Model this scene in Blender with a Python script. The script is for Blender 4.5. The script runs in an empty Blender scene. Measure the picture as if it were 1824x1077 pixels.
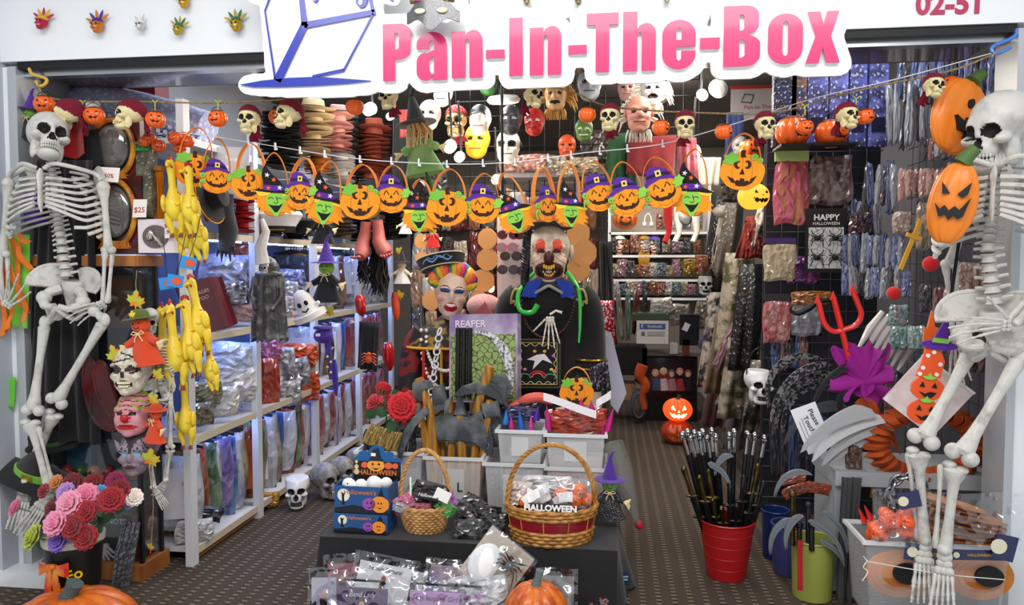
import bpy,math,random
import numpy as np
from mathutils import Vector,Matrix,Euler
random.seed(7)
scene=bpy.context.scene
COL=scene.collection
PI=math.pi
def R(d):return math.radians(d)
# ---------------------------------------------------------------- camera
FPX,CXP,CYP=1327.0,912.0,538.5
YAW,PIT,CAMH,DIST=R(7.43),R(2.9),1.37,2.95
fw=np.array([-math.sin(YAW)*math.cos(PIT),math.cos(YAW)*math.cos(PIT),-math.sin(PIT)])
rt=np.array([math.cos(YAW),math.sin(YAW),0.0]);upv=np.cross(rt,fw)
CAM=np.array([DIST*math.sin(YAW),-DIST*math.cos(YAW),CAMH])
cam=bpy.data.cameras.new('camera');camo=bpy.data.objects.new('camera',cam);COL.objects.link(camo)
camo.location=CAM;camo.rotation_euler=(PI/2-PIT,0,YAW)
cam.sensor_width=36;cam.lens=36*FPX/1824;cam.clip_start=0.05
scene.camera=camo
def ray(px,py):return fw+rt*(px-CXP)/FPX-upv*(py-CYP)/FPX
def at(px,py,Y):
 r=ray(px,py);return Vector(CAM+r*(Y-CAM[1])/r[1])
def atx(px,py,X):
 r=ray(px,py);return Vector(CAM+r*(X-CAM[0])/r[0])
def floor_at(px,py,z=0.0):
 r=ray(px,py);return Vector(CAM+r*(z-CAM[2])/r[2])
def mpp(Y,px=912):
 return(at(px+1,538,Y)-at(px,538,Y)).length
    # ---------------------------------------------------------------- world, view, large lights
w=bpy.data.worlds.new('mall');scene.world=w;w.use_nodes=True
w.node_tree.nodes['Background'].inputs[0].default_value=(0.93,0.96,1,1)
w.node_tree.nodes['Background'].inputs[1].default_value=0.60
vs=scene.view_settings
vs.view_transform='Standard';vs.look='None';vs.exposure=0.12;vs.gamma=1;vs.use_curve_mapping=False
def area(name,loc,rot,sx,sy,e,c):
 l=bpy.data.lights.new(name,'AREA');l.shape='RECTANGLE';l.size=sx;l.size_y=sy;l.energy=e;l.color=c
 o=bpy.data.objects.new(name,l);COL.objects.link(o);o.location=loc;o.rotation_euler=rot;return o
area('mall_ceiling_light',(0.2,-2.6,3.25),(R(25),0,0),4.2,0.9,94,(1,0.97,0.94))
area('shop_area_light',(-0.55,1.5,2.56),(0,0,0),0.25,2.6,27,(0.95,0.97,1))
area('shop_area_light',(0.75,1.7,2.56),(0,0,0),0.25,2.6,25,(1,0.95,0.88))
area('shop_area_light',(0.7,4.2,2.56),(0,0,0),1.4,0.25,26,(1,0.93,0.82))
area('shop_area_light',(-1.25,1.15,2.57),(0,0,0),0.12,1.5,13,(0.82,0.9,1))  # added bluish fill to brighten the dim parasol corner, not an actual tube
area('shop_area_light',(1.6,0.7,2.56),(0,0,0),0.25,1.1,8,(0.9,0.95,1))
# ---------------------------------------------------------------- materials
MATS={}
def _nd(nt,t,**k):
 n=nt.nodes.new(t)
 for a,b in k.items():
  if a in n.inputs:n.inputs[a].default_value=b
  else:setattr(n,a,b)
 return n
def mat(key,col=(.8,.8,.8),rough=.5,metal=0.,col2=None,nscale=8.,bump=0.,bscale=30.,coat=0.,coatbump=0.,emit=None,es=0.,alpha=1.,trans=0.,ior=1.45,sheen=0.,kind='noise',sss=0.,contrast=(.35,.65),detail=3.,stretch=None):
 if key in MATS:return MATS[key]
 m=bpy.data.materials.new(key);m.use_nodes=True;MATS[key]=m
 nt=m.node_tree;b=nt.nodes['Principled BSDF'];L=nt.links
 I=b.inputs
 I['Base Color'].default_value=(*col,1);I['Roughness'].default_value=rough;I['Metallic'].default_value=metal
 I['IOR'].default_value=ior
 if coat:I['Coat Weight'].default_value=coat;I['Coat Roughness'].default_value=.06
 if sheen:I['Sheen Weight'].default_value=sheen
 if alpha<1:I['Alpha'].default_value=alpha
 if trans:I['Transmission Weight'].default_value=trans
 if emit:I['Emission Color'].default_value=(*emit,1);I['Emission Strength'].default_value=es
 if sss:I['Subsurface Weight'].default_value=sss;I['Subsurface Radius'].default_value=(.02,.01,.008)
 tc=None
 if col2 or bump or coatbump:
  tc=_nd(nt,'ShaderNodeTexCoord')
 if col2:
  if kind=='noise':n=_nd(nt,'ShaderNodeTexNoise',Scale=nscale,Detail=detail);out=n.outputs['Fac']
  elif kind=='voronoi':n=_nd(nt,'ShaderNodeTexVoronoi',Scale=nscale);out=n.outputs['Distance']
  elif kind=='crack':n=_nd(nt,'ShaderNodeTexVoronoi',Scale=nscale);n.feature='DISTANCE_TO_EDGE';out=n.outputs['Distance']
  elif kind=='wave':n=_nd(nt,'ShaderNodeTexWave',Scale=nscale);n.inputs['Distortion'].default_value=3;out=n.outputs['Fac']
  if stretch:
   mp=_nd(nt,'ShaderNodeMapping',Scale=stretch);L.new(tc.outputs['Object'],mp.inputs['Vector']);L.new(mp.outputs[0],n.inputs['Vector'])
  else:L.new(tc.outputs['Object'],n.inputs['Vector'])
  r=nt.nodes.new('ShaderNodeValToRGB');r.color_ramp.elements[0].position=contrast[0];r.color_ramp.elements[1].position=contrast[1]
  r.color_ramp.elements[0].color=(*col,1);r.color_ramp.elements[1].color=(*col2,1)
  L.new(out,r.inputs[0]);L.new(r.outputs[0],I['Base Color'])
 if bump:
  n=_nd(nt,'ShaderNodeTexNoise',Scale=bscale,Detail=4.);L.new(tc.outputs['Object'],n.inputs['Vector'])
  bp=_nd(nt,'ShaderNodeBump',Strength=min(1,bump),Distance=.01*max(1,bump));L.new(n.outputs['Fac'],bp.inputs['Height']);L.new(bp.outputs[0],I['Normal'])
 if coatbump:
  n=_nd(nt,'ShaderNodeTexVoronoi',Scale=bscale);L.new(tc.outputs['Object'],n.inputs['Vector'])
  bp=_nd(nt,'ShaderNodeBump',Strength=1.,Distance=coatbump);L.new(n.outputs['Distance'],bp.inputs['Height']);L.new(bp.outputs[0],I['Coat Normal'])
 return m
def dim(c,f):return tuple(a*f for a in c)
def hx(h):
 h=h.lstrip('#');o=[]
 for i in(0,2,4):
  c=int(h[i:i+2],16)/255;o.append(c/12.92 if c<=.04045 else((c+.055)/1.055)**2.4)
 return tuple(o)
def pl(h,rough=.45,**k):
 return mat('c_%s_%g_%s'%(h,rough,'_'.join('%s%s'%(a,b)for a,b in sorted(k.items()))),hx(h),rough,**k)
def felt(h):return mat('felt_'+h,hx(h),.95,sheen=.3,bump=.25,bscale=350)
def cloth(h):return mat('cloth_'+h,hx(h),.9,bump=.4,bscale=160,sheen=.2)
def plastic(h):return mat('plastic_'+h,hx(h),.28,coat=.3)
def wrap(h,h2=None):
 h2=h2 or h
 return mat('wrap_%s_%s'%(h,h2),hx(h),.5,col2=hx(h2),nscale=13,coat=.9,coatbump=.018,bscale=38,contrast=(.42,.58))
def film():
 if 'film' in MATS:return MATS['film']
 m=bpy.data.materials.new('film');m.use_nodes=True;MATS['film']=m
 nt=m.node_tree;nt.nodes.remove(nt.nodes['Principled BSDF']);out=nt.nodes['Material Output'];L=nt.links
 tc=_nd(nt,'ShaderNodeTexCoord');n=_nd(nt,'ShaderNodeTexVoronoi',Scale=26.);n.feature='SMOOTH_F1';L.new(tc.outputs['Object'],n.inputs['Vector'])
 bp=_nd(nt,'ShaderNodeBump',Strength=1.,Distance=.03);L.new(n.outputs['Distance'],bp.inputs['Height'])
 g=_nd(nt,'ShaderNodeBsdfGlossy',Roughness=.12);g.inputs['Color'].default_value=(1,1,1,1);L.new(bp.outputs[0],g.inputs['Normal'])
 t=_nd(nt,'ShaderNodeBsdfTransparent');t.inputs['Color'].default_value=(.96,.97,.98,1)
 mx=_nd(nt,'ShaderNodeMixShader',Fac=.08);L.new(t.outputs[0],mx.inputs[1]);L.new(g.outputs[0],mx.inputs[2]);L.new(mx.outputs[0],out.inputs[0])
 return m
def frost(h='#dfe4e6',a=.45):
 k='frost'+h
 if k in MATS:return MATS[k]
 m=mat(k,hx(h),.35,alpha=a);return m
BONE_S=mat('bone_smooth',hx('#cbcac4'),.4,col2=hx('#a19e97'),nscale=2.2,contrast=(.5,.8))
BONE=mat('bone',hx('#c9c8c2'),.42,col2=hx('#96938d'),nscale=22,bump=.25,bscale=60,contrast=(.5,.78))
SOCK=pl('#141210',.7)
BLACK=pl('#0c0c0d',.5)
BLACKC=cloth('#111114')
WHITE=pl('#f2f2f0',.4)
STEEL=pl('#b8bcc0',.25,metal=1.)
def clear_mat(key,fac,rough=.02,tint=(.97,.98,.98)):
 m=bpy.data.materials.new(key);m.use_nodes=True;MATS[key]=m
 nt=m.node_tree;nt.nodes.remove(nt.nodes['Principled BSDF']);L=nt.links
 g=_nd(nt,'ShaderNodeBsdfGlossy',Roughness=rough);t=_nd(nt,'ShaderNodeBsdfTransparent');t.inputs['Color'].default_value=(*tint,1)
 fr_=_nd(nt,'ShaderNodeLayerWeight',Blend=.25);ml=_nd(nt,'ShaderNodeMath',operation='MULTIPLY_ADD');L.new(fr_.outputs['Fresnel'],ml.inputs[0]);ml.inputs[1].default_value=.5;ml.inputs[2].default_value=fac
 mx=_nd(nt,'ShaderNodeMixShader');L.new(ml.outputs[0],mx.inputs[0]);L.new(t.outputs[0],mx.inputs[1]);L.new(g.outputs[0],mx.inputs[2]);L.new(mx.outputs[0],nt.nodes['Material Output'].inputs[0])
 return m
GLASS=clear_mat('glass_pane',.03)
ORANGE=felt('#f79a1e');PURPLE=felt('#5a2a9c');GREENF=felt('#7ac143');BLACKF=felt('#141214');LIMEF=felt('#8fd14f')
# ---------------------------------------------------------------- mesh builder
def rotm(e):return np.array(Euler(e).to_matrix())
def frame_to(d):
 d=np.array(d,float);d/=np.linalg.norm(d)+1e-12
 a=np.array([0,1,0])if abs(d[1])<.9 else np.array([1,0,0])
 x=np.cross(a,d);x/=np.linalg.norm(x);y=np.cross(d,x)
 return np.stack([x,y,d],1)
class MB:
 def __init__(s):s.v=[];s.f=[];s.m=[];s.n=0
 def add(s,v,f,mi=0,rot=None,off=None):
  v=np.asarray(v,float)
  if rot is not None:v=v@(rot if isinstance(rot,np.ndarray)else rotm(rot)).T
  if off is not None:v=v+np.asarray(off)
  s.v.append(v)
  s.f+=[tuple(i+s.n for i in q)for q in f]
  s.m+=(list(mi)if hasattr(mi,'__len__')else[mi]*len(f));s.n+=len(v);return s
 def box(s,c,d,mi=0,rot=None):
  x,y,z=d[0]/2,d[1]/2,d[2]/2
  v=[(-x,-y,-z),(x,-y,-z),(x,y,-z),(-x,y,-z),(-x,-y,z),(x,-y,z),(x,y,z),(-x,y,z)]
  return s.add(v,[(0,3,2,1),(4,5,6,7),(0,1,5,4),(1,2,6,5),(2,3,7,6),(3,0,4,7)],mi,rot,c)
 def tube(s,pts,r,n=8,mi=0,closed=False,flat=1.0):
  P=np.asarray(pts,float);k=len(P)
  r=np.full(k,r)if np.isscalar(r)else np.asarray(r,float)
  T=np.gradient(P,axis=0)if not closed else(np.roll(P,-1,0)-np.roll(P,1,0))
  T/=np.linalg.norm(T,axis=1)[:,None]+1e-12
  a=np.array([0,0,1.])if abs(T[0][2])<.9 else np.array([1.,0,0])
  N=np.cross(T[0],a);N/=np.linalg.norm(N);V=[]
  ang=np.arange(n)*2*PI/n
  for i in range(k):
   N=N-T[i]*(N@T[i]);N/=np.linalg.norm(N)+1e-12;B=np.cross(T[i],N)
   V.append(P[i]+r[i]*(np.cos(ang)[:,None]*N+flat*np.sin(ang)[:,None]*B))
  F=[]
  for i in range(k if closed else k-1):
   j=(i+1)%k
   for q in range(n):F.append((i*n+q,i*n+(q+1)%n,j*n+(q+1)%n,j*n+q))
  if not closed:F+=[tuple(range(n))[::-1],tuple(range((k-1)*n,k*n))]
  return s.add(np.concatenate(V),F,mi)
 def ell(s,c,r,nu=14,nv=9,mi=0,rot=None):
  return s.star(lambda d:np.ones(len(d)),c,r,nu,nv,mi,rot)
 def star(s,fn,c=(0,0,0),sc=1.,nu=24,nv=16,mi=0,rot=None,mfn=None,keep=None):
  """surface r(direction) around a centre; mfn(points)->material index per face"""
  th=np.arange(nu)*2*PI/nu;ph=np.linspace(0,PI,nv+1)[1:-1]
  D=[(0,0,1)]+[(math.sin(p)*math.cos(t),math.sin(p)*math.sin(t),math.cos(p))for p in ph for t in th]+[(0,0,-1)]
  D=np.array(D);V=D*fn(D)[:,None]
  F=[(0,1+i,1+(i+1)%nu)for i in range(nu)]
  for j in range(nv-2):
   a=1+j*nu;b=a+nu
   F+=[(a+i,b+i,b+(i+1)%nu,a+(i+1)%nu)for i in range(nu)]
  e=len(D)-1;a=1+(nv-2)*nu
  F+=[(a+i,e,a+(i+1)%nu)for i in range(nu)]
  if mfn is not None:
   cen=np.array([V[list(q)].mean(0)for q in F]);mi=[int(x)for x in mfn(cen)]
  if keep is not None:
   cen=np.array([V[list(q)].mean(0)for q in F]);kp=keep(cen)
   if hasattr(mi,'__len__'):mi=[a for a,b in zip(mi,kp)if b]
   F=[q for q,b in zip(F,kp)if b]
   us=sorted({i for q in F for i in q});ix={u:i for i,u in enumerate(us)};V=V[us];F=[tuple(ix[i]for i in q)for q in F]
  return s.add(V*np.asarray(sc),F,mi,rot,c)
 def lathe(s,prof,n=20,mi=0,c=(0,0,0),rot=None,sx=1.,sy=1.):
  V=[];F=[];a=np.arange(n)*2*PI/n
  for(r,z)in prof:V.append(np.stack([r*sx*np.cos(a),r*sy*np.sin(a),np.full(n,z)],1))
  for i in range(len(prof)-1):
   for q in range(n):F.append((i*n+q,i*n+(q+1)%n,(i+1)*n+(q+1)%n,(i+1)*n+q))
  if prof[0][0]>1e-6:F.append(tuple(range(n))[::-1])
  if prof[-1][0]>1e-6:F.append(tuple(range((len(prof)-1)*n,len(prof)*n)))
  return s.add(np.concatenate(V),F,mi,rot,c)
 def prism(s,poly,y0=0.,y1=.01,mi=0,rot=None,off=None):
  """outline in XZ, thickness along Y"""
  n=len(poly)
  ar=sum(poly[i][0]*poly[(i+1)%n][1]-poly[(i+1)%n][0]*poly[i][1]for i in range(n))
  if ar<0:poly=list(poly)[::-1]
  v=[(x,y0,z)for x,z in poly]+[(x,y1,z)for x,z in poly]
  f=[tuple(range(n)),tuple(range(n,2*n))[::-1]]+[(i,n+i,n+(i+1)%n,(i+1)%n)for i in range(n)]
  return s.add(v,f,mi,rot,off)
 def sheet(s,fn,nu,nv,th=0.003,mi=0,rot=None,off=None):
  """fn(u,v)->xyz, given a thickness"""
  G=np.array([[fn(i/nu,j/nv)for i in range(nu+1)]for j in range(nv+1)],float)
  du=np.gradient(G,axis=1);dv=np.gradient(G,axis=0);N=np.cross(du,dv);N/=np.linalg.norm(N,axis=2)[...,None]+1e-12
  A=(G+N*th/2).reshape(-1,3);B=(G-N*th/2).reshape(-1,3);k=len(A);W=nu+1;F=[]
  for j in range(nv):
   for i in range(nu):
    a=j*W+i;F+=[(a,a+1,a+W+1,a+W),(k+a,k+a+W,k+a+W+1,k+a+1)]
  for i in range(nu):
   a=i;F.append((a,k+a,k+a+1,a+1));a=nv*W+i;F.append((a,a+1,k+a+1,k+a))
  for j in range(nv):
   a=j*W;F.append((a,a+W,k+a+W,k+a));a=j*W+nu;F.append((a,k+a,k+a+W,a+W))
  return s.add(np.concatenate([A,B]),F,mi,rot,off)
 def mesh(s,name,mats,smooth=True,ang=40):
  me=bpy.data.meshes.new(name);V=np.concatenate(s.v)
  me.from_pydata(V.tolist(),[],s.f)
  for m in(mats if isinstance(mats,(list,tuple))else[mats]):me.materials.append(m)
  me.polygons.foreach_set('material_index',np.array(s.m,dtype=np.int32))
  if smooth:
   me.polygons.foreach_set('use_smooth',np.ones(len(s.f),dtype=bool))
   if ang:me.set_sharp_from_angle(angle=R(ang))
  me.update();return me
 def build(s,name,mats,parent=None,smooth=True,ang=40,loc=None,rot=None,label=None):
  return ob(name,s.mesh(name,mats,smooth,ang),parent,loc,rot,label)
def ob(name,me,parent=None,loc=None,rot=None,label=None,scale=None):
 o=bpy.data.objects.new(name,me);COL.objects.link(o)
 if parent:o.parent=parent
 if loc is not None:o.location=loc
 if rot is not None:o.rotation_euler=rot
 if scale is not None:o.scale=(scale,)*3 if np.isscalar(scale)else scale
 if label:o['label']=label
 return o
def tag(o,label,cat,group=None,kind=None):
 o['label']=label;o['category']=cat
 if group:o['group']=group
 if kind:o['kind']=kind
 return o
def thing(name,label,cat,loc=(0,0,0),rot=(0,0,0),scale=None,group=None):
 o=bpy.data.objects.new(name,None);COL.objects.link(o);o.empty_display_size=.05
 o.location=loc;o.rotation_euler=rot
 if scale is not None:o.scale=(scale,)*3 if np.isscalar(scale)else scale
 return tag(o,label,cat,group)
def struct(o):o['kind']='structure';return o
def dup(o,label=None,loc=None,rot=None,scale=None,parent=None,group=None):
 c=o.copy();COL.objects.link(c);c.parent=parent
 if loc is not None:c.location=loc
 if rot is not None:c.rotation_euler=rot
 if scale is not None:c.scale=(scale,)*3 if np.isscalar(scale)else scale
 if label:c['label']=label
 if group:c['group']=group
 for ch in KIDS(o):dup(ch,parent=c)
 return c
def KIDS(o):return list(o.children)
def text(s,size,mt,parent=None,loc=(0,0,0),rot=(PI/2,0,0),ext=.0008,off=0.,align='CENTER',name='lettering',sx=1.,shear=0.):
 if not s:return None
 cu=bpy.data.curves.new(name,'FONT');cu.body=s;cu.size=size;cu.extrude=ext;cu.offset=off;cu.align_x=align;cu.align_y='CENTER';cu.shear=shear;cu.resolution_u=3
 cu.materials.append(mt)
 o=ob(name,solid(cu),parent,loc,rot);o.scale=(sx,1,1);return o
def solid(cu):
 t=bpy.data.objects.new('tmp',cu);me=bpy.data.meshes.new_from_object(t);bpy.data.objects.remove(t);return me
ORD=['first','second','third','fourth','fifth','sixth','seventh','eighth','ninth','tenth','eleventh','twelfth','thirteenth','fourteenth','fifteenth','sixteenth','seventeenth','eighteenth','nineteenth','twentieth','twenty-first','twenty-second','twenty-third','twenty-fourth','twenty-fifth','twenty-sixth']
def arc(cx,cz,rx,rz,a0,a1,n=12):return[(cx+rx*math.cos(R(a0+(a1-a0)*i/n)),cz+rz*math.sin(R(a0+(a1-a0)*i/n)))for i in range(n+1)]
def oval(cx,cz,rx,rz,n=20):return arc(cx,cz,rx,rz,0,360,n)[:-1]
def spl(pts,n=6):
 P=np.asarray(pts,float);P=np.vstack([2*P[0]-P[1],P,2*P[-1]-P[-2]]);o=[]
 for i in range(1,len(P)-2):
  for k in range(n):
   t=k/n;o.append(.5*((2*P[i])+(-P[i-1]+P[i+1])*t+(2*P[i-1]-5*P[i]+4*P[i+1]-P[i+2])*t*t+(-P[i-1]+3*P[i]-3*P[i+1]+P[i+2])*t**3))
 o.append(P[-2]);return np.array(o)
def inpoly(P,poly):
 x,z=P[:,0],P[:,1];r=np.zeros(len(P),bool);n=len(poly)
 for i in range(n):
  x1,z1=poly[i];x2,z2=poly[(i+1)%n]
  c=((z1>z)!=(z2>z))&(x<(x2-x1)*(z-z1)/(z2-z1+1e-12)+x1);r^=c
 return r
# ---------------------------------------------------------------- the shop itself
LX, RX, TOPZ = -2.12, 1.82, 2.21
white_paint = mat('white_panel', hx('#e9eef2'), .32, coat=.15)
grey_frame = pl('#b9bfc4', .35, metal=.3)
m = MB().box(((LX+RX)/2, .04, TOPZ+.37), (5.6, .12, .70)); struct(m.build('wall_fascia', white_paint, smooth=False))
m = MB().box((LX-.25, .06, 1.1), (.42, .12, 2.22)).box((LX-.055, .0, 1.1), (.05, .02, 2.22)); struct(m.build('wall_jamb_left', white_paint, smooth=False))
m = MB().box((LX-.02, .05, 1.1), (.04, .14, 2.22)); struct(m.build('trim_1', grey_frame, smooth=False))
m = MB().box((RX+.09, .06, 1.1), (.12, .14, 2.22)).box((RX+.30, .0, 1.1), (.3, .12, 2.22)).box((RX+.15, -.04, 1.1), (.02, .06, 2.22)); struct(m.build('wall_jamb_right', white_paint, smooth=False))
m = MB().box((RX+.015, .06, 1.1), (.03, .16, 2.22)); struct(m.build('trim_2', grey_frame, smooth=False))
m = MB().box(((LX+RX)/2, .04, TOPZ+.005), (RX-LX, .10, .03)); struct(m.build('trim_3', BLACK, smooth=False))
m = MB().box(((LX+RX)/2, .05, TOPZ-.022), (RX-LX, .05, .024)); struct(m.build('trim_4', STEEL, smooth=False))
m = MB().box(((LX+RX)/2, .24, TOPZ+.02), (RX-LX, .30, .04)); struct(m.build('ceiling_soffit', mat('soffit', hx('#8f8580'), .12, metal=.7), smooth=False))
m = MB().box(((LX+RX)/2, .40, 2.42), (RX-LX+.5, .02, .42)); struct(m.build('wall_bulkhead', pl('#6a625c', .6), smooth=False))
m = MB().box((0, 2.6, 2.63), (4.6, 5.6, .04)); struct(m.build('ceiling', pl('#5c5854', .8), smooth=False))
m = MB().box((-2.22, 2.6, 1.3), (.06, 5.4, 2.66)); struct(m.build('wall_left', pl('#b7bcc6', .7), smooth=False))
m = MB().box((2.02, 2.6, 1.3), (.06, 5.4, 2.66)); struct(m.build('wall_right', pl('#54555c', .7), smooth=False))
m = MB().box((-.1, 5.28, 1.3), (4.4, .06, 2.66)); struct(m.build('wall_back', pl('#8f8880', .7), smooth=False))
# carpet: woven brown field with rows of pale dashes running into the shop
def carpet():
    m = bpy.data.materials.new('carpet'); m.use_nodes = True; nt = m.node_tree; L = nt.links; b = nt.nodes['Principled BSDF']
    tc = _nd(nt, 'ShaderNodeTexCoord'); mp = _nd(nt, 'ShaderNodeMapping'); L.new(tc.outputs['Object'], mp.inputs[0])
    sp_ = _nd(nt, 'ShaderNodeSeparateXYZ'); L.new(mp.outputs[0], sp_.inputs[0])
    def mth(op, a_, b_=None):
        n_ = _nd(nt, 'ShaderNodeMath', operation=op)
        for i_, q_ in enumerate((a_, b_)):
            if q_ is None: continue
            if isinstance(q_, (int, float)): n_.inputs[i_].default_value = q_
            else: L.new(q_, n_.inputs[i_])
        return n_.outputs[0]
    u = mth('MULTIPLY', sp_.outputs[0], 15.5); row = mth('FLOOR', u); colm = mth('LESS_THAN', mth('FRACT', u), .34)
    v = mth('FRACT', mth('ADD', mth('MULTIPLY', sp_.outputs[1], 30.), mth('MULTIPLY', row, .43)))
    lt, dk = mth('MULTIPLY', colm, mth('LESS_THAN', v, .5)), mth('MULTIPLY', colm, mth('GREATER_THAN', v, .62))
    nz = _nd(nt, 'ShaderNodeTexNoise', Scale=150., Detail=2.); L.new(tc.outputs['Object'], nz.inputs[0])
    r = nt.nodes.new('ShaderNodeValToRGB'); r.color_ramp.elements[0].position = .3; r.color_ramp.elements[1].position = .7; L.new(nz.outputs['Fac'], r.inputs[0])
    r.color_ramp.elements[0].color = (*hx('#322820'), 1); r.color_ramp.elements[1].color = (*hx('#4a3e32'), 1)
    cur = r.outputs[0]
    for fac, cc in ((lt, '#6b5e4e'), (dk, '#241c15')):
        mx = _nd(nt, 'ShaderNodeMix', data_type='RGBA'); L.new(fac, mx.inputs[0]); L.new(cur, mx.inputs[6]); mx.inputs[7].default_value = (*hx(cc), 1); cur = mx.outputs[2]
    L.new(cur, b.inputs['Base Color'])
    b.inputs['Roughness'].default_value = .95
    n = _nd(nt, 'ShaderNodeTexNoise', Scale=220.); L.new(tc.outputs['Object'], n.inputs[0])
    bp = _nd(nt, 'ShaderNodeBump', Strength=.6, Distance=.004); L.new(n.outputs['Fac'], bp.inputs['Height']); L.new(bp.outputs[0], b.inputs['Normal'])
    return m
m = MB().box((-.05, 2.45, -.03), (4.3, 5.72, .06)); struct(m.build('floor', carpet(), smooth=False))
m = MB().box((-3.05, -1.6, -.03), (1.7, 5, .06)); f = struct(m.build('floor_mall', pl('#d9dcdd', .15), smooth=False))
m = MB().box((.95, -2.21, -.03), (6.3, 3.6, .06)); f = struct(m.build('floor_mall_tiles', pl('#cfd2d2', .15), smooth=False))
m = MB().box((-2.12, -.02, .03), (.34, .20, .06)); struct(m.build('trim_5', white_paint, smooth=False))

# ---------------------------------------------------------------- the shop sign
SY = -.16                                 # sign stands off the fascia
def sg(px, py): p = at(px, py, SY); return (p.x, p.z)
sign = thing('shop_sign', 'white cut-out shop sign with pink lettering and blue open box, above the entrance', 'sign', (0, SY, 0))
pinkm = pl('#dc3574', .22, coat=.4); bluem = pl('#2f3fb0', .25, coat=.3); signw = pl('#fafafa', .25, coat=.3)
def curve2d(name, rings, mt, ext, bev=0., parent=None, y=0., res=1):
    cu = bpy.data.curves.new(name, 'CURVE'); cu.dimensions = '2D'; cu.fill_mode = 'BOTH'; cu.extrude = ext; cu.bevel_depth = bev; cu.bevel_resolution = res
    for rg in rings:
        s = cu.splines.new('POLY'); s.points.add(len(rg)-1); s.use_cyclic_u = True
        for p, q in zip(s.points, rg): p.co = (q[0], q[1], 0, 1)
    cu.materials.append(mt)
    return ob(name, solid(cu), parent, (0, y, 0), (PI/2, 0, 0))
def rr(x0, z0, x1, z1): return [(x0, z0), (x1, z0), (x1, z1), (x0, z1)]
# glyphs in a box of height 1 (capitals), drawn as heavy condensed letters: list of rings, width
def glyph(c):
    A = arc
    if c == 'P': return [[(0, 0), (.22, 0), (.22, .38), (.30, .38)]+A(.30, .53, .21, .15, -90, 0)+A(.30, .85, .21, .15, 0, 90)+[(0, 1)], [(.22, .55), (.26, .55)]+A(.26, .60, .035, .05, -90, 0, 4)+A(.26, .79, .035, .05, 0, 90, 4)+[(.22, .84)]], .51
    if c == 'a': return [[(.24, 0), (.46, 0)]+[(.46, .58)]+A(.23, .58, .23, .22, 0, 180)+[(0, .52), (.19, .52), (.19, .58)]+A(.23, .60, .035, .05, 180, 0, 6)+[(.265, .50), (.16, .45)]+A(.14, .30, .14, .16, 95, 180, 6)+A(.13, .13, .13, .135, 180, 300, 8)+[(.25, .07)], A(.235, .24, .045, .14, 90, 270, 6)+[(.265, .11), (.265, .40)]], .46
    if c == 'n': return [[(0, 0), (.21, 0), (.21, .60)]+A(.245, .60, .03, .05, 180, 0, 6)+[(.275, 0), (.48, 0), (.48, .62)]+A(.34, .62, .14, .18, 0, 100)+[(.24, .76), (.21, .70), (.21, .78), (0, .78)]], .48
    if c == '-': return [rr(0, .32, .29, .48)], .29
    if c == 'I': return [rr(0, 0, .23, 1)], .23
    if c == 'T': return [[(.155, 0), (.385, 0), (.385, .80), (.54, .80), (.54, 1), (0, 1), (0, .80), (.155, .80)]], .54
    if c == 'h': return [[(0, 0), (.21, 0), (.21, .60)]+A(.245, .60, .03, .05, 180, 0, 6)+[(.275, 0), (.48, 0), (.48, .62)]+A(.34, .62, .14, .18, 0, 100)+[(.24, .76), (.21, .70), (.21, 1), (0, 1)]], .48
    if c == 'e': return [[(.21, .36), (.50, .36), (.50, .56)]+A(.25, .56, .25, .24, 0, 180)+A(.25, .23, .25, .24, 180, 360)+[(.50, .29), (.285, .29)]+A(.25, .18, .035, .05, 0, -180, 6), A(.25, .61, .04, .06, 180, 0, 6)+[(.29, .47), (.21, .47)]], .50
    if c == 'B': return [[(0, 0), (.32, 0)]+A(.32, .17, .21, .17, -90, 0)+A(.32, .36, .21, .15, 0, 75)+A(.31, .68, .20, .15, -75, 0)+A(.31, .84, .20, .16, 0, 90)+[(0, 1)], [(.23, .14), (.27, .14)]+A(.27, .20, .04, .05, -90, 0, 4)+A(.27, .38, .04, .06, 0, 90, 4)+[(.23, .44)], [(.23, .59), (.26, .59)]+A(.26, .64, .04, .05, -90, 0, 4)+A(.26, .80, .04, .05, 0, 90, 4)+[(.23, .85)]], .53
    if c == 'o': return [A(.25, .56, .25, .24, 0, 180)+A(.25, .23, .25, .24, 180, 360), A(.25, .62, .04, .06, 0, 180, 6)+A(.25, .18, .04, .06, 180, 360, 6)], .50
    if c == 'x': return [[(0, 0), (.21, 0), (.27, .24), (.33, 0), (.55, 0), (.40, .40), (.53, .78), (.33, .78), (.28, .57), (.225, .78), (.02, .78), (.15, .40)]], .55
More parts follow.
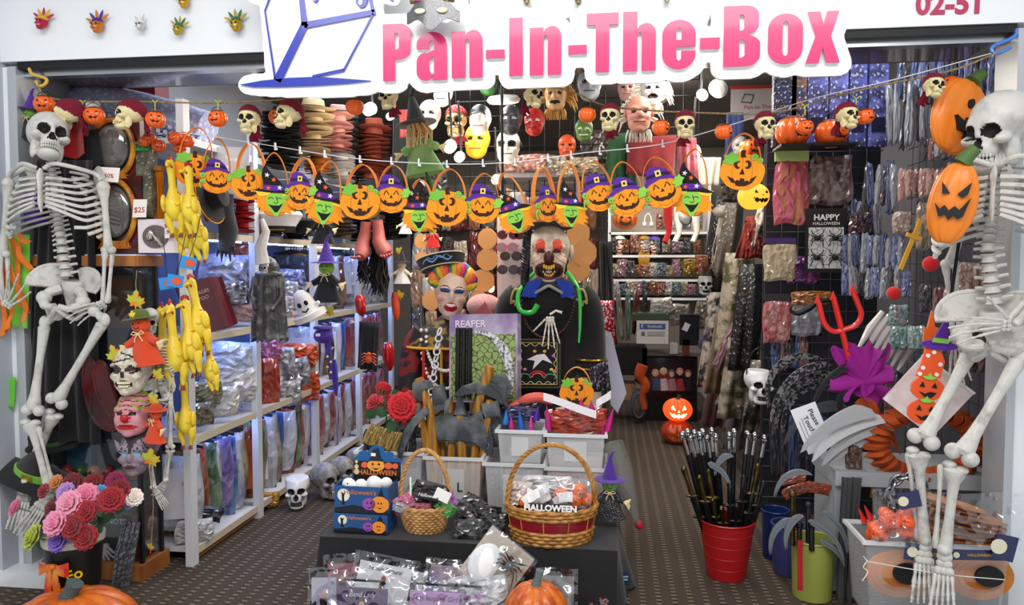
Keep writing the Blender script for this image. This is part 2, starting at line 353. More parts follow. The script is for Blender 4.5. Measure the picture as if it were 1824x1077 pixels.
# every letter: left, right, top, bottom picture pixels on the sign
LET = [('P', 687, 735, 46, 148), ('a', 746, 799, 60, 147), ('n', 808, 862, 57, 143), ('-', 868, 901, 92, 108), ('I', 909, 933, 36, 139), ('n', 945, 1001, 50, 138), ('-', 1013, 1046, 84, 101), ('T', 1045, 1102, 27, 133), ('h', 1109, 1168, 24, 131), ('e', 1178, 1238, 39, 128), ('-', 1245, 1280, 71, 92), ('B', 1286, 1352, 14, 123), ('o', 1364, 1427, 28, 119), ('x', 1431, 1493, 24, 117)]
back = []
for c, x0, x1, y0, y1 in LET:
    rings, wd = glyph(c); h = .8 if c in 'anoex' else 1.
    a = sg(x0, y1); b = sg(x1, y0)
    if c == '-': tr = lambda p: (a[0]+p[0]/.29*(b[0]-a[0]), a[1]+(p[1]-.32)/.16*(b[1]-a[1]))
    else:
        h = {'a': .8, 'n': .8, 'o': .8, 'e': .8, 'x': .78}.get(c, 1.); lo = -.01 if c in 'eo' else 0
        tr = lambda p: (a[0]+p[0]/wd*(b[0]-a[0]), a[1]+(p[1]-lo)/(h-lo)*(b[1]-a[1]))
    R2 = [[tr(p) for p in r] for r in rings]
    curve2d('letter', R2, pinkm, .004, 0, sign, -.028)
    curve2d('letter_step', R2, signw, .006, 0, sign, -.018)
    back.append([R2[0]])
def ring(pts): return [sg(*p) for p in pts]
pads = [(r[0], .043) for r in back]
pads += [(ring([(478, -20), (490, 134), (610, 128), (668, 25), (660, -20)]), .036), (ring([(552+112*math.cos(R(a)), 153-8*math.sin(R(a))) for a in range(0, 360, 12)]), .032),
         (ring([(455, -4), (455, -40), (490, -40), (480, 3)]), .03), (ring([(665, -8), (703, 2), (700, -40), (655, -40)]), .024)]
def dilated_outline(pads, step=.0045):
    """one outline around all the rings, each grown by its margin"""
    A = np.array([p for r, _ in pads for p in r]); lo = A.min(0)-.08; hi = A.max(0)+.08
    nx, nz = ((hi-lo)/step).astype(int)+1
    X, Z = np.meshgrid(lo[0]+np.arange(nx)*step, lo[1]+np.arange(nz)*step, indexing='ij'); Q = np.stack([X.ravel(), Z.ravel()], 1); M = np.zeros(len(Q), bool)
    for r, g in pads:
        r = np.array(r); bb = (Q > r.min(0)-g-step).all(1) & (Q < r.max(0)+g+step).all(1); q = Q[bb]
        ins = inpoly(q, [tuple(p) for p in r]); d = np.full(len(q), 9.)
        for i in range(len(r)):
            a, b = r[i], r[(i+1) % len(r)]; e = b-a; t = np.clip(((q-a)@e)/(e@e+1e-12), 0, 1); d = np.minimum(d, np.linalg.norm(q-a-t[:, None]*e, axis=1))
        M[bb] |= ins | (d < g)
    M = M.reshape(nx, nz); nxt = {}
    for i in range(nx-1):                # boundary edges between inside and outside cells
        for k in range(nz-1):
            if not M[i, k]: continue
            x0, x1, z0, z1 = i, i+1, k, k+1
            if not M[i, k-1]: nxt[(x0, z0)] = (x1, z0)
            if not M[i+1, k]: nxt[(x1, z0)] = (x1, z1)
            if not M[i, k+1]: nxt[(x1, z1)] = (x0, z1)
            if not M[i-1, k]: nxt[(x0, z1)] = (x0, z0)
    loops = []
    while nxt:
        a = next(iter(nxt)); L = [a]; b = nxt.pop(a)
        while b != a and b in nxt: L.append(b); b = nxt.pop(b)
        loops.append(L)
    L = np.array(max(loops, key=len), float)
    for _ in range(3): L = (np.roll(L, 1, 0)+2*L+np.roll(L, -1, 0))/4
    return [tuple(lo+p*step) for p in L[::3]]
MB().prism(dilated_outline(pads), -.012, .0).build('backing_board', signw, sign, smooth=False)
def stroke(name, pts, w0, w1, y=-.022):
    m = MB()
    P = [sg(*p) for p in pts]; k = mpp(SY)
    for i in range(len(P)-1):
        a, b = np.array(P[i]), np.array(P[i+1]); d = b-a; d /= np.linalg.norm(d); n = np.array([-d[1], d[0]])*k/2
        wa, wb = (w0+(w1-w0)*i/(len(P)-1)), (w0+(w1-w0)*(i+1)/(len(P)-1))
        e = d*k*.4*min(wa, wb)
        m.prism([tuple(a-n*wa-e*0), tuple(b-n*wb+e), tuple(b+n*wb+e), tuple(a+n*wa-e*0)], y, y+.006)
    return m.build(name, bluem, sign, smooth=False)
stroke('emblem_line', [(536, -40), (546, 46)], 6, 11)
stroke('emblem_line', [(548, 44), (500, 142)], 13, 15)
stroke('emblem_line', [(546, 48), (668, 25)], 11, 9)
stroke('emblem_line', [(668, 27), (616, 127)], 3, 3)
stroke('emblem_line', [(668, 25), (655, -30)], 5, 6)
stroke('emblem_line', [(476, 22), (494, 142)], 2, 3)
stroke('emblem_line', [(476, 22), (496, -30)], 2, 3)
stroke('emblem_line', [(616, 127), (562, 138)], 5, 4)
MB().prism([sg(432+0, 153)]+[sg(x, y) for x, y in ((470, 146), (520, 141), (568, 139), (612, 142), (664, 146), (620, 151), (560, 155), (500, 157), (455, 157))], -.022, -.014).build('emblem_shadow', bluem, sign, smooth=False)
for ex, ey, r in ((565, 0, 5.5), (647, 2, 10.5)):
    MB().prism([sg(ex+r*math.cos(R(a)), ey-1.45*r*math.sin(R(a))) for a in range(0, 360, 18)], -.022, -.014).build('emblem_eye', bluem, sign, smooth=False)
    MB().prism([sg(ex-1+r*.35*math.cos(R(a)), ey+r*.55-.5*r*math.sin(R(a))) for a in range(0, 360, 24)], -.026, -.022).build('eye_glint', signw, sign, smooth=False)
MB().prism([sg(*p) for p in ((680, -8), (703, 6), (703, -20), (682, -20))], -.022, -.014).build('emblem_line', bluem, sign, smooth=False)
# two stand-off brackets
for x in (760, 1010, 1270):
    p = at(x, 25, SY); MB().tube([(p.x, .02, p.z-0), (p.x, .15, p.z)], .008).build('standoff_bracket', STEEL, sign)
# unit number on the fascia
un = thing('unit_number', 'red unit number lettering stuck on the white fascia', 'sign', (0, -.021, 0))
p = at(1692, 8, -.022); text('02-51', .105, pl('#b8305a', .4), un, (p.x, -.002, p.z), rot=(PI/2, R(1), 0), off=.003, sx=.95, ext=.002)
# ---------------------------------------------------------------- skulls and pumpkins
def E(p,c,r):
 r=np.asarray(r,float);return(np.linalg.norm((p-np.asarray(c))/r,axis=-1)-1)*r.min()
def smin(a,b,k=.08):h=np.clip(.5+.5*(b-a)/k,0,1);return b*(1-h)+a*h-k*h*(1-h)
def smax(a,b,k=.05):return-smin(-a,-b,k)
def star_of(sdf,c,rmax=2.2,n=90):
 c=np.asarray(c,float)
 def fn(D):
  rs=np.linspace(rmax,.02,n);out=np.full(len(D),.02);done=np.zeros(len(D),bool);prev=rmax
  for r in rs:
   ins=(sdf(c+D*r)<0)&~done
   if ins.any():
    lo=np.full(ins.sum(),r);hi=np.full(ins.sum(),min(rmax,r+(rmax-.02)/(n-1)))
    for _ in range(6):
     md=(lo+hi)/2;q=sdf(c+D[ins]*md[:,None])<0;lo=np.where(q,md,lo);hi=np.where(q,hi,md)
    out[ins]=lo;done|=ins
  return out
 return fn
SK_EYE=[((s*.30,-.86,-.02),(.22,.32,.20))for s in(-1,1)]
SK_NOSE=((0,-.98,-.33),(.12,.24,.17))
def skull_sdf(p):
 d=E(p,(0,.15,.28),(.74,.94,.78))
 d=smin(d,E(p,(0,-.45,.12),(.58,.40,.36)),.15)
 for s in(-1,1):
  d=smin(d,E(p,(s*.47,-.55,-.24),(.20,.28,.15)),.08)
  d=smin(d,E(p,(s*.44,-.10,-.62),(.13,.26,.42)),.08)
 d=smin(d,E(p,(0,-.62,-.50),(.33,.34,.34)),.08)
 d=smin(d,E(p,(0,-.82,-.03),(.10,.12,.24)),.06)
 d=smin(d,E(p,(0,-.52,-.95),(.40,.40,.22)),.10)
 for c,r in SK_EYE:d=smax(d,-E(p,c,r),.03)
 d=smax(d,-E(p,*SK_NOSE),.02)
 for s in(-1,1):d=smax(d,-E(p,(s*.88,-.38,.02),(.20,.30,.26)),.06)
 return d
def skull_mat(c):
 m=np.zeros(len(c),int)
 fr=c[:,1]<-.42
 for s in(-1,1):m[fr&(((c[:,0]-s*.285)/.215)**2+((c[:,2]+.02)/.215)**2<1)]=1
 m[fr&((c[:,0]/(.06+.36*np.clip(-.15-c[:,2],0,.3)))**2<1)&(c[:,2]<-.17)&(c[:,2]>-.50)]=1
 m[(np.abs(c[:,2]+.74)<.035)&(np.abs(c[:,0])<.33)&(c[:,1]<-.55)]=1
 return m
SKC=np.array((0,-.1,-.1))
_skfn=star_of(skull_sdf,SKC)
def skull_mesh(mats,nu=64,nv=52,name='skull'):
 b=MB();b.star(_skfn,(0,0,0),1.,nu,nv,mfn=lambda c:skull_mat(c+SKC));b.v[0]+=SKC
 return b.mesh(name,mats,ang=0)
def teeth_mesh(mt,name='teeth'):
 b=MB()
 for row,z,h in((0,-.675,.11),(1,-.80,.10)):
  for i in range(10):
   a=R(-90+(i-4.5)*13);x,y=.35*math.cos(a),-.60+.395*math.sin(a)
   b.ell((x,y,z),(.042,.035,h*.62),6,4)
 return b.mesh(name,mt)
def pumpkin_fn(ribs=10,sq=.82,dip=.25,depth=.10):
 def fn(D):
  th=np.arctan2(D[:,1],D[:,0]);s=np.sqrt(D[:,0]**2+D[:,1]**2)
  r=1/np.sqrt((s/1.)**2+(D[:,2]/sq)**2)
  r=r*(1-dip*np.exp(-(s/.28)**2))
  return r*(1-depth*s*(1-np.abs(np.sin(th*ribs/2))**.6))
 return fn
def jack_polys(kind):
 ey=lambda s:[(s*.22,.12),(s*.52,.16),(s*.36,.42)]
 if kind=='grin':mo=[(-.58,-.08),(-.40,-.18),(-.30,-.10),(-.18,-.22),(.0,-.14),(.12,-.22),(.28,-.10),(.42,-.18),(.58,-.06),(.42,-.36),(.22,-.44),(.14,-.34),(0,-.48),(-.14,-.36),(-.28,-.44),(-.42,-.34)]
 else:mo=[(-.5,-.10),(-.25,-.22),(-.2,-.14),(-.06,-.14),(-.06,-.24),(.2,-.24),(.5,-.08),(.3,-.36),(.1,-.42),(.1,-.34),(-.05,-.34),(-.05,-.43),(-.3,-.36)]
 return[ey(-1),ey(1),[(-.07,-.02),(.07,-.02),(0,.12)],mo]
def jack_mesh(mats,kind='grin',ribs=10,nu=112,nv=72,dip=.25,sq=.82,hole=False,depth=.10,name='shell'):
 ps=jack_polys(kind)
 def mf(c):
  m=np.zeros(len(c),int);fr=c[:,1]<0
  for p in ps:m[fr&inpoly(c[:,[0,2]],p)]=1
  if hole:m[c[:,2]>.62]=2
  return m
 b=MB().star(pumpkin_fn(ribs,sq,dip,depth),(0,0,0),1.,nu,nv,mfn=mf);return b.mesh(name,mats,ang=0)
def stem_mesh(mt,h=.35,r=.13,bend=.12):
 b=MB();b.tube([(0,0,.55),(.0,0,.72),(bend*.4,0,.72+h*.4),(bend,0,.72+h)],[r*1.7,r*1.15,r*.85,r],10);return b.mesh('stem',mt)
ORP=plastic('#f4661a');ORPdark=plastic('#c9480f')
bone_y=mat('aged_bone',hx('#e6d7a6'),.5,col2=hx('#b09a62'),nscale=7,bump=.2,bscale=40,contrast=(.5,.85))
me_gskull=skull_mesh([bone_y,SOCK]);me_gteeth=teeth_mesh(bone_y)
bandm=mat('bandana',hx('#8d1733'),.95,col2=hx('#6d0f27'),nscale=30,bump=.5,bscale=120)
def bandana():
 b=MB()
 b.star(lambda D:_skfn(D)*1.06,(0,0,0),1.,40,34,keep=lambda c:(c+SKC)[:,2]>.30-.42*np.clip((c+SKC)[:,1]+.1,-.3,1.));b.v[0]+=SKC
 return b.mesh('bandana',bandm,ang=0)
def tail():
 b=MB()
 for k,(x,s)in enumerate(((-.1,1.),(.16,.8))):
  b.sheet(lambda u,v:(x+(u-.5)*(.25+.5*v)+.08*math.sin(v*7+k),1.02+.12*math.sin(u*6+v*3)+.25*v,-.15-s*1.15*v),6,8,.03)
 return b.mesh('bandana_tail',bandm,ang=0)
me_band=bandana();me_tail=tail()
me_bucket=jack_mesh([ORP,BLACK,pl('#7a2c08',.6)],'smile',10,dip=.1,sq=.92,hole=True,nu=96,nv=60)
def bucket_handle():
 b=MB();b.tube([(.62*math.cos(a),0,.68+.55*math.sin(a))for a in np.linspace(0,PI,12)],.035,5);return b.mesh('handle',BLACK)
me_bh=bucket_handle()
# twine across the whole opening, with a hook at each end
GY=-.03
twine_m=mat('twine',hx('#a58d62'),.95,col2=hx('#6f5b3c'),nscale=90)
tp=[(66,140),(78,168),(128,180),(250,181),(400,183),(560,172),(700,150),(860,138),(1000,158),(1075,187),(1150,196),(1250,201),(1380,200),(1500,168),(1600,146),(1700,124),(1776,94)]
tag(MB().tube(spl([at(x,y,GY)for x,y in tp],5),.0035,6).build('twine',twine_m),'long brown twine strung across the entrance carrying skulls and pumpkins','string')
for nm,pts,c,lb in(('coat_hook',[(52,122),(58,132),(82,140),(80,150),(70,153),(64,144)],'#d9b04a','yellow plastic hook holding the twine at the jamb by the witch costume'),('coat_hook',[(1812,52),(1806,66),(1770,82),(1768,92),(1780,94),(1800,84)],'#4a7fd0','blue plastic hook holding the twine ends above the profile skeleton')):
 tag(MB().tube(spl([at(x,y,-.01-.004*i)for i,(x,y)in enumerate(pts)],4),.007,8).build(nm,plastic(c)),lb,'hook')
SKG=[(120,204,47,-80,0,'by the black cape collar'),(231,204,46,-48,0,'above the crystal ball box'),(444,213,47,6,0,'just below the blue box emblem'),(514,203,47,-40,0,'below the emblem with long trailing cloth'),(692,172,44,0,-6,'tucked under the first sign letter'),(950,170,44,35,8,'hung by the shaggy maned mask'),(1086,209,48,-6,0,'beside the lone pumpkin under the letter T'),(1220,222,49,0,0,'over the lit bulb with pale tassel'),(1363,223,49,8,0,'between the lantern buckets and leafy bag'),(1509,206,48,22,5,'in front of the orange bucket on the rack'),(1663,153,46,10,10,'leaning on the tall foam pumpkin')]
for i,(x,y,h,yw,tl,wh)in enumerate(SKG):
 s=h*mpp(GY,x)/2.05;p=at(x,y,GY-.03)
 t=thing('skull_ornament','cream skull in crimson bandana '+wh,'ornament',p,(R(-6),R(tl),R(yw)),s,'bandana skulls on the twine')
 ob('skull',me_gskull,t);ob('teeth',me_gteeth,t);bd=ob('bandana',me_band,t);ob('bandana_tail',me_tail,bd)
PKG=[(80,186,33,20,'above the front-facing skeleton head'),(168,206,33,25,'between the two sideways skulls'),(277,213,32,30,'above the orange balloon weights'),(388,211,31,0,'over the felt bag handles by the lace umbrella'),(494,208,30,20,'half behind a skull under the emblem'),(632,190,31,180,'turned away, under the pink letter P'),(1046,204,31,180,'turned away, left of the skull under letter T'),(1177,227,32,60,'in front of the red hooded mask'),(1289,234,32,60,'beside the blue cloth and felt bag'),(1434,226,31,10,'overlapping the big bucket on the rack'),(1541,207,33,35,'at the end of the rack near purple tubes'),(1692,150,36,-60,'squeezed behind a skull at the foam pumpkin')]
for i,(x,y,wd,yw,wh)in enumerate(PKG):
 s=wd*mpp(GY,x)/2;p=at(x,y,GY+(.07 if i in(4,11)else 0))
 t=thing('pumpkin_bucket','small orange plastic jack-o-lantern bucket '+wh,'ornament',p,(0,R(random.uniform(-8,8)),R(yw)),s,'small pumpkin buckets on the twine')
 ob('shell',me_bucket,t);ob('handle',me_bh,t)
    # little yellow ties on the twine
for i,(x,y)in enumerate(((147,183),(276,183),(388,183),(1434,190),(1525,176))):
 p=at(x,y,GY-.01);b=MB()
 b.tube([p+Vector((-.012,0,.012)),p,p+Vector((.014,0,.010))],.002,5).tube([p+Vector((0,0,-.03)),p],.0018,5)
 tag(b.build('twist_tie',pl('#c7d84a',.6)),['yellow twist tie beside the sideways skulls','yellow twist tie above the balloon weights end','yellow twist tie over the felt bag handles','yellow twist tie over the rack buckets','yellow twist tie near the purple tubes'][i],'tie','twist ties')
    # ---------------------------------------------------------------- felt treat bags on the white string
BROWN=felt('#3a1c14');GOLD=felt('#f2dd66');LINE=felt('#c9640f')
ORback=felt('#ee8a18')
def star5(cx,cz,r):return[(cx+(r if k%2==0 else r*.42)*math.sin(k*PI/5+.2),cz+(r if k%2==0 else r*.42)*math.cos(k*PI/5+.2))for k in range(10)]
def blob(cx,cz,rx,rz,lobes=6,amp=.05,n=48,ph=0):return[(cx+rx*math.cos(a)*(1+amp*abs(math.sin(lobes*(a+ph)/2))),cz+rz*math.sin(a)*(1+amp*abs(math.sin(lobes*(a+ph)/2))))for a in np.linspace(0,2*PI,n,endpoint=False)]
def curl(cx,cz,r,n=26,turns=1.6,s=1):return[(cx+s*r*(1-.75*t)*math.cos(2*PI*turns*t),0,cz+r*(1-.75*t)*math.sin(2*PI*turns*t))for t in np.linspace(0,1,n)]
def P2(poly,y0,y1,name,mt):return(name,MB().prism(poly,y0,y1).mesh(name,mt,False))
def CL(poly,y,r,name,mt):return(name,MB().tube([(x,y,z)for x,z in poly],r,5).mesh(name,mt))
def handle_strip(x0,x1,z0,z1,wd=.085):
 def fn(u,v):
  a=PI*(1-u);x=(x0+x1)/2-(x1-x0)/2*math.cos(PI*u)*(1 if True else 0);z=z0+(z1-z0)*(1-abs(2*u-1)**1.7)
  return(x,.17+(v-.5)*wd*2.2,z)
 return('handle',MB().sheet(fn,18,1,.02).mesh('handle',ORback,ang=0))
def sac(rx=.46,rz=.40,cz=0.,d=.34):
 b=MB();o=blob(0,cz,rx,rz,8,.04)
 b.prism([p for p in o],.02,d);return('bag_body',b.mesh('bag_body',ORback,False))
leafp=[(-.02,0),(.06,.10),(.0,.20),(.14,.20),(.22,.30),(.32,.24),(.42,.26),(.40,.14),(.46,.04),(.32,.0),(.24,-.08),(.12,-.04)]
def shift(p,dx,dz,s=1.,a=0.):return[(dx+s*(x*math.cos(a)-z*math.sin(a)),dz+s*(x*math.sin(a)+z*math.cos(a)))for x,z in p]
def bagA():
 P=[sac()]
 P.append(P2(blob(0,0,.5,.42,8,.035,ph=.2),0,.02,'pumpkin_face',ORANGE))
 for k in(-.2,.2):P.append(CL([(k*(1.2-abs(z)),z)for z in np.linspace(-.36,.38,8)],-.002,.006,'seam',LINE))
 P.append(CL([(0,z)for z in np.linspace(.1,.38,4)],-.002,.006,'seam',LINE))
 for s in(-1,1):P.append(P2([(s*.0-.13+.02+x if s<0 else .13+x-.02,z)for x,z in arc(0,.17,.085,.10,60 if s<0 else 120,300 if s<0 else-120,14)+arc(.03*(1 if s<0 else-1),.17,.045,.06,300 if s<0 else-120,60 if s<0 else 120,8)],-.012,.0,'eye',BROWN))
 P.append(P2([(-.06,-.06),(.06,-.06),(0,.09)],-.012,0,'nose',BROWN))
 P.append(P2([(-.34,-.10),(-.18,-.17),(-.16,-.23),(-.10,-.19),(-.04,-.21),(-.04,-.15),(.06,-.16),(.06,-.22),(.14,-.20),(.18,-.24),(.2,-.16),(.34,-.08),(.24,-.25),(.10,-.33),(-.06,-.34),(-.14,-.31),(-.14,-.27),(-.24,-.25)],-.012,0,'mouth',BROWN))
 P.append(P2([(-.05,.34),(-.06,.48),(-.02,.52),(.06,.50),(.04,.42),(.07,.34)],-.015,.0,'stem',BROWN))
 P.append(P2(shift(leafp,-.46,.22,.85),-.02,-.0,'leaf',GREENF))
 P.append(('vine_curl',MB().tube([(x,-.01,z)for x,y,z in curl(.26,.34,.08)],.02,5).tube([(x,-.01,z)for x,y,z in curl(.40,.27,.06,s=-1)],.018,5).mesh('vine_curl',LIMEF)))
 P.append(handle_strip(-.42,.42,.18,1.08));return P
def bagB():
 P=[sac(.44,.40,-.05)]
 P.append(P2(blob(0,-.05,.47,.42,10,.05),0,.02,'pumpkin_face',ORANGE))
 for k in(-.18,.18):P.append(CL([(k*(1.3-abs(z)),z)for z in np.linspace(-.42,.26,8)],-.002,.006,'seam',LINE))
 P.append(CL([(-.40+.8*t,-.36-.06*abs(math.sin(t*9)))for t in np.linspace(0,1,24)],-.002,.006,'seam',LINE))
 for s in(-1,1):P.append(CL([(s*.15-.075,.06),(s*.15,.18),(s*.15+.075,.06)],-.004,.017,'eye',BROWN))
 P.append(P2([(-.05,-.04),(.05,-.04),(0,.05)],-.012,0,'nose',BROWN))
 P.append(P2([(-.33,-.02),(-.29,-.10),(-.22,-.15),(-.20,-.10),(-.14,-.12),(-.14,-.18),(.1,-.19),(.12,-.13),(.18,-.13),(.2,-.17),(.28,-.10),(.32,-.0),(.33,-.12),(.26,-.22),(.1,-.29),(.02,-.27),(-.08,-.29),(-.24,-.22),(-.32,-.12)],-.012,0,'mouth',BROWN))
 P.append(P2([(-.60,.17),(-.50,.20),(-.36,.30),(-.34,.42),(-.30,.58),(-.16,.66),(.06,.62),(.22,.50),(.34,.30),(.50,.20),(.58,.16),(.44,.16),(.30,.24),(.0,.30),(-.28,.22),(-.44,.12)],-.022,-.002,'hat',PURPLE))
 P.append(P2([(-.35,.36),(-.34,.44),(0,.48),(.28,.42),(.31,.34),(0,.39)],-.03,-.022,'hat_band',felt('#2c1048')))
 P.append(P2([(-.08,.37),(-.08,.53),(.07,.53),(.07,.37)],-.04,-.03,'buckle',GOLD));P.append(P2([(-.035,.415),(-.035,.485),(.025,.485),(.025,.415)],-.045,-.04,'buckle_hole',BLACKF))
 P.append(('vine_curl',MB().tube([(x,-.03,z)for x,y,z in curl(-.44,.05,.09)],.024,5).tube([(x,-.03,z)for x,y,z in curl(-.42,-.14,.07,s=-1)],.022,5).tube([(-.5,-.03,-.1),(-.52,-.03,-.25),(-.47,-.03,-.36)],.022,5).mesh('vine_curl',LIMEF)))
 P.append(P2(shift(leafp,.34,-.04,.75,.5),-.04,-.02,'leaf',LIMEF));P.append(handle_strip(-.44,.44,.1,1.02));return P
def bagC():
 P=[sac(.40,.36,-.12)]
 hair=[(-.44,.12),(-.46,-.05),(-.52,-.14),(-.44,-.16),(-.48,-.28),(-.38,-.26),(-.40,-.40),(-.24,-.36),(0,-.44),(.24,-.38),(.44,-.46),(.40,-.34),(.56,-.38),(.46,-.24),(.56,-.24),(.46,-.1),(.44,.12)]
 P.append(P2(hair,.0,.02,'hair',ORANGE))
 P.append(P2([(-.22,.12),(-.24,-.12),(-.14,-.34),(-.02,-.50),(.06,-.50),(.16,-.32),(.25,-.10),(.22,.12)],-.014,.0,'witch_face',LIMEF))
 for s in(-1,1):P.append(CL(arc(s*.11,-.04,.06,.04,0,180,6),-.018,.01,'eye',BLACKF))
 P.append(CL([(.02,.04),(.05,-.06),(.07,-.13),(.02,-.16),(-.04,-.13)],-.018,.009,'nose',BLACKF))
 P.append(P2([(-.18,-.18),(-.06,-.21),(.1,-.21),(.2,-.14),(.15,-.24),(.06,-.38),(-.01,-.40),(-.08,-.30)],-.022,-.014,'mouth',BLACKF))
 P.append(P2([(-.52,.18),(-.40,.02),(-.2,.06),(-.1,.14),(.1,.14),(.24,.04),(.46,.0),(.55,.14),(.2,.22),(-.2,.22)],-.018,-.002,'yellow_fringe',felt('#fbd338')))
 P.append(P2([(-.60,.20),(-.30,.22),(-.30,.40),(-.34,.60),(-.30,.78),(-.22,.92),(-.20,.80),(-.06,.62),(.14,.44),(.26,.24),(.58,.10),(.40,.09),(.1,.13),(-.2,.14),(-.42,.16)],-.03,-.018,'hat',BLACKF))
 P.append(P2([(-.30,.20),(-.31,.34),(0,.33),(.20,.33),(.27,.21),(0,.18)],-.036,-.03,'hat_band',PURPLE))
 for i,(x,z,c)in enumerate(((-.20,.60,'#e9e6ee'),(-.03,.48,'#f0642a'),(-.17,.25,'#f0642a'),(.12,.27,'#e9e6ee'))):P.append(P2(star5(x,z,.075),-.044,-.036,'star',felt(c)))
 P.append(handle_strip(-.36,.36,.12,1.05));return P
BAGS={'A':bagA(),'B':bagB(),'C':bagC()}
BDESC={'A':'felt jack-o-lantern bag with green leaf','B':'felt pumpkin bag in purple buckled hat','C':'felt green-faced witch bag in starry black hat'}
def felt_bag(k,x,y,wd,tilt,yaw,apex,Y,label,grp):
 s=wd*mpp(Y,x);p=at(x,y,Y);t=thing('treat_bag',label,'bag',p,(0,R(tilt),R(yaw)),s,grp)
 for n,me in BAGS[k]:
  o=ob(n,me,t)
  if n=='handle':o.scale=(1,1,max(.6,(y-apex)*mpp(Y,x)/s/1.06))
 return t
BAGL=[('A',345,303,62,6,24,232),('B',386,318,50,4,38,248),('A',443,328,60,0,0,260),('C',490,352,62,0,28,275),('B',534,345,56,5,-8,281),('C',578,366,64,8,15,288),('A',641,360,69,2,0,296),('B',697,350,58,2,0,293),('C',746,382,60,0,-5,320),('A',796,371,71,3,0,303),('B',860,368,60,2,0,307),('C',917,383,64,-18,-10,304),('B',976,368,56,-6,46,297),('C',1017,374,60,0,24,291),('B',1068,347,60,-12,12,284),('B',1117,355,64,-10,-8,283),('B',1180,338,68,-16,0,274),('C',1232,350,70,2,-14,262),('A',1322,306,77,3,-8,236)]
for i,b in enumerate(BAGL):
 felt_bag(*b,.05+.012*(i%3),'%s, %s bag along the white string'%(BDESC[b[0]],ORD[i]),'felt treat bags on the white string')
st=[(300,236),(360,240),(430,251),(500,262),(640,283),(800,292),(920,288),(1040,272),(1170,258),(1290,226),(1450,175),(1600,140),(1776,92)]
tag(MB().tube(spl([at(x,y,.07)for x,y in st],4),.002,5).build('cord',pl('#e8e8ea',.5)),'thin white string carrying the row of felt bags','string')
for i,b in enumerate(BAGL[2:-1]):
 zz=at(b[1],b[6],.07);X=b[1];ys=np.interp(X,[q[0]for q in st],[q[1]for q in st]);q=at(X,ys,.065)
 o=tag(MB().box((0,0,0),(.006,.008,.03)).box((.003,0,-.012),(.012,.006,.008)).build('cord_clip',pl('#e3e6ea',.25),loc=q),'white cord clip holding the %s bag'%ORD[i+2],'clip','cord clips')
felt_bag('A',1027,700,60,0,0,655,.52,'felt jack-o-lantern bag set on top of the packets in the plastic bin',None)
# ---------------------------------------------------------------- two life-size plastic skeletons
def V3(*a):return np.array(a,float)
def bone(b,p,q,r,e1,e2,n=10):
 p,q=np.array(p),np.array(q);T=[0,.03,.09,.18,.35,.6,.8,.9,.96,1]
 rr_=[e1*.65,e1*.98,e1*.9,r*1.25,r,r,r*1.25,e2*.92,e2,e2*.65]
 b.tube([p+(q-p)*t for t in T],rr_,n);return b
def ray_bones(b,root,d,nrm,lens,r,curl):
 p=np.array(root,float);d=np.array(d,float)/np.linalg.norm(d);nrm=np.array(nrm)
 for k,L in enumerate(lens):
  q=p+d*L;b.tube([p,p+d*L*.12,p+d*L*.5,p+d*L*.88,q],[r*.9,r*1.2,r*.7,r*1.15,r*.85],6)
  p=q;ax=np.cross(d,nrm);d=d*math.cos(curl)+nrm*math.sin(curl);d/=np.linalg.norm(d);r*=.86
def hand(b,wrist,d,side,nrm,L=.17,spread=.32,curl=.12):
 d=np.array(d,float);d/=np.linalg.norm(d);side=np.array(side,float);side-=d*(side@d);side/=np.linalg.norm(side);nrm=np.array(nrm,float)
 w=np.array(wrist,float)
 for i,j in((0,-1),(0,0),(0,1),(1,-1),(1,0),(1,1)):b.ell(w+d*(.008+.014*i)+side*j*.013,(.010,.010,.010),6,4)
 for i,f in enumerate((-1.5,-.5,.5,1.5)):
  dd=d+side*f*spread*.45;k=(.9,1.,.97,.82)[i]if True else 1
  ray_bones(b,w+d*.03+side*f*.012,dd,nrm,[L*.36*k,L*.24*k,L*.17*k,L*.12*k],.0052,curl)
 ray_bones(b,w+d*.012-side*.024,d*.7-side*.75,nrm,[L*.24,L*.19,L*.14],.0056,curl*.6)
def foot(b,ankle,d,side,L=.2):
 d=np.array(d,float);d/=np.linalg.norm(d);side=np.array(side,float);side-=d*(side@d);side/=np.linalg.norm(side);a=np.array(ankle,float);up=np.cross(side,d)
 b.ell(a,(.026,.026,.024),8,6);b.ell(a-d*.02+up*-.02,(.022,.028,.02),8,6)
 for i,j in((0,-.6),(0,.6),(1,-1),(1,0),(1,1)):b.ell(a+d*(.025+.024*i)+side*j*.016,(.017,.017,.015),7,5)
 for i,f in enumerate((-2,-1,0,1,2)):
  k=(1.0,1.,.95,.9,.82)[i]
  ray_bones(b,a+d*.062+side*f*.0125,d+side*f*.05,up,[L*.36*k,L*.15*k,L*.09*k,L*.06*k],.0075 if i==0 else .0058,.05)
me_bskull=skull_mesh([BONE_S,SOCK],120,96);me_bteeth=teeth_mesh(BONE_S)
_v=MB().lathe([(.6,-.5),(1.,-.46),(.78,-.2),(.76,.2),(1.,.46),(.6,.5)],14)
for s in(-1,1):_v.tube([(s*.6,.3,0),(s*1.6,.6,.12),(s*1.95,.7,.1)],[.28,.2,.24],6)
_v.tube([(0,.7,0),(0,1.5,-.2),(0,2.,-.45)],[.3,.22,.26],6)
me_vert=_v.mesh('vertebra',BONE)
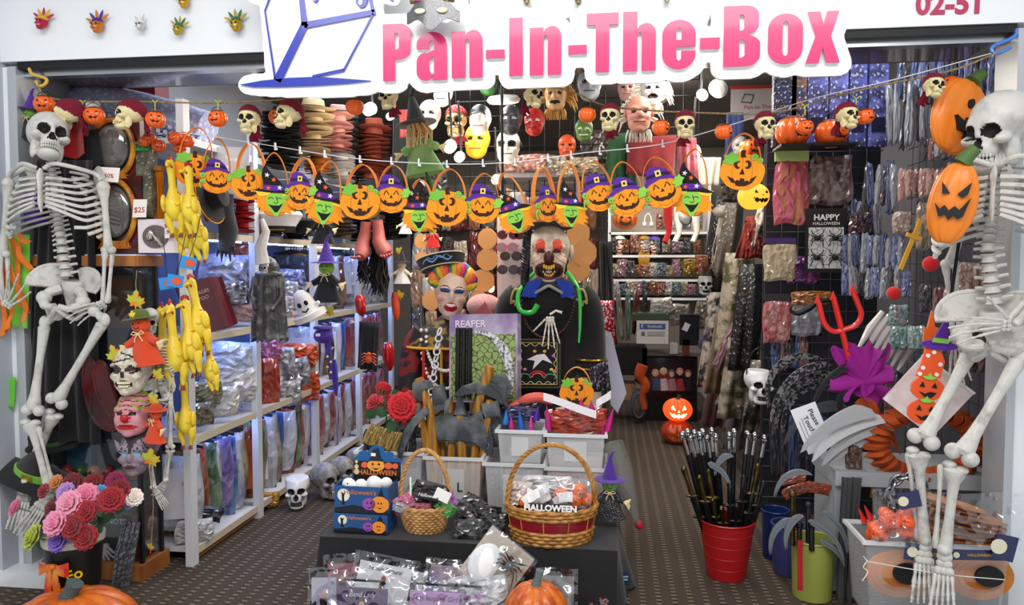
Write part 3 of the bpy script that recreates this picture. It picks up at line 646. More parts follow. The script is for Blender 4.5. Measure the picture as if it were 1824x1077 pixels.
def skeleton(label,J,yaw,scale):
 t=thing('skeleton',label,'skeleton',J['pelvis'])
 O=np.array(J['pelvis']);L=lambda p:np.array(p)-O
 Rz=rotm((0,0,yaw));side=Rz@V3(1,0,0);fr=Rz@V3(0,-1,0);up=V3(0,0,1)
 sk=ob('skull',me_bskull,t,L(J['skull']),J['skull_rot'],scale=J['skull_s']);ob('teeth',me_bteeth,sk)
    # spine: neck to sacrum
 sp=spl([L(p)for p in J['spine']],12);d=np.r_[0,np.cumsum(np.linalg.norm(np.diff(sp,axis=0),axis=1))]
 z=d[0]
 tot=d[-1];n=0;pos=.0
 while pos<tot:
  f=pos/tot;s=scale*(.0125+.012*f)
  c=np.array([np.interp(pos,d,sp[:,k])for k in range(3)]);c2=np.array([np.interp(min(tot,pos+.01),d,sp[:,k])for k in range(3)])
  o=ob('vertebra',me_vert,t,c,scale=(s,s,s*1.15));dr=Vector(c-c2)if np.linalg.norm(c2-c)>1e-6 else Vector((0,0,1))
  o.rotation_euler=(Vector((0,0,1)).rotation_difference(dr).to_matrix()@Euler((0,0,yaw)).to_matrix()).to_euler();pos+=s*1.42;n+=1
        # rib cage
 C=L(J['chest']);cw,cd,ch=J['cage'];lean=J.get('lean',0.)
 Q=lambda x,y,zz:C+side*(x+lean*zz)+fr*(-y)+up*zz
 for k in range(10):
  f=k/9;zz=ch*(.5-.66*f);wx=cw*(.50+.52*math.sin(PI*(.10+.52*f)))*.5*1.12;wy=cd*(.62+.38*math.sin(PI*(.1+.5*f)))*.5;drop=ch*(.20+.22*f)
  for s in(-1,1):
   pts=[];full=k<7;amax=180 if full else 150-10*(k-7)*2
   for a in np.linspace(6,amax*.975,18):
    u=(a-6)/170;dz=drop*(u*1.15 if u<.72 else .828)-(ch*(.02+.26*f*f+.10*f)*((u-.72)/.28)**1.3 if u>.72 and full else 0)
    pts.append(Q(s*wx*math.sin(R(a))**.8,wy*np.sign(math.cos(R(a)))*abs(math.cos(R(a)))**.9,zz-dz))
   MB().tube(spl(pts,2),.0088*scale,8,flat=.7).build('rib',BONE,t)
 st_=MB();st_.tube([Q(0,-cd*.38,ch*.47),Q(0,-cd*.43,ch*.38),Q(0,-cd*.46,ch*.2),Q(0,-cd*.48,0),Q(0,-cd*.48,-ch*.05),Q(0,-cd*.47,-ch*.12)],[.010,.019,.012,.014,.011,.004],10,flat=.5);st_.build('sternum',BONE,t)
 for s in(-1,1):
  sh=L(J['shoulder'][0 if s<0 else 1])
  MB().tube(spl([Q(s*.015,-cd*.40,ch*.48),Q(s*cw*.2,-cd*.42,ch*.54),(Q(s*cw*.4,-cd*.1,ch*.54)+sh+up*.03)/2,sh+up*.028],4),.0085*scale,8).build('clavicle',BONE,t)
  a0=Q(s*cw*.46,cd*.25,ch*.50);a1=Q(s*cw*.16,cd*.52,ch*.45);a2=Q(s*cw*.26,cd*.55,-ch*.18)
  b=MB();b.sheet(lambda u,v:tuple((a0*(1-u)+a1*u)*(1-v)+a2*v+fr*-.012*math.sin(PI*u)*(1-v)),6,6,.006);b.tube([a1,(a0+a1)/2-fr*.015,a0+up*.012,sh+up*.03],[.005,.009,.011,.014],8);b.build('scapula',BONE,t)
        # pelvis
 yp=J.get('pyaw',yaw);Rp=rotm((J.get('ppitch',0),J.get('proll',0),yp));pw,ph=J['pelvis_size'];pv=lambda x,y,zz:Rp@V3(x*pw,y*pw,zz*ph)
 b=MB()
 for s in(-1,1):
  def wing(u,v,s=s):
   r=.10+.40*v;a=R(-35+150*u);x=.16+.36*v*math.sin(a)+.10*v;zz=.02+.42*v*math.cos(a)*.9+.12*v
   return pv(s*min(x,.62),.12-.36*u*v+.10*(1-v)+.05*v*v,zz)
  b.sheet(wing,14,8,.010)
  b.tube([wing(u,1.)for u in np.linspace(0,1,12)],.0075*scale,7)
  b.tube(spl([pv(s*.16,.1,.0),pv(s*.30,.0,-.12),pv(s*.33,-.06,-.30),pv(s*.20,-.16,-.42),pv(s*.03,-.22,-.40)],4),[.022*scale]*4+[.020*scale]*8+[.013*scale]*5,9)
  b.tube(spl([pv(s*.33,-.04,-.28),pv(s*.30,.06,-.48),pv(s*.20,.02,-.62),pv(s*.06,-.16,-.50),pv(s*.02,-.21,-.42)],4),.011*scale,8)
  b.ell(pv(s*.34,-.04,-.24),(.03*scale,)*3,10,8)
 b.tube([pv(0,.14,.22),pv(0,.18,.05),pv(0,.26,-.15),pv(0,.22,-.35),pv(0,.12,-.45)],[.034*scale,.040*scale,.03*scale,.016*scale,.006],12,flat=1.3)
 b.build('pelvis',BONE,t,loc=L(J['pelvis']))
 for nm in('arm','leg'):
  for A in J[nm+'s']:
   p=[L(x)for x in A['j']]
   if nm=='arm':
    if A.get('upper',True):
     b=MB();bone(b,p[0],p[1],.0125*scale,.024*scale,.020*scale);b.ell(p[0]+up*.004,(.026*scale,)*3,12,9);b.ell(p[1]+side*.014,(.017*scale,)*3).ell(p[1]-side*.014,(.017*scale,)*3);b.build('humerus',BONE,t)
    o_=side*.013*scale
    b=MB();bone(b,p[1]+o_-fr*.01,p[2]+o_*.8,.0075*scale,.011*scale,.013*scale,8);b.build('radius',BONE,t)
    b=MB();bone(b,p[1]-o_,p[2]-o_*.8,.0075*scale,.015*scale,.009*scale,8);b.build('ulna',BONE,t)
    b=MB();hand(b,p[2],A['hd'],A['hs'],A['hn'],A.get('hl',.17)*scale,A.get('sp',.32),A.get('curl',.12));b.build('hand',BONE,t)
   else:
    hd,tr,kn,kt,an,toe=p
    b=MB();b.ell(hd,(.026*scale,)*3,12,9);b.tube([hd,(hd+tr)/2,tr],[.014*scale,.017*scale,.022*scale],9);b.ell(tr,(.022*scale,.022*scale,.03*scale));bone(b,tr*.97+kn*.03,kn,.0155*scale,.024*scale,.028*scale,12)
    kd=np.cross(kn-tr,fr);kd/=np.linalg.norm(kd)
    b.ell(kn+kd*.024*scale,(.024*scale,)*3).ell(kn-kd*.024*scale,(.024*scale,)*3);b.build('femur',BONE,t)
    b=MB();bone(b,kt,an,.0135*scale,.032*scale,.020*scale,10);b.ell(kt+kd*.02,(.022,.022,.014)).ell(kt-kd*.02,(.022,.022,.014));b.build('tibia',BONE,t)
    o_=kd*A.get('fib',.03)*scale;b=MB();bone(b,kt+o_+V3(0,0,-.015),an+o_*.7,.0062*scale,.012*scale,.011*scale,8);b.build('fibula',BONE,t)
    b=MB();foot(b,an+(toe-an)*.05,toe-an,A.get('fs',side),np.linalg.norm(toe-an)*1.2);b.build('foot',BONE,t)
 return t
ay=-.10
a=lambda x,y,dy=0.:np.array(at(x,y,ay+dy))
J=dict(pelvis=a(119,515),skull=a(86,244),skull_rot=(R(-16),R(10),R(48)),skull_s=.105,spine=[a(89,276,.0),a(93,305,.02),a(98,345,.07),a(102,385,.06),a(109,430,.0),a(117,492,.0)],chest=a(101,366),cage=(.335,.225,.295),lean=-.05,shoulder=[a(15,327),a(182,333)],pelvis_size=(.235,.19),ppitch=R(-8),proll=R(7),arms=[dict(j=[a(15,329),a(5,452),a(11,545,-.02)],hd=(.62,-.25,.55),hs=(.5,.2,-.6),hn=(.3,-.2,.8),hl=.17,sp=.5),dict(j=[a(184,335),a(193,445),a(187,540)],hd=(-.75,-.2,-.3),hs=(0,-.6,.6),hn=(0,0,-1),hl=.15)],legs=[dict(j=[a(103,560),a(80,574),a(59,730,-.05),a(54,752,-.05),a(89,878,-.06),a(46,942,-.12)],fib=-.032),dict(j=[a(168,553),a(186,570),a(101,714,-.02),a(96,737,-.0),a(51,862,.03),a(30,928,-.02)],fib=.035)])
skeleton('white plastic skeleton facing forward with crossed shins, hung over the roses',J,R(8),1.0)
ay=-.17
J=dict(pelvis=a(1769,575),skull=a(1781,230),skull_rot=(R(8),R(2),R(-62)),skull_s=.122,spine=[a(1777,284,.02),a(1774,310,.02),a(1772,350,.05),a(1766,400,.05),a(1760,440),a(1762,475),a(1771,540)],chest=a(1779,380),cage=(.34,.23,.33),lean=.0,shoulder=[a(1744,330,.14),a(1828,318,-.08)],pelvis_size=(.27,.21),pyaw=R(-35),ppitch=R(-4),arms=[dict(j=[a(1738,335,.15),a(1692,470,.28),a(1704,596,.28)],hd=(.05,-.05,-1),hs=(.9,.3,0),hn=(.3,-.3,-.2),hl=.18,sp=.3),dict(j=[a(1832,322,-.08),a(1862,500,-.08),a(1800,578,-.16)],hd=(-1,-.1,-.08),hs=(0,.3,-.9),hn=(.0,-.2,-.5),hl=.17,sp=.3)],legs=[dict(j=[a(1740,618,.06),a(1729,626,.06),a(1645,782,.0),a(1636,806,.02),a(1647,968,.02),a(1646,1058,-.05)],fib=.03,fs=(.8,-.3,.1)),dict(j=[a(1796,618,-.06),a(1818,634,-.06),a(1713,810,-.10),a(1702,832,-.08),a(1683,985,-.06),a(1678,1084,-.12)],fib=.04)])
skeleton('larger white skeleton turned in profile, hanging beside the foam pumpkins',J,R(-36),1.15)
# ---------------------------------------------------------------- makers for the goods
def face_sdf(nose=.16,eye=.15,mouth=.0,jaw=.62,brow=.14,cheek=.18,smile=0.):
 def f(p):
  d=E(p,(0,.1,.18),(.70,.80,.82));d=smin(d,E(p,(0,-.28,-.45),(jaw,.52,.52)),.2)
  for s in(-1,1):
   d=smin(d,E(p,(s*.28,-.66,.22),(.26,.14,brow)),.1);d=smin(d,E(p,(s*.34,-.56,-.22),(.24,.22,cheek)),.12)
   d=smax(d,-E(p,(s*.27,-.86,.06),(.19,.20,eye)),.05)
  d=smin(d,E(p,(0,-.78,-.10),(nose,nose*1.25,.22)),.08)
  d=smin(d,E(p,(0,-.70,-.48),(.30,.14,.12)),.08)
  d=smin(d,E(p,(0,-.58,-.80),(.24,.20,.16)),.08)
  if mouth:d=smax(d,-E(p,(0,-.92,-.48),(.34,.28,mouth)),.04)
  return d
 return f
def mask_mesh(mats,sdf,mfn,nu=72,nv=56,back=.25,name='face'):
 c0=np.array((0,0.,-.1));b=MB();b.star(star_of(sdf,c0,1.8,70),(0,0,0),1.,nu,nv,mfn=lambda c:mfn(c+c0),keep=(lambda c:c[:,1]<back)if back is not None else None);b.v[0]+=c0
 return b.mesh(name,mats,ang=0)
def el2(c,x,z,rx,rz):return((c[:,0]-x)/rx)**2+((c[:,2]-z)/rz)**2<1
def base_regions(c,eye=(.27,.06,.15,.10),mouth=(.0,-.48,.26,.07)):
 m=np.zeros(len(c),int);fr=c[:,1]<-.3
 for s in(-1,1):m[fr&el2(c,s*eye[0],eye[1],eye[2],eye[3])]=1
 m[fr&el2(c,*mouth)]=2
 return m
MAPLE=[(0,-.5),(.04,-.2),(.30,-.28),(.26,-.12),(.50,.05),(.40,.08),(.44,.28),(.26,.20),(.20,.32),(.12,.26),(.14,.46),(.0,.60),(-.14,.46),(-.12,.26),(-.20,.32),(-.26,.20),(-.44,.28),(-.40,.08),(-.50,.05),(-.26,-.12),(-.30,-.28),(-.04,-.2)]
leaf_m=mat('maple',hx('#b6c53a'),.7,col2=hx('#e8862a'),nscale=2.2,contrast=(.45,.6))
me_maple=MB().prism(MAPLE,-.03,.03).mesh('leaf',leaf_m,False)
def maple(x,y,w_,Y,tilt,lb,yaw=0):return tag(ob('maple_leaf',me_maple,None,at(x,y,Y),(R(10),R(tilt),R(yaw)),scale=w_*mpp(Y,x)),lb,'leaf','fabric maple leaves')
# rose bloom: rings of cupped petals
def rose_mesh(mt):
 b=MB();rnd=random.Random(3)
 for L,(n,r0,r1,h0,h1)in enumerate(((3,.10,.16,.30,.52),(4,.22,.34,.22,.50),(5,.38,.60,.12,.42),(6,.55,.95,.0,.28),(6,.6,1.05,-.15,.05))):
  for i in range(n):
   a0=2*PI*(i/n)+L*.7+rnd.uniform(-.1,.1);sp=2*PI/n*.72
   def fn(u,v):
    a=a0+(u-.5)*sp*2*(.55+.45*math.sin(PI*(.25+.6*v)));r=r0*.5+(r1-r0*.5)*v+.06*(v**3)*math.cos(4*u*PI);return(r*math.cos(a),r*math.sin(a),h0-.25+(h1-h0+.25)*(v**.7)-.10*v**4*(abs(u-.5)*2))
   b.sheet(fn,4,3,.025)
 b.ell((0,0,.0),(.4,.4,.3),8,6);return b.mesh('bloom',mt,ang=0)
ROSE={}
def rose(x,y,r,Y,hexc,lb,tilt=(60,0),grp='bouquet roses'):
 if hexc not in ROSE:ROSE[hexc]=rose_mesh(mat('petal'+hexc,hx(hexc),.65,sheen=.3,bump=.15,bscale=20))
 s=r*mpp(Y,x);t=thing('rose',lb,'flower',at(x,y,Y),(R(tilt[0]),0,R(tilt[1])),s,grp)
 ob('bloom',ROSE[hexc],t);ob('calyx',ME_CALYX,t);return t
ME_CALYX=MB().lathe([(.05,-1.6),(.06,-.5),(.3,-.25),(.42,-.02),(.2,.1)],8).mesh('calyx',pl('#3f6b32',.6))
# rubber chicken, 1 unit = length from comb to feet
yel=mat('rubber_yellow',hx('#ecd23f'),.38,col2=hx('#e0bd2e'),nscale=4,sss=.05);crim=pl('#a81f2a',.4);toe=pl('#7a3a28',.5)
def _ck():
 b=MB();b.tube(spl([(0,0,.90),(-.005,0,.84),(0,0,.74),(.0,0,.62),(.0,0,.52),(0,0,.44),(0,.0,.36),(0,0,.27),(0,0,.20)],3),list(np.interp(np.linspace(0,1,25),[0,.08,.16,.28,.42,.55,.7,.85,1],[.02,.060,.064,.05,.052,.085,.118,.115,.05])),14,flat=.8)
 for s in(-1,1):b.tube(spl([(s*.06,0,.28),(s*.075,-.01,.19),(s*.055,0,.11),(s*.05,-.0,.05)],3),list(np.linspace(.056,.02,10)),9);b.ell((s*.108,-.02,.40),(.03,.055,.10),10,7)
 b.tube([(0,-.04,.83),(0,-.10,.82),(0,-.13,.80)],[.03,.022,.006],8)
 P=[('body',b.mesh('body',yel,ang=0))]
 c=MB()
 for i in range(4):c.ell((0,-.03+.025*i,.90+.012*math.sin(i)),(.014,.02,.035),8,6)
 P.append(('comb',c.mesh('comb',crim)))
 P.append(('collar',MB().tube([(.058*math.cos(a),.048*math.sin(a),.515)for a in np.linspace(0,2*PI,16,endpoint=False)],.007,5,closed=True).mesh('collar',crim)))
 for s in(-1,1):
  P.append(('eye',MB().ell((s*.028,-.048,.80),(.015,.01,.017),8,6).mesh('eye',crim)))
  f=MB()
  for k in(-1,0,1):f.tube([(s*.05,0,.06),(s*.05+k*.014,-.02,.025),(s*.05+k*.022,-.03,.0)],[.016,.012,.004],6)
  P.append(('foot',f.mesh('foot',toe)))
  P.append(('wing_line',MB().tube([(s*.02,-.088,.46),(s*.03,-.10,.40),(s*.06,-.10,.36),(s*.095,-.075,.37),(s*.108,-.05,.44)],.004,4).mesh('wing_line',pl('#c2a028',.5))))
 return P
CHICK=_ck()
def chicken(x0,y0,x1,y1,Y,yaw,lb):
 p=at(x1,y1,Y);q=at(x0,y0,Y);L=(q-p).length;a=math.atan2(q.x-p.x,q.z-p.z)
 t=thing('rubber_chicken',lb,'toy',p,(0,a,R(yaw)),L/.94,'yellow rubber chickens')
 for n,me in CHICK:ob(n,me,t)
def price_card(x,y,w_,h_,Y,s,lb,tilt=0,c='#f3eeea',tc='#c0392b'):
 k=mpp(Y,x);t=thing('price_card',lb,'price tag',at(x,y,Y),(R(-8),R(tilt),0));MB().box((0,0,0),(w_*k,.002,h_*k)).build('card',pl(c,.5),t,smooth=False)
 text(s,h_*k*.42,pl(tc,.5),t,(0,-.002,-.1*h_*k));return t
    # ---------------------------------------------------------------- glass cabinet by the jamb
CX0,CX1,CY0,CY1=-2.07,-1.63,.03,.17
CMY=(CY0+CY1)/2
CT=at(250,452,.03).z
wood=mat('oak',hx('#b0713a'),.45,col2=hx('#8f5527'),nscale=3,kind='wave',contrast=(.2,.8))
cab=thing('glass_cabinet','tall glass display cabinet with oak base behind the roses','cabinet',((CX0+CX1)/2,CMY,0))
cx=(CX0+CX1)/2;cw_=CX1-CX0;cd_=CY1-CY0;q=lambda X,Y,Z:(X-cx,Y-CMY,Z)
MB().box(q(cx,CMY,.035),(cw_+.04,cd_+.06,.07)).build('base',wood,cab,smooth=False)
MB().box(q(cx,CMY,CT-.012),(cw_+.04,cd_+.04,.02)).build('top',WHITE,cab,smooth=False)
MB().box(q(cx,CY0-.022,CT-.03),(cw_+.04,.012,.045)).box(q(CX1+.022,CMY,CT-.03),(.012,cd_+.04,.045)).build('edge_strip',wood,cab,smooth=False)
for X in(CX0,CX1):
 for Y in(CY0,CY1):MB().box(q(X,Y,CT/2),(.016,.016,CT-.09)).build('post',pl('#3a3c40',.3,metal=.8),cab,smooth=False)
for z in(.42,.80,1.10):MB().box(q(cx,CMY,z),(cw_-.03,cd_-.03,.006)).build('glass_shelf',GLASS,cab,smooth=False)
MB().box(q(cx,CY0,CT/2),(cw_-.02,.004,CT-.12)).build('pane',GLASS,cab,smooth=False);MB().box(q(CX1,CMY,CT/2),(.004,cd_-.02,CT-.12)).build('pane',GLASS,cab,smooth=False)
MB().box(q(cx,CY1,CT/2),(cw_,.01,CT-.1)).build('backing_panel',pl('#56606a',.5),cab,smooth=False)
# stock inside the cabinet
def carton(name,label,X,Y,Z,d,c,rz=0,prints=(),grp=None,cat='box'):
 t=thing(name,label,cat,(X,Y,Z),(0,0,R(rz)),None,grp);MB().box((0,0,d[2]/2),d).build('carton',pl(c,.35),t,smooth=False)
 for s,sz,x,z,col in prints:text(s,sz,pl(col,.4),t,(x,-d[1]/2-.001,z))
 return t
carton('boxed_notebook','black boxed notebook with spidery white title at the foot of the cabinet',-1.80,.07,.07,(.22,.04,.22),'#131316',0,[('DEATH NOTE',.034,-.02,.17,'#d8d8da')])
b=MB()
for k in range(7):
 a=R(200+k*22);b.tube([(-1.82+.02*math.cos(a*3),.044,.14),(-1.82+.05*math.cos(a),.042,.13+.05*math.sin(a)),(-1.82+.075*math.cos(a+.3),.044,.12+.085*math.sin(a+.2))],[.008,.006,.002],5)
tag(b.build('skeletal_claw',pl('#d5d6d8',.5)),'white skeletal claw ornament against the black boxed notebook','ornament')
carton('game_box','rust brown boxed game low in the cabinet corner',-1.69,.10,.07,(.09,.10,.20),'#5e2a1e',0)
tt=thing('crystal_wrap','crumpled dark silver wrapped rods leaning at the cabinet foot','packet',(-1.66,-.05,0))
for k in range(4):MB().tube([(-.05+.02*k,0,0),(-.035+.022*k,.01,.14),(-.01+.02*k,.03,.27)],[.012,.014,.008],7).build('wrapped_rod',mat('silverwrap',hx('#8b9096'),.18,metal=.8,bump=.8,bscale=60),tt)
for i,(X,Y,z,d,c,nm,lb)in enumerate([(-1.95,.2,.423,(.12,.16,.20),'#2d4a66','dvd_box','steel blue box on the lower glass shelf'),(-1.78,.22,.423,(.16,.12,.16),'#1c2230','figure_box','navy box beside the steel blue box in the cabinet'),(-1.93,.2,.803,(.18,.16,.14),'#3a4630','figure_box','olive box on the middle glass shelf'),(-1.74,.2,.803,(.12,.14,.18),'#22344f','figure_box','blue box on the middle glass shelf by the post'),(-1.90,.2,1.103,(.2,.12,.16),'#4d2a22','figure_box','brown box on the top glass shelf'),(-1.72,.2,1.103,(.12,.12,.22),'#4a3426','figure_box','tall tan box on the top glass shelf'),(-1.90,.2,.073,(.16,.14,.24),'#2a2d33','figure_box','charcoal box on the cabinet floor')]):
 carton(nm,lb,X,.11,z,(d[0],.08,d[2]),c)
for i in range(6):
 p=(-2.0+.065*i,.06,.425);o=MB().ell((0,0,.03),(.028,.03,.03),10,7,0).ell((0,-.024,.035),(.012,.008,.008),6,5,1)
 tag(o.build('trinket',[pl(['#8a2a22','#3d5a34','#9a6b28'][i%3],.3),SOCK],loc=p),'small %s trinket on the lower glass shelf, %s from the jamb'%(['red','green','amber'][i%3],ORD[i]),'trinket','cabinet trinkets')
    # window boxes with a crystal ball each
maroon=mat('maroon_print',hx('#5b1a1c'),.35,col2=hx('#2c0d10'),nscale=9,coat=.4)
def ball_box(x,y,w_,h_,Y,lb,txt):
 k=mpp(Y,x);W_,H_=w_*k,h_*k;t=thing('crystal_ball_box',lb,'box',at(x,y+h_/2,Y))
 MB().box((0,.07,H_/2),(W_,.12,H_)).build('carton',maroon,t,smooth=False)
 MB().prism(oval(0,H_*.52,W_*.36,H_*.37,28),.006,.0125).build('window',pl('#221e22',.2),t,smooth=False)
 gm=mat('gilt',hx('#d9962e'),.35,col2=hx('#8e4a12'),nscale=14)
 MB().tube([(W_*.40*math.cos(a),-.002,H_*.52+H_*.42*math.sin(a))for a in np.linspace(0,2*PI,40,endpoint=False)],.012,8,closed=True).build('window_ring',gm,t)
 MB().ell((0,.0,H_*.54),(W_*.33,.03,H_*.34),24,16).build('ball',mat('ballglass',hx('#8a8580'),.04,col2=hx('#3a3634'),nscale=7,coat=1.,metal=.3),t)
 MB().prism([(-W_*.30,H_*.06),(W_*.30,H_*.06),(W_*.22,H_*.16),(-W_*.22,H_*.16)],-.012,.01).build('ball_stand',gm,t,smooth=False)
 if txt:text(txt,H_*.10,pl('#e5762a',.4),t,(W_*.2,-.0145,H_*.11))
ball_box(205,388,92,126,.07,'maroon window box with crystal ball standing on the cabinet top','BALL')
ball_box(202,272,92,108,.09,'maroon window box with crystal ball stacked on the other','')
ball_box(138,272,60,106,.16,'third crystal ball box mostly hidden behind the skeleton skull','')
ball_box(140,392,60,122,.16,'lower crystal ball box behind the skeleton ribs','')
price_card(195,311,34,24,-.0,'50%','white pointed price card marked fifty on the crystal ball boxes',4)
price_card(249,371,24,30,.05,'$25','white price card marked twenty-five beside the crystal ball box')
# white box with oval window and chrome skull
k=mpp(.03,276);t=thing('goblet_box','white gift box with oval window at the cabinet corner','box',at(276,450,.05))
MB().box((0,.07,28*k),(64*k,.12,56*k)).build('carton',pl('#eadfe3',.4),t,smooth=False)
MB().prism(oval(0,27*k,23*k,19*k,28),.004,.0105).build('window',pl('#6e6160',.15),t,smooth=False)
MB().ell((-8*k,-.004,30*k),(9*k,.012,9*k),14,10).tube([(-2*k,-.004,30*k),(6*k,-.006,22*k),(14*k,-.004,12*k)],[.01,.012,.008],8).build('chrome_ornament',pl('#cfcac2',.12,metal=1.),t)
MB().box((27*k,-.0,40*k),(14*k,.016,32*k)).build('price_sticker',WHITE,t,smooth=False);text('$19',9*k,pl('#c0392b',.5),t,(27*k,-.0095,44*k));text('.90',9*k,pl('#c0392b',.5),t,(27*k,-.0095,34*k))
# tall green header pack and gold tinsel
k=mpp(.1,265);t=thing('toy_sword_pack','clear tube pack with green header behind the crystal boxes','packet',at(264,395,.12))
MB().box((0,0,62*k),(26*k,.05,110*k)).build('sleeve',wrap('#6f6d58','#43463a'),t,smooth=False);MB().box((0,-.004,122*k),(24*k,.06,14*k)).build('header_card',pl('#2f9b48',.4),t,smooth=False);text('TOYS',9*k,pl('#0c2f14',.4),t,(0,-.036,122*k))
t=thing('tinsel_curtain','gold metallic tinsel curtain pack beside the rubber chickens','packet',at(283,392,.13));rnd=random.Random(2)
b=MB()
for i in range(26):b.tube([((i%13-6)*.0035,(i//13)*.01,0),((i%13-6)*.0032+rnd.uniform(-.003,.003),(i//13)*.01,.11),((i%13-6)*.003,(i//13)*.01,.22)],.0018,4)
o=b.build('tinsel',pl('#d9952a',.2,metal=.9),t);o['kind']='stuff'
MB().box((0,0,.225),(.05,.03,.02)).build('header_card',pl('#8c5a1a',.4),t,smooth=False)
# clusters of little orange lantern weights
lan=plastic('#d9551f')
me_lan=jack_mesh([lan,pl('#7a2208',.4)],'smile',8,48,32,dip=.12,sq=.9)
for g,L in(('by the green header pack',[(256,253,9),(266,247,11),(283,260,12),(274,252,9)]),('over the first felt bag',[(312,246,12),(334,252,11),(320,263,11),(327,243,9)])):
 for i,(x,y,r)in enumerate(L):tag(ob('mini_lantern',me_lan,None,at(x,y,.06+.02*i),(0,0,R(15*i)),scale=r*mpp(.06,x)),'tiny orange pumpkin lantern %s, %s of its cluster'%(g,ORD[i]),'lantern','tiny lantern clusters')
    # rubber chickens
CH=[(303,276,316,424,.0,10,'rubber chicken hanging highest with its eye showing'),(330,288,345,424,-.02,-25,'rubber chicken half hidden by the first felt bag'),(322,345,336,468,.05,5,'rubber chicken under the top pair, left feet lower'),(345,348,362,470,.03,-10,'rubber chicken under the top pair beside the red headband'),(288,538,292,690,.03,35,'rubber chicken at the back of the bunch with blue cards'),(303,532,318,696,-.03,18,'middle rubber chicken of the bunch with blue cards'),(318,526,352,672,-.0,-22,'rubber chicken leaning outward in the bunch with blue cards'),(333,488,368,634,.06,-12,'rubber chicken hanging above the silver shelf packets'),(362,595,384,702,.07,-20,'rubber chicken with only body and legs showing'),(327,672,334,800,.04,8,'lone rubber chicken hanging lowest of all')]
for c in CH:chicken(*c)
for i,(x,y,tl)in enumerate(((298,504,-8),(336,468,12),(312,500,10))):
 k=mpp(-.05,x);t=thing('hang_card',['blue hang card above the middle rubber chicken','blue hang card at the feet of the upper chickens','second blue hang card overlapping the middle one'][i],'tag',at(x,y,-.05-.01*i),(0,R(tl),R(10)))
 MB().box((0,0,0),(26*k,.003,20*k)).build('card',pl('#2f8fd6',.4),t,smooth=False);MB().prism(oval(3*k,0,8*k,6*k,14),-.004,-.002).build('print',pl('#e2562a',.4),t,smooth=False)
 MB().tube([(0,0,10*k),(2*k,.01,40*k),(0,.03,80*k)],.0015,5).build('loop',BLACK,t)
    # small grey skeleton hanging by the cabinet corner (half life size)
ay=-.05;O_=np.array(at(286,695,ay));a2=lambda x,y,dy=0.:O_+2.*(np.array(at(x,y,ay+dy))-O_)
J=dict(pelvis=O_,skull=a2(266,571),skull_rot=(R(6),R(4),R(28)),skull_s=.10,spine=[a2(270,592,.01),a2(274,605,.02),a2(279,630,.03),a2(283,655,.02),a2(285,685)],chest=a2(279,635),cage=(.30,.2,.27),shoulder=[a2(252,612),a2(307,612)],pelvis_size=(.22,.18),arms=[dict(j=[a2(252,612),a2(250,665),a2(255,700)],hd=(.1,-.1,-1),hs=(1,0,0),hn=(0,-.5,0),hl=.17),dict(j=[a2(306,612),a2(305,668),a2(304,716)],hd=(.06,-.1,-1),hs=(1,0,0),hn=(0,-.5,0),hl=.19)],legs=[dict(j=[a2(276,705),a2(268,710),a2(268,790),a2(266,797),a2(275,868),a2(292,898)]),dict(j=[a2(296,705),a2(304,710),a2(303,795),a2(303,803),a2(296,855),a2(280,880)])])
ms=skeleton('half-size grey skeleton hanging at the cabinet corner behind the masks',J,R(5),.9);ms.scale=(.5,)*3
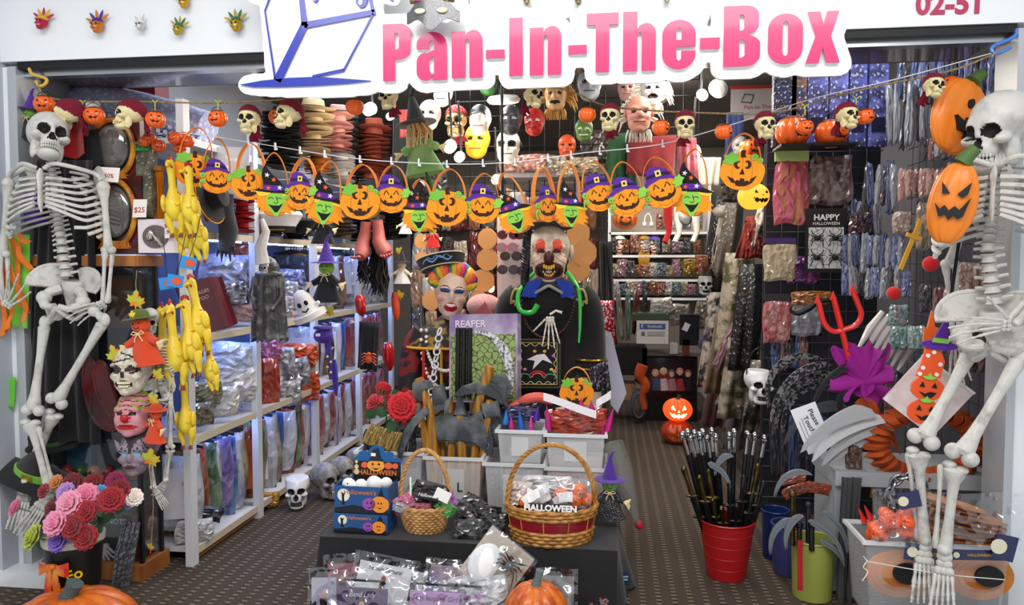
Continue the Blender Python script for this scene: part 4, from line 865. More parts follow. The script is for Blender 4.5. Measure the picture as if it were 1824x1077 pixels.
# maple leaves, twine and scarecrows
for x,y,w_,tl,lb in((242,537,34,10,'maple leaf above the scarecrow hat'),(207,634,34,-20,'maple leaf beside the bandaged mask'),(268,818,36,12,'yellow maple leaf over the vampire mask'),(281,668,24,30,'small maple leaf beside the bandaged mask jaw'),(272,712,24,50,'curled maple leaf between two masks'),(268,974,14,20,'tiny maple leaf low on the cabinet twine')):maple(x,y,w_,-.13,tl,lb)
tag(MB().tube(spl([at(x,y,-.11)for x,y in((244,480),(243,520),(262,600),(274,680),(268,760),(269,830),(273,900),(268,985))],4),.0022,5).build('twine',twine_m),'thin twine carrying leaves and scarecrows down the cabinet','string')
raffia=pl('#e2cf9c',.8);orcl=cloth('#d8461e')
def scarecrow(x,y,s,Y,lb,hatc,dressc=orcl,facec='#e0501e',tilt=0,hat='brim',yaw=0,facem=None):
 """seated cloth doll, 1 unit = height"""
 t=thing('scarecrow_doll',lb,'doll',at(x,y,Y),(0,R(tilt),R(yaw)),s*mpp(Y,x),'hanging cloth dolls')
 MB().ell((0,0,.30),(.15,.13,.13),16,12).build('head',facem or cloth(facec),t)
 f=MB()
 for sx in(-1,1):f.ell((sx*.05,-.125,.33),(.012,.008,.016),6,5)
 f.tube([(.05*math.cos(a),-.125,.285+.03*math.sin(a))for a in np.linspace(PI+.3,2*PI-.3,7)],.005,4);f.build('face',BLACK,t)
 MB().sheet(lambda u,v:((.07+.23*v)*math.sin(2*PI*u),(.06+.13*v)*math.cos(2*PI*u)*(1+.08*math.sin(14*PI*u)*v),.20-.55*v),30,6,.012).build('dress',dressc,t)
 for sx in(-1,1):
  MB().tube([(sx*.07,0,.14),(sx*.17,-.03,.05),(sx*.26,-.06,.0)],[.06,.065,.06],9).build('sleeve',dressc,t)
  h=MB()
  for i in range(9):h.tube([(sx*.25,-.06,.0),(sx*(.32+.01*i),-.07+.012*(i-4),-.02+.012*(i-4)),(sx*(.36+.008*(i%4)),-.08+.018*(i-4),-.05+.02*(i-4))],.008,4)
  h.build('straw_hand',raffia,t)
 bw=MB()
 for sx in(-1,1):bw.tube([(0,-.10,.17),(sx*.07,-.12,.21),(sx*.11,-.12,.17),(sx*.05,-.12,.155),(0,-.10,.17)],.010,5);bw.tube([(0,-.11,.17),(sx*.05,-.13,.10),(sx*.07,-.12,.04)],.009,5)
 bw.build('raffia_bow',raffia,t)
 hm=cloth(hatc)
 if hat=='brim':MB().lathe([(.26,.40),(.24,.42),(.15,.41),(.13,.50),(.08,.55),(.0,.56)],20).build('hat',hm,t)
 else:MB().lathe([(.30,.39),(.29,.405),(.15,.42),(.11,.55),(.06,.72),(.01,.86)],20).tube([(0,0,.80),(.04,0,.90),(.10,0,.94)],[.04,.025,.004],8).build('hat',hm,t)
 return t
d=scarecrow(256,612,105,-.12,'orange cloth scarecrow with olive brimmed hat above the bandaged mask','#5d6a2c',tilt=-8)
MB().prism([(x*.12-.02,z*.12+.47)for x,z in MAPLE],-.15,-.13).build('hat_leaf',pl('#e7d23a',.6),d,smooth=False)
scarecrow(277,760,72,-.13,'small orange cloth scarecrow in front of the pink mask','#c8401c',tilt=4,yaw=-20)
# three latex masks
m1=mask_mesh([mat('bandage',hx('#d9d3c6'),.6,col2=hx('#b3a992'),nscale=8),pl('#35100c',.15,coat=.5),pl('#171210',.6),pl('#e0d3a8',.4),pl('#2b211c',.7)],face_sdf(.08,.2,.16,.55),lambda c:np.where((np.abs(c[:,2]-.42-.25*c[:,0])<.03)|(np.abs(c[:,2]-.62+.3*c[:,0])<.03),4,np.where((c[:,1]<-.2)&el2(c,0,-.12,.07,.12),4,base_regions(c,(.30,.06,.22,.16),(0,-.50,.34,.13)))))
def mask(x,y,h,Y,lb,me,extra=(),yaw=0,tilt=0,grp='latex masks by the cabinet',name='latex_mask',pitch=0):
 t=thing(name,lb,'mask',at(x,y,Y),(R(pitch),R(tilt),R(yaw)),h*mpp(Y,x)/1.95,grp);ob('face',me,t)
 for n,m_ in extra:ob(n,m_,t)
 return t
def ears(mt,x=.72,z=.0,r=(.09,.16,.26),pt=0):
 o_=[]
 for s in(-1,1):
  b=MB();b.ell((s*x,0,z),r,10,8)
  if pt:b.tube([(s*x,0,z),(s*(x+.12),0,z+.2),(s*(x+.26),0,z+.42)],[.16,.11,.01],8)
  o_.append(('ear',b.mesh('ear',mt)))
 return o_
tm=MB()
for i in range(9):a_=R(-90+(i-4)*12);tm.box((.30*math.cos(a_),-.52+.30*math.sin(a_),-.43),(.05,.04,.10)).box((.28*math.cos(a_),-.50+.30*math.sin(a_),-.57),(.05,.04,.09))
mask(238,656,84,-.1,'bandaged skull mask with red glass eyes on the cabinet corner',m1,[('teeth',tm.mesh('teeth',pl('#e5d9b4',.4),False))],6)
pk=pl('#c98a92',.45)
m2=mask_mesh([pk,pl('#2a1512',.2),pl('#b3121c',.3),pl('#7b1f2c',.5),pl('#8a9b34',.5)],face_sdf(.2,.13,.05,.66,.2,.26),lambda c:(lambda m:np.where((m==0)&(c[:,2]>.18)&(np.abs(c[:,0])>.2)&(np.sin(c[:,2]*26+c[:,0]*14*np.sign(c[:,0]))>.55),4,np.where((m==0)&(c[:,2]>.2)&(np.sin(c[:,2]*34+6*np.abs(c[:,0]))>.75),3,np.where((m==0)&(c[:,1]<-.85)&el2(c,0,-.12,.2,.2),2,m))))(base_regions(c,(.27,.06,.16,.09),(0,-.50,.44,.11))))
mask(240,733,76,-.09,'pink clown mask with red nose and green brow stripes below the bandaged one',m2,ears(pk,.74,-.1),8)
gr=pl('#8d7d88',.45)
m3=mask_mesh([gr,pl('#7fa7c9',.15),pl('#5a2a35',.4),pl('#2b2228',.6)],face_sdf(.14,.14,.0,.5,.22),lambda c:(lambda m:np.where((c[:,2]>.55+.25*np.abs(c[:,0])-.5*np.exp(-(c[:,0]/.12)**2)),3,np.where((m==0)&(c[:,2]>.16)&(np.abs(np.sin(c[:,0]*16+c[:,2]*9*np.sign(c[:,0])))>.94),3,m)))(base_regions(c)))
mask(246,803,76,-.08,'grey vampire mask with black widow peak under the pink mask',m3,ears(gr,.72,.08,(.08,.14,.2),1),10)
# dark red latex wings beside the masks
dr=mat('latex_red',hx('#5c1014'),.32,col2=hx('#34080a'),nscale=6,bump=.6,bscale=9)
t=thing('devil_wings','dark red latex devil wings hanging behind the bandaged mask','wings',at(178,705,-.04))
k=mpp(-.04,178)
for s,L in((-1,[(-30,55),(-34,30),(-30,-10),(-12,-48),(20,-58),(36,-40),(28,-10),(6,5),(-8,30),(-18,58)]),(1,[(-4,40),(6,58),(18,50),(26,20),(36,-10),(34,-45),(16,-20),(2,8)])):
 c_=np.mean(L,0);o_=spl([(x,0,z)for x,z in L+[L[0]]],3)[:-1]
 bb=MB().tube([(p_[0]*k,-.02*s,p_[2]*k)for p_ in o_],.010,7,closed=True);bb.prism([(p_[0]*k,p_[2]*k)for p_ in o_],-.02*s-.006,-.02*s+.006)
 bb.build('wing',dr,t)
    # ---------------------------------------------------------------- costumes hanging behind the skeleton
def drape(name,label,cat,mt,quad,Y,folds=5,amp=.02,th=.004,nu=30,nv=16,grp=None,bulge=0.,seed=0,parts=None,hem=0.):
 """hanging cloth between four picture corners (tl, tr, br, bl) at depth Y"""
 c=[np.array(at(x,y,Y))for x,y in quad];O=(c[0]+c[1])/2
 def fn(u,v):
  p=(c[0]*(1-u)+c[1]*u)*(1-v)+(c[3]*(1-u)+c[2]*u)*v
  w_=amp*(.25+.75*v)*(.7*math.sin(folds*2*PI*u+seed+.8*math.sin(3*v+seed))+.5*math.sin(folds*3.3*u+2*seed+2*v));return p-O+V3(0,w_-bulge*math.sin(PI*u)*math.sin(PI*min(1,v+.15)),(hem*math.sin(folds*2*PI*u+1)if v>.99 else 0))
 o=MB().sheet(fn,nu,nv,th).build(name,mt,None,ang=0,loc=O)
 return tag(o,label,cat,grp)
drape('black_cape','black cape hanging behind the front-facing skeleton','costume',BLACKC,((66,285),(165,285),(180,790),(40,780)),-.0,5,.025,nu=40)
t=thing('cape_collar','red satin cape collar standing behind the skeleton skull','costume',at(128,240,.0));kk=mpp(0,128)
MB().sheet(lambda u,v:((-22+44*u+6*v*(u-.5))*kk,.02*math.cos(PI*(u-.5)*1.6),(18-56*v+14*abs(u-.5))*kk),10,6,.004).build('lining',cloth('#b0161c'),t)
MB().sheet(lambda u,v:((-30+62*u+10*v*(u-.5))*kk,.05,(8-60*v+10*abs(u-.5))*kk),10,6,.004).build('outer',BLACKC,t)
drape('green_tunic','neon green tunic panel hanging by the jamb under orange ribbons','costume',cloth('#8fe04a'),((14,415),(52,418),(50,585),(10,580)),-.03,2,.012,seed=1,nu=14)
t=thing('ribbon_sash','orange ribbon streamers hanging over the neon green tunic','costume',at(20,420,-.06));kk=mpp(-.06,20)
for i,(x0,y0,x1,y1)in enumerate([(20,422,40,545),(6,470,14,590),(28,430,52,480),(10,440,46,560),(2,480,4,598),(36,520,46,572),(16,540,18,585),(28,418,52,432)]):
 p0,p1=np.array(at(x0,y0,-.06-.004*i)),np.array(at(x1,y1,-.06-.004*i));O=np.array(t.location);sd=V3(.012,0,0.006)
 MB().sheet(lambda u,v:p0*(1-v)+p1*v-O+sd*(u-.5)*2+V3(.006*math.sin(5*v+i),.008*math.sin(6*v+i),0),1,8,.002).build('ribbon',cloth('#e8781c'),t)
drape('purple_sleeve','purple sleeve peeking behind the skeleton ribs','costume',cloth('#4b2a9a'),((22,345),(66,338),(90,400),(24,395)),.0,2,.01,seed=2,nu=12,nv=8)
drape('lime_panel','lime green felt panel by the skeleton thigh','costume',cloth('#62c043'),((-4,668),(28,672),(26,728),(-2,716)),-.03,1,.006,nu=10,nv=8)
def witch_hat(x,y,wpx,hpx,Y,lb,mt,bandm=None,tilt=0,pitch=0,yaw=0,grp=None,buckle=None,bend=.0):
 k=mpp(Y,x);t=thing('witch_hat',lb,'hat',at(x,y,Y),(R(pitch),R(tilt),R(yaw)),wpx*k/2,grp);h=hpx/(wpx/2)
 MB().lathe([(0,-.01),(.95,-.03),(1.,-.01),(.94,.02),(.42,.05),(.40,.08)],26).build('brim',mt,t)
 MB().tube([(0,0,.03),(0,0,.25*h),(bend*.3,0,.6*h),(bend,0,h)],[.43,.34,.17,.02],18).build('crown',mt,t)
 if bandm:MB().lathe([(.435,.05),(.44,.06),(.40,.06+.16*h),(.39,.06+.16*h)],24).build('hat_band',bandm,t)
 t.scale[1]*=.4
 if buckle:MB().box((0,-.43,.06+.08*h),(.22,.05,.17*h)).build('buckle',buckle,t,smooth=False)
 return t
witch_hat(62,850,170,76,-.06,'big black witch hat with lime band lying beside the roses',BLACKC,cloth('#7bbf3a'),18,25,0,None,pl('#d9c84a',.3,metal=.8),.3)
witch_hat(100,790,90,50,-.0,'smaller black hat with a star clip behind the skeleton shins',BLACKC,cloth('#3f7a2c'),-8,40,30)
# pointed purple hat peeking above the skeleton, with straw
t=scarecrow(52,222,62,.03,'purple-hatted straw witch doll peeking out above the skeleton','#5a2a9c',cloth('#1a1a1c'),'#7ab648',6,'cone')
# ---------------------------------------------------------------- roses in a bucket, and the big pumpkin
t=thing('flower_bucket','black flower bucket with yellow letters and a red ribbon bow','bucket',at(134,1046,-.26));k=mpp(-.24,132)
MB().lathe([(36*k,0),(40*k,40*k),(45*k,86*k),(43*k,86*k),(38*k,6*k)],26).build('tub',BLACK,t)
MB().lathe([(44.5*k,78*k),(46*k,79*k),(47*k,90*k),(44*k,92*k)],26).build('wrapping',mat('wrapflor',hx('#cfc9b8'),.5,col2=hx('#3f7a4c'),nscale=7,contrast=(.5,.55)),t)
for s_,z_,x_ in(('e',18,0),('Fo',30,26)):
 ang_=x_/40.;text(s_,24*k,pl('#f2d21c',.4),t,(40*k*math.sin(ang_),-40.5*k*math.cos(ang_),z_*k+6*k),(PI/2,R(-12),ang_),off=.001)
bw=MB()
for s in(-1,1):bw.sheet(lambda u,v:(s*(4+22*u)*k,(-46-8*math.sin(PI*u))*k,(54+(v-.5)*(8+16*u)-4*u)*k),6,3,.004);bw.sheet(lambda u,v:((s*(3+6*v)+(u-.5)*12)*k,(-48-3*math.sin(3*v))*k,(52-44*v)*k),3,6,.004)
bw.ell((0,-48*k,54*k),(5*k,5*k,5*k),10,8);bw.build('ribbon_bow',mat('bowred',hx('#c8281c'),.3,col2=hx('#d98a1c'),nscale=14,coat=.3),t)
RS=[(123,896,21,-.36,'#ef9cb8','pale pink rose in the middle of the bucket',0),(153,881,19,-.30,'#ef8aa8','pink rose with deep centre beside the blue one',20),(198,889,21,-.33,'#9c1220','large red rose on the outer side of the bouquet',25),(213,872,17,-.26,'#7d0f1e','dark red rose behind the large outer one',30),(238,885,15,-.24,'#efe2d6','cream rose at the edge by the cabinet',50),(98,931,21,-.40,'#ee93b4','pale pink rose below the skeleton toes',-10),(131,938,20,-.40,'#930f1c','red rose next to the lower pink one',0),(153,911,18,-.36,'#a01522','red rose between pink and large red ones',10),(153,957,20,-.40,'#98101d','lowest red rose over the bucket rim',5),(104,963,18,-.38,'#7f5bc0','violet rose low beside the yellow-green one',-10),(58,956,21,-.38,'#b8c43c','yellow-green rose low on the outer edge',-35),(27,903,16,-.30,'#e87fa6','pink rose behind the skeleton toes',-50),(117,876,16,-.28,'#b48ad0','lilac rose behind the skeleton ankle',-5),(178,877,13,-.24,'#5aa0d0','small sky blue rose',10),(206,856,16,-.2,'#8e1a4c','magenta rose at the top of the bouquet',20),(129,860,17,-.2,'#7a0d18','dark red rose at the back by the cabinet glass',0),(166,861,17,-.2,'#84101c','dark red rose at the back near the middle',10),(96,905,17,-.30,'#6f0c18','dark red rose shadowed behind the bony foot',-15),(78,874,12,-.24,'#9a1220','small red rose peeking between the shin bones',-20),(224,895,12,-.22,'#a58ac8','small lavender rose under the cream one',40),(100,858,12,-.18,'#d98a4a','small apricot rose at the back',-10)]
for x,y,r,Y,c,lb,yw in RS:rose(x,y,r,Y,c,lb,(62,yw))
lfm=pl('#2f5a30',.5)
me_leaf2=MB().sheet(lambda u,v:((u-.5)*.9*math.sin(PI*v)**.8,.1*math.cos(PI*u)+.15*v*v,v-.5),6,8,.02).mesh('leaf',lfm)
for i,(x,y,s,tl)in enumerate([(176,935,30,70),(190,918,28,100),(165,925,24,60),(75,970,26,-60),(128,978,22,10),(212,905,22,110)]):
 tag(ob('rose_leaf',me_leaf2,None,at(x,y,-.28),(R(30),R(tl),0),scale=s*mpp(-.28,x)),'green rose leaf in the bouquet '+['under the large red rose','beside the large red rose','below the small red rose','under the yellow-green rose','over the bucket rim','at the cream rose'][i],'leaf','bouquet leaves')
pk_m=mat('pumpkin_skin',hx('#d9701c'),.42,col2=hx('#b0480f'),nscale=3.2,coat=.25,bump=.1,bscale=30)
def pumpkin(x,y,wpx,Y,lb,sq=.75,mt=pk_m,stemc='#4d5a58',stemh=.35,ribs=12,grp=None,name='foam_pumpkin',cat='pumpkin',dip=.22):
 s=wpx*mpp(Y,x)/2;t=thing(name,lb,cat,at(x,y,Y),(0,0,0),s,grp)
 ob('shell',MB().star(pumpkin_fn(ribs,sq,dip,.12),(0,0,0),1.,96,48).mesh('shell',mt,ang=0),t)
 st=stem_mesh(mat('stem_'+stemc,hx(stemc),.6,bump=.5,bscale=20),stemh);o=ob('stem',st,t,(0,0,sq-.78));return t
pumpkin(124,1122,214,-.42,'big ribbed orange pumpkin with slate stem in the corner below the roses',.60,dip=.15,stemh=.22)
# lace parasol lying over the shelves
lace=mat('lace',hx('#e2e3f4'),.8,col2=hx('#a9acd0'),nscale=40,kind='voronoi',contrast=(.1,.5))
t=thing('lace_parasol','half-folded lavender lace parasol with white pompoms above the cabinet','parasol',at(250,205,.45));O=np.array(t.location)
ax=[np.array(at(x,y,.45))-O for x,y in((135,196),(160,186),(220,192),(300,208),(372,226))];kk=mpp(.45,250)
cen=spl(ax,4);rad=np.interp(np.linspace(0,1,len(cen)),[0,.08,.3,.6,1],[6,34,40,38,30])*kk
MB().tube(cen,list(rad),22,flat=.8).build('canopy',lace,t)
pp=MB();rb_=MB();rnd=random.Random(5);T_=np.linspace(.04,.98,24)
for j in range(9):
 a_=R(100+j*19);pts=[]
 for q_ in T_:
  i=q_*(len(cen)-1);i0=int(i);i1=min(i0+1,len(cen)-1);c_=cen[i0]+(cen[i1]-cen[i0])*(i-i0);r_=np.interp(q_,np.linspace(0,1,len(cen)),rad)*1.04
  p_=c_+V3(0,-r_*.9*math.sin(a_)*.9,r_*math.cos(a_)*-1 if False else r_*math.cos(a_));pts.append(p_)
  if rnd.random()<.9:pp.ell(p_+V3(0,-.006,0),(.012,)*3,6,4)
 rb_.tube(pts,.0025,4)
o=pp.build('pompoms',pl('#dfe0f2',.8),t);o['kind']='stuff'
rb_.build('ribs',pl('#22222c',.5),t)
p0=np.array(at(392,245,.42));tag(MB().box((0,.0,0),(.16,.12,.12)).build('gift_box',pl('#6b1524',.5),loc=at(262,155,.62)),'maroon box behind the lace parasol','box')
# ---------------------------------------------------------------- packets of goods (unit meshes, scaled per packet)
def pillow(seed,puff=1.):
 rnd=np.random.RandomState(seed);ph=rnd.uniform(0,6.28,8)
 def bl(x,z,s):return s*.5*puff*((1-(2*x)**4)*(1-(2*z)**4))**.5*(.72+.16*math.sin(9*x+ph[0])*math.sin(7*z+ph[1])+.12*math.sin(17*x+ph[2]+5*z))
 b=MB();n=11;V=[];F=[]
 for s in(-1,1):
  for j in range(n+1):
   for i in range(n+1):
    x,z=i/n-.5,j/n-.5;e_=0. if i in(0,n)or j in(0,n)else 1.;V.append((x*(1-.06*math.cos(6*z+ph[3]))+e_*rnd.uniform(-.028,.028),bl(x,z,s)+e_*rnd.uniform(-.13,.13),z+.5+.02*math.sin(8*x+ph[4])+e_*rnd.uniform(-.028,.028)))
 W_=n+1;k=W_*W_
 for j in range(n):
  for i in range(n):a_=j*W_+i;F+=[(a_,a_+1,a_+W_+1,a_+W_),(k+a_,k+a_+W_,k+a_+W_+1,k+a_+1)]
 return b.add(V,F)
PIL=[pillow(i)for i in range(5)]
_pc={}
def wrapu(h,h2,clear=.0):
 key='wu_%s_%s'%(h,h2)
 return mat(key,dim(hx(h),.85),.42,col2=dim(hx(h2),.62),nscale=4.,coat=1.,contrast=(.36,.74),detail=7.,stretch=(1.6,1.,.55))
def packet(label,loc,w_,d_,h_,c1,c2,rz=0,ry=0,rx=0,header=None,insert=None,grp=None,name='packet',cat='packet',v=0,kid=True,hang=False):
 t=thing(name,label,cat,loc,(R(rx),R(ry),R(rz)),(w_,d_,h_),grp)
 key=(v%5,c1,c2)
 if key not in _pc:_pc[key]=PIL[v%5].mesh('bag',wrapu(c1,c2),False)
 ob('bag',_pc[key],t)
 if header:
  k2=('h',header)
  if k2 not in _pc:_pc[k2]=MB().box((0,0,1.05),(.96,.35,.16)).mesh('header_card',pl(header,.35),False)
  ob('header_card',_pc[k2],t)
 if insert:
  k2=('i',insert)
  if k2 not in _pc:_pc[k2]=MB().box((.0,-.47,.5),(.62,.08,.66)).mesh('insert_card',mat('insert_'+insert,hx(insert),.3,col2=tuple(min(1,2.2*c+.05)for c in hx(insert)),nscale=1.6,coat=.6),False)
  ob('insert_card',_pc[k2],t)
 if hang:
  if 'hg' not in _pc:_pc['hg']=MB().tube([(-.45,0,1.03),(-.1,0,1.08),(0,0,1.1),(0,0,1.16),(.03,0,1.2),(.0,0,1.24),(-.03,0,1.22)],.018,5).tube([(0,0,1.1),(.1,0,1.08),(.45,0,1.03)],.018,5).mesh('hanger',BLACK)
  ob('hanger',_pc['hg'],t)
 return t
    # ---------------------------------------------------------------- the white rack along the wall, four bays
SX0,SX1=-1.93,-1.5
PY=[.20,.85,1.65,2.5,3.35];SZ=[.07,.58,1.04,1.52,1.94]
rackw=pl('#d8dade',.4);led_m=mat('led_white',(.7,.8,1),.5,emit=(.30,.44,1.),es=26.);bord=mat('shelf_edge',hx('#cfc4ae'),.5)
for bi in range(4):
 y0,y1=PY[bi],PY[bi+1];yc=(y0+y1)/2;bn=ORD[bi]
 t=thing('shelf_rack','white metal shelving bay, %s from the entrance along the blue-lit wall'%bn,'shelf',((SX0+SX1)/2,yc,0),group='white shelving bays')
 for Y in([y0]if bi else[y0])+([y1]if bi==3 else[]):
  for X in(SX0,SX1):MB().box((X-(SX0+SX1)/2,Y-yc,1.05),(.035,.05,2.1)).build('post',rackw,t,smooth=False)
 for li,z in enumerate(SZ):
  s_=MB().box((0,0,z-.0125),(SX1-SX0,y1-y0-.06,.025)).build('shelf_board',rackw,t,smooth=False)
  MB().box(((SX1-SX0)/2+.004,0,z-.014),(.012,y1-y0-.06,.034)).build('edge_strip',bord if li!=4 else rackw,s_,smooth=False)
 MB().box((-(SX1-SX0)/2+.005,0,1.0),(.01,y1-y0-.06,2.0)).build('backing_panel',pl('#5d6f9c',.5),t,smooth=False)
 if bi==0:MB().box(((SX1-SX0)/2-.02,0,.03),(.015,y1-y0-.06,.05)).build('kick_board',wood,t,smooth=False)
 for li in(1,2,3):
  o=MB().box((0,0,0),(.012,y1-y0-.10,.008)).build('led_strip',led_m,None,False,loc=(SX1-.05,yc,SZ[li]-.032));tag(o,'glowing blue-white LED strip under the %s shelf of the %s bay'%(ORD[li],bn),'light','shelf LED strips')
RND=random.Random(11)
HANGC=[('#5b3f8c','#c9b8e0','purple'),('#d8d8dc','#a8aab4','silver'),('#23252c','#6a6d78','black'),('#c8b894','#6d5c3c','tan'),('#8e1b22','#d8c8c0','crimson'),('#1d3f8e','#8fb0e0','blue'),('#1c1c20','#b8924a','black and gold'),('#efe9e2','#3a2a24','cow-spotted'),('#5a2d20','#b89a80','brown'),('#274a2c','#a9c9a0','green'),('#e0dfe4','#7d86b8','pale lilac'),('#c4521c','#3a2018','orange')]
def hang_row(bi,zb,ztop,n,pal,what,place,w_=.26,seed=0,dy=None,start=0):
 y0,y1=PY[bi]+.06,PY[bi+1]-.05;rnd=random.Random(seed)
 for i in range(n):
  c=pal[(i*5+seed)%len(pal)];Y=y0+(y1-y0)*(i+.5)/n;h_=(ztop-zb)*rnd.uniform(.78,.95)
  packet('%s %s %s, %s pack in'%(c[2],what,place,ORD[i]),(SX1-.17+rnd.uniform(-.03,.02),Y,ztop-h_-.05),w_*rnd.uniform(.85,1.1),.035,h_,c[0],c[1],rnd.uniform(12,38),rnd.uniform(-3,3),0,None,(None if i%3 else c[0]),'%s %s'%(what,place),v=i,hang=(zb<1.2),name='costume_pack')
        # bottom shelves: costume packs on hangers
hang_row(0,.08,.53,12,HANGC,'hanging costume pack','on the bottom of the first bay',.28,1)
hang_row(1,.08,.53,12,[HANGC[i]for i in(5,1,11,3,4,1,5,9)],'hanging costume pack','on the bottom of the second bay',.26,2)
hang_row(2,.08,.53,12,[HANGC[i]for i in(4,1,4,0,1,10,4)],'hanging costume pack','on the bottom of the third bay',.26,3)
hang_row(3,.08,.53,9,[HANGC[i]for i in(4,10,1,5,4)],'hanging costume pack','on the bottom of the fourth bay',.26,4)
hang_row(2,.60,1.0,9,[HANGC[i]for i in(2,6,10,2,5,1)],'flat accessory pack','in the middle of the third bay',.24,5)
hang_row(3,.60,1.0,9,[HANGC[i]for i in(2,4,2,6,1)],'flat accessory pack','in the middle of the fourth bay',.24,6)
hang_row(2,1.06,1.48,11,[HANGC[i]for i in(1,3,10,2,8,1,7,2)],'stocking pack','on the upper shelf of the third bay',.24,7)
hang_row(3,1.06,1.48,9,[HANGC[i]for i in(1,4,10,1,7)],'stocking pack','on the upper shelf of the fourth bay',.24,8)
# first and second bay, level 2 and 3: bulky bags lying in heaps
def heap(specs,place,grp):
 for i,(x,y,X,wpx,hpx,c1,c2,what,rz,ry)in enumerate(specs):
  p=atx(x,y,X);Y=p.y;k=mpp(Y,x)
  packet('%s %s'%(what,place),(p.x,p.y,p.z-hpx*k/2),wpx*k,max(.06,.5*min(wpx,hpx)*k),hpx*k,c1,c2,rz,ry,0,None,None,grp,v=i,name='bagged_goods')
heap([(405,640,-1.60,95,60,'#dfe3ee','#aebbd8','white spider web bag with dark print',55,5),(415,690,-1.58,95,62,'#e6e4e4','#b9b3ae','clear bag of white cotton webbing',50,-8),(388,715,-1.55,70,50,'#cfccc8','#e8e8ea','clear bag of grey-white webbing',45,0),(360,700,-1.56,60,40,'#4c5a3a','#b9b29c','bag of mossy green foliage',40,4),(352,738,-1.54,50,40,'#8a7d6a','#3c3630','bag of brown netting',40,0),(430,660,-1.62,60,90,'#dcdde2','#c2c4cc','tall clear bag of white fibre',55,0)],'on the second shelf of the first bay','bulky bags, first bay second shelf')
heap([(402,490,-1.62,90,70,'#c9cbe0','#8f94b8','crumpled clear bag of lilac gauze',55,0),(425,455,-1.68,60,40,'#7a3020','#b9593a','bag with orange lining',55,0),(425,530,-1.60,60,60,'#1f2236','#c9d0ee','shiny dark blue and silver bag',50,0),(405,520,-1.58,60,40,'#15151c','#d0d4e8','black and silver foil bag',50,6),(425,556,-1.56,60,30,'#c9977f','#8a8fb8','peach bag lying flat',50,10)],'on the third shelf of the first bay','bulky bags, first bay third shelf')
heap([(515,500,-1.62,60,40,'#3a4a9a','#d8dcf0','blue tinsel bag',50,0),(510,525,-1.60,44,46,'#c9cbd2','#8d90a0','bag of small grey plush ghosts',50,0),(533,548,-1.56,46,40,'#c96a2c','#e8b070','bag with striped orange plush',50,-8),(500,545,-1.56,40,36,'#d8d4d6','#6d6f80','bag of pale plush figures',50,8)],'on the third shelf of the second bay','bulky bags, second bay third shelf')
heap([(530,632,-1.57,70,40,'#d9481c','#ee7a3a','bright orange pumpkin bag',48,6),(500,650,-1.57,50,60,'#c9cad0','#5a5c66','silver and black bag',48,0),(520,665,-1.55,70,50,'#b8bac4','#22242c','clear bag of bats',48,-6),(540,690,-1.54,60,50,'#e05a24','#b03a14','orange net bag',48,0),(505,700,-1.54,60,44,'#d0d0d4','#3a3c42','clear bag of white skulls and spiders',48,5),(480,680,-1.54,36,80,'#a31c1c','#d86a3a','red and orange bag',48,0),(482,620,-1.58,40,44,'#b83a6a','#d8a8c0','pink foil bag',48,0)],'on the second shelf of the second bay','bulky bags, second bay second shelf')
heap([(345,945,-1.54,60,40,'#dcdcda','#b0b0b2','white fur pack in clear bag',40,4),(355,915,-1.55,70,26,'#17171b','#4a4c55','black folded bag',40,14)],'at the foot of the first bay','packs at the rack foot')
# bandage packs standing like books
for i,(x,y,c)in enumerate([(372,535,'#5a1a24'),(380,540,'#6d2430'),(388,545,'#7a2c34'),(396,548,'#5e2028')]):
 p=atx(x,y,-1.56-.01*i);t=thing('card_pack','maroon card pack leaning on the third shelf, %s of four'%ORD[i],'packet',(p.x,p.y,SZ[2]),(0,R(-18),R(52)),None,'maroon card packs')
 MB().box((0,0,.13),(.16,.022,.26)).build('card',pl(c,.25,coat=.6),t,smooth=False)
 if i==0:text('BANDAGES',.024,pl('#e0b0a8',.4),t,(0,-.013,.20));text('TATTOO',.024,pl('#e0b0a8',.4),t,(0,-.013,.17))
    # pictured costume boxes standing at the back of the second bay
for x,y,w_,h_,c,lb,cap in((540,478,52,70,'#d98a1e','orange costume box with a red-coated figure on the third shelf',''),(531,620,50,60,'#1f3f9c','blue costume box with white title on the second shelf','The Sir Fond Band')):
 p=atx(x,y,-1.74);k=mpp(p.y,x);t=thing('costume_box',lb,'box',(p.x,p.y,p.z-h_*k/2),(0,0,R(50)))
 MB().box((0,0,h_*k/2),(w_*k*1.3,.03,h_*k)).build('carton',mat('cbx'+c,hx(c),.3,col2=tuple(min(1,a_*1.6)for a_ in hx(c)),nscale=3,coat=.5),t,smooth=False)
 g_=MB().ell((0,-.018,h_*k*.78),(.012,.004,.015),10,8,0).tube([(0,-.018,h_*k*.70),(0,-.018,h_*k*.45)],[.022,.018],10,1).tube([(-.008,-.018,h_*k*.46),(-.01,-.018,h_*k*.12)],.008,6,2).tube([(.008,-.018,h_*k*.46),(.01,-.018,h_*k*.12)],.008,6,2)
 g_.build('printed_figure',[pl('#d9b090',.5),pl('#b0271c',.5)if not cap else pl('#16306e',.5),pl('#1a1a20',.5)],t)
 if cap:text(cap,.016,WHITE,t,(0,-.017,h_*k*.9))
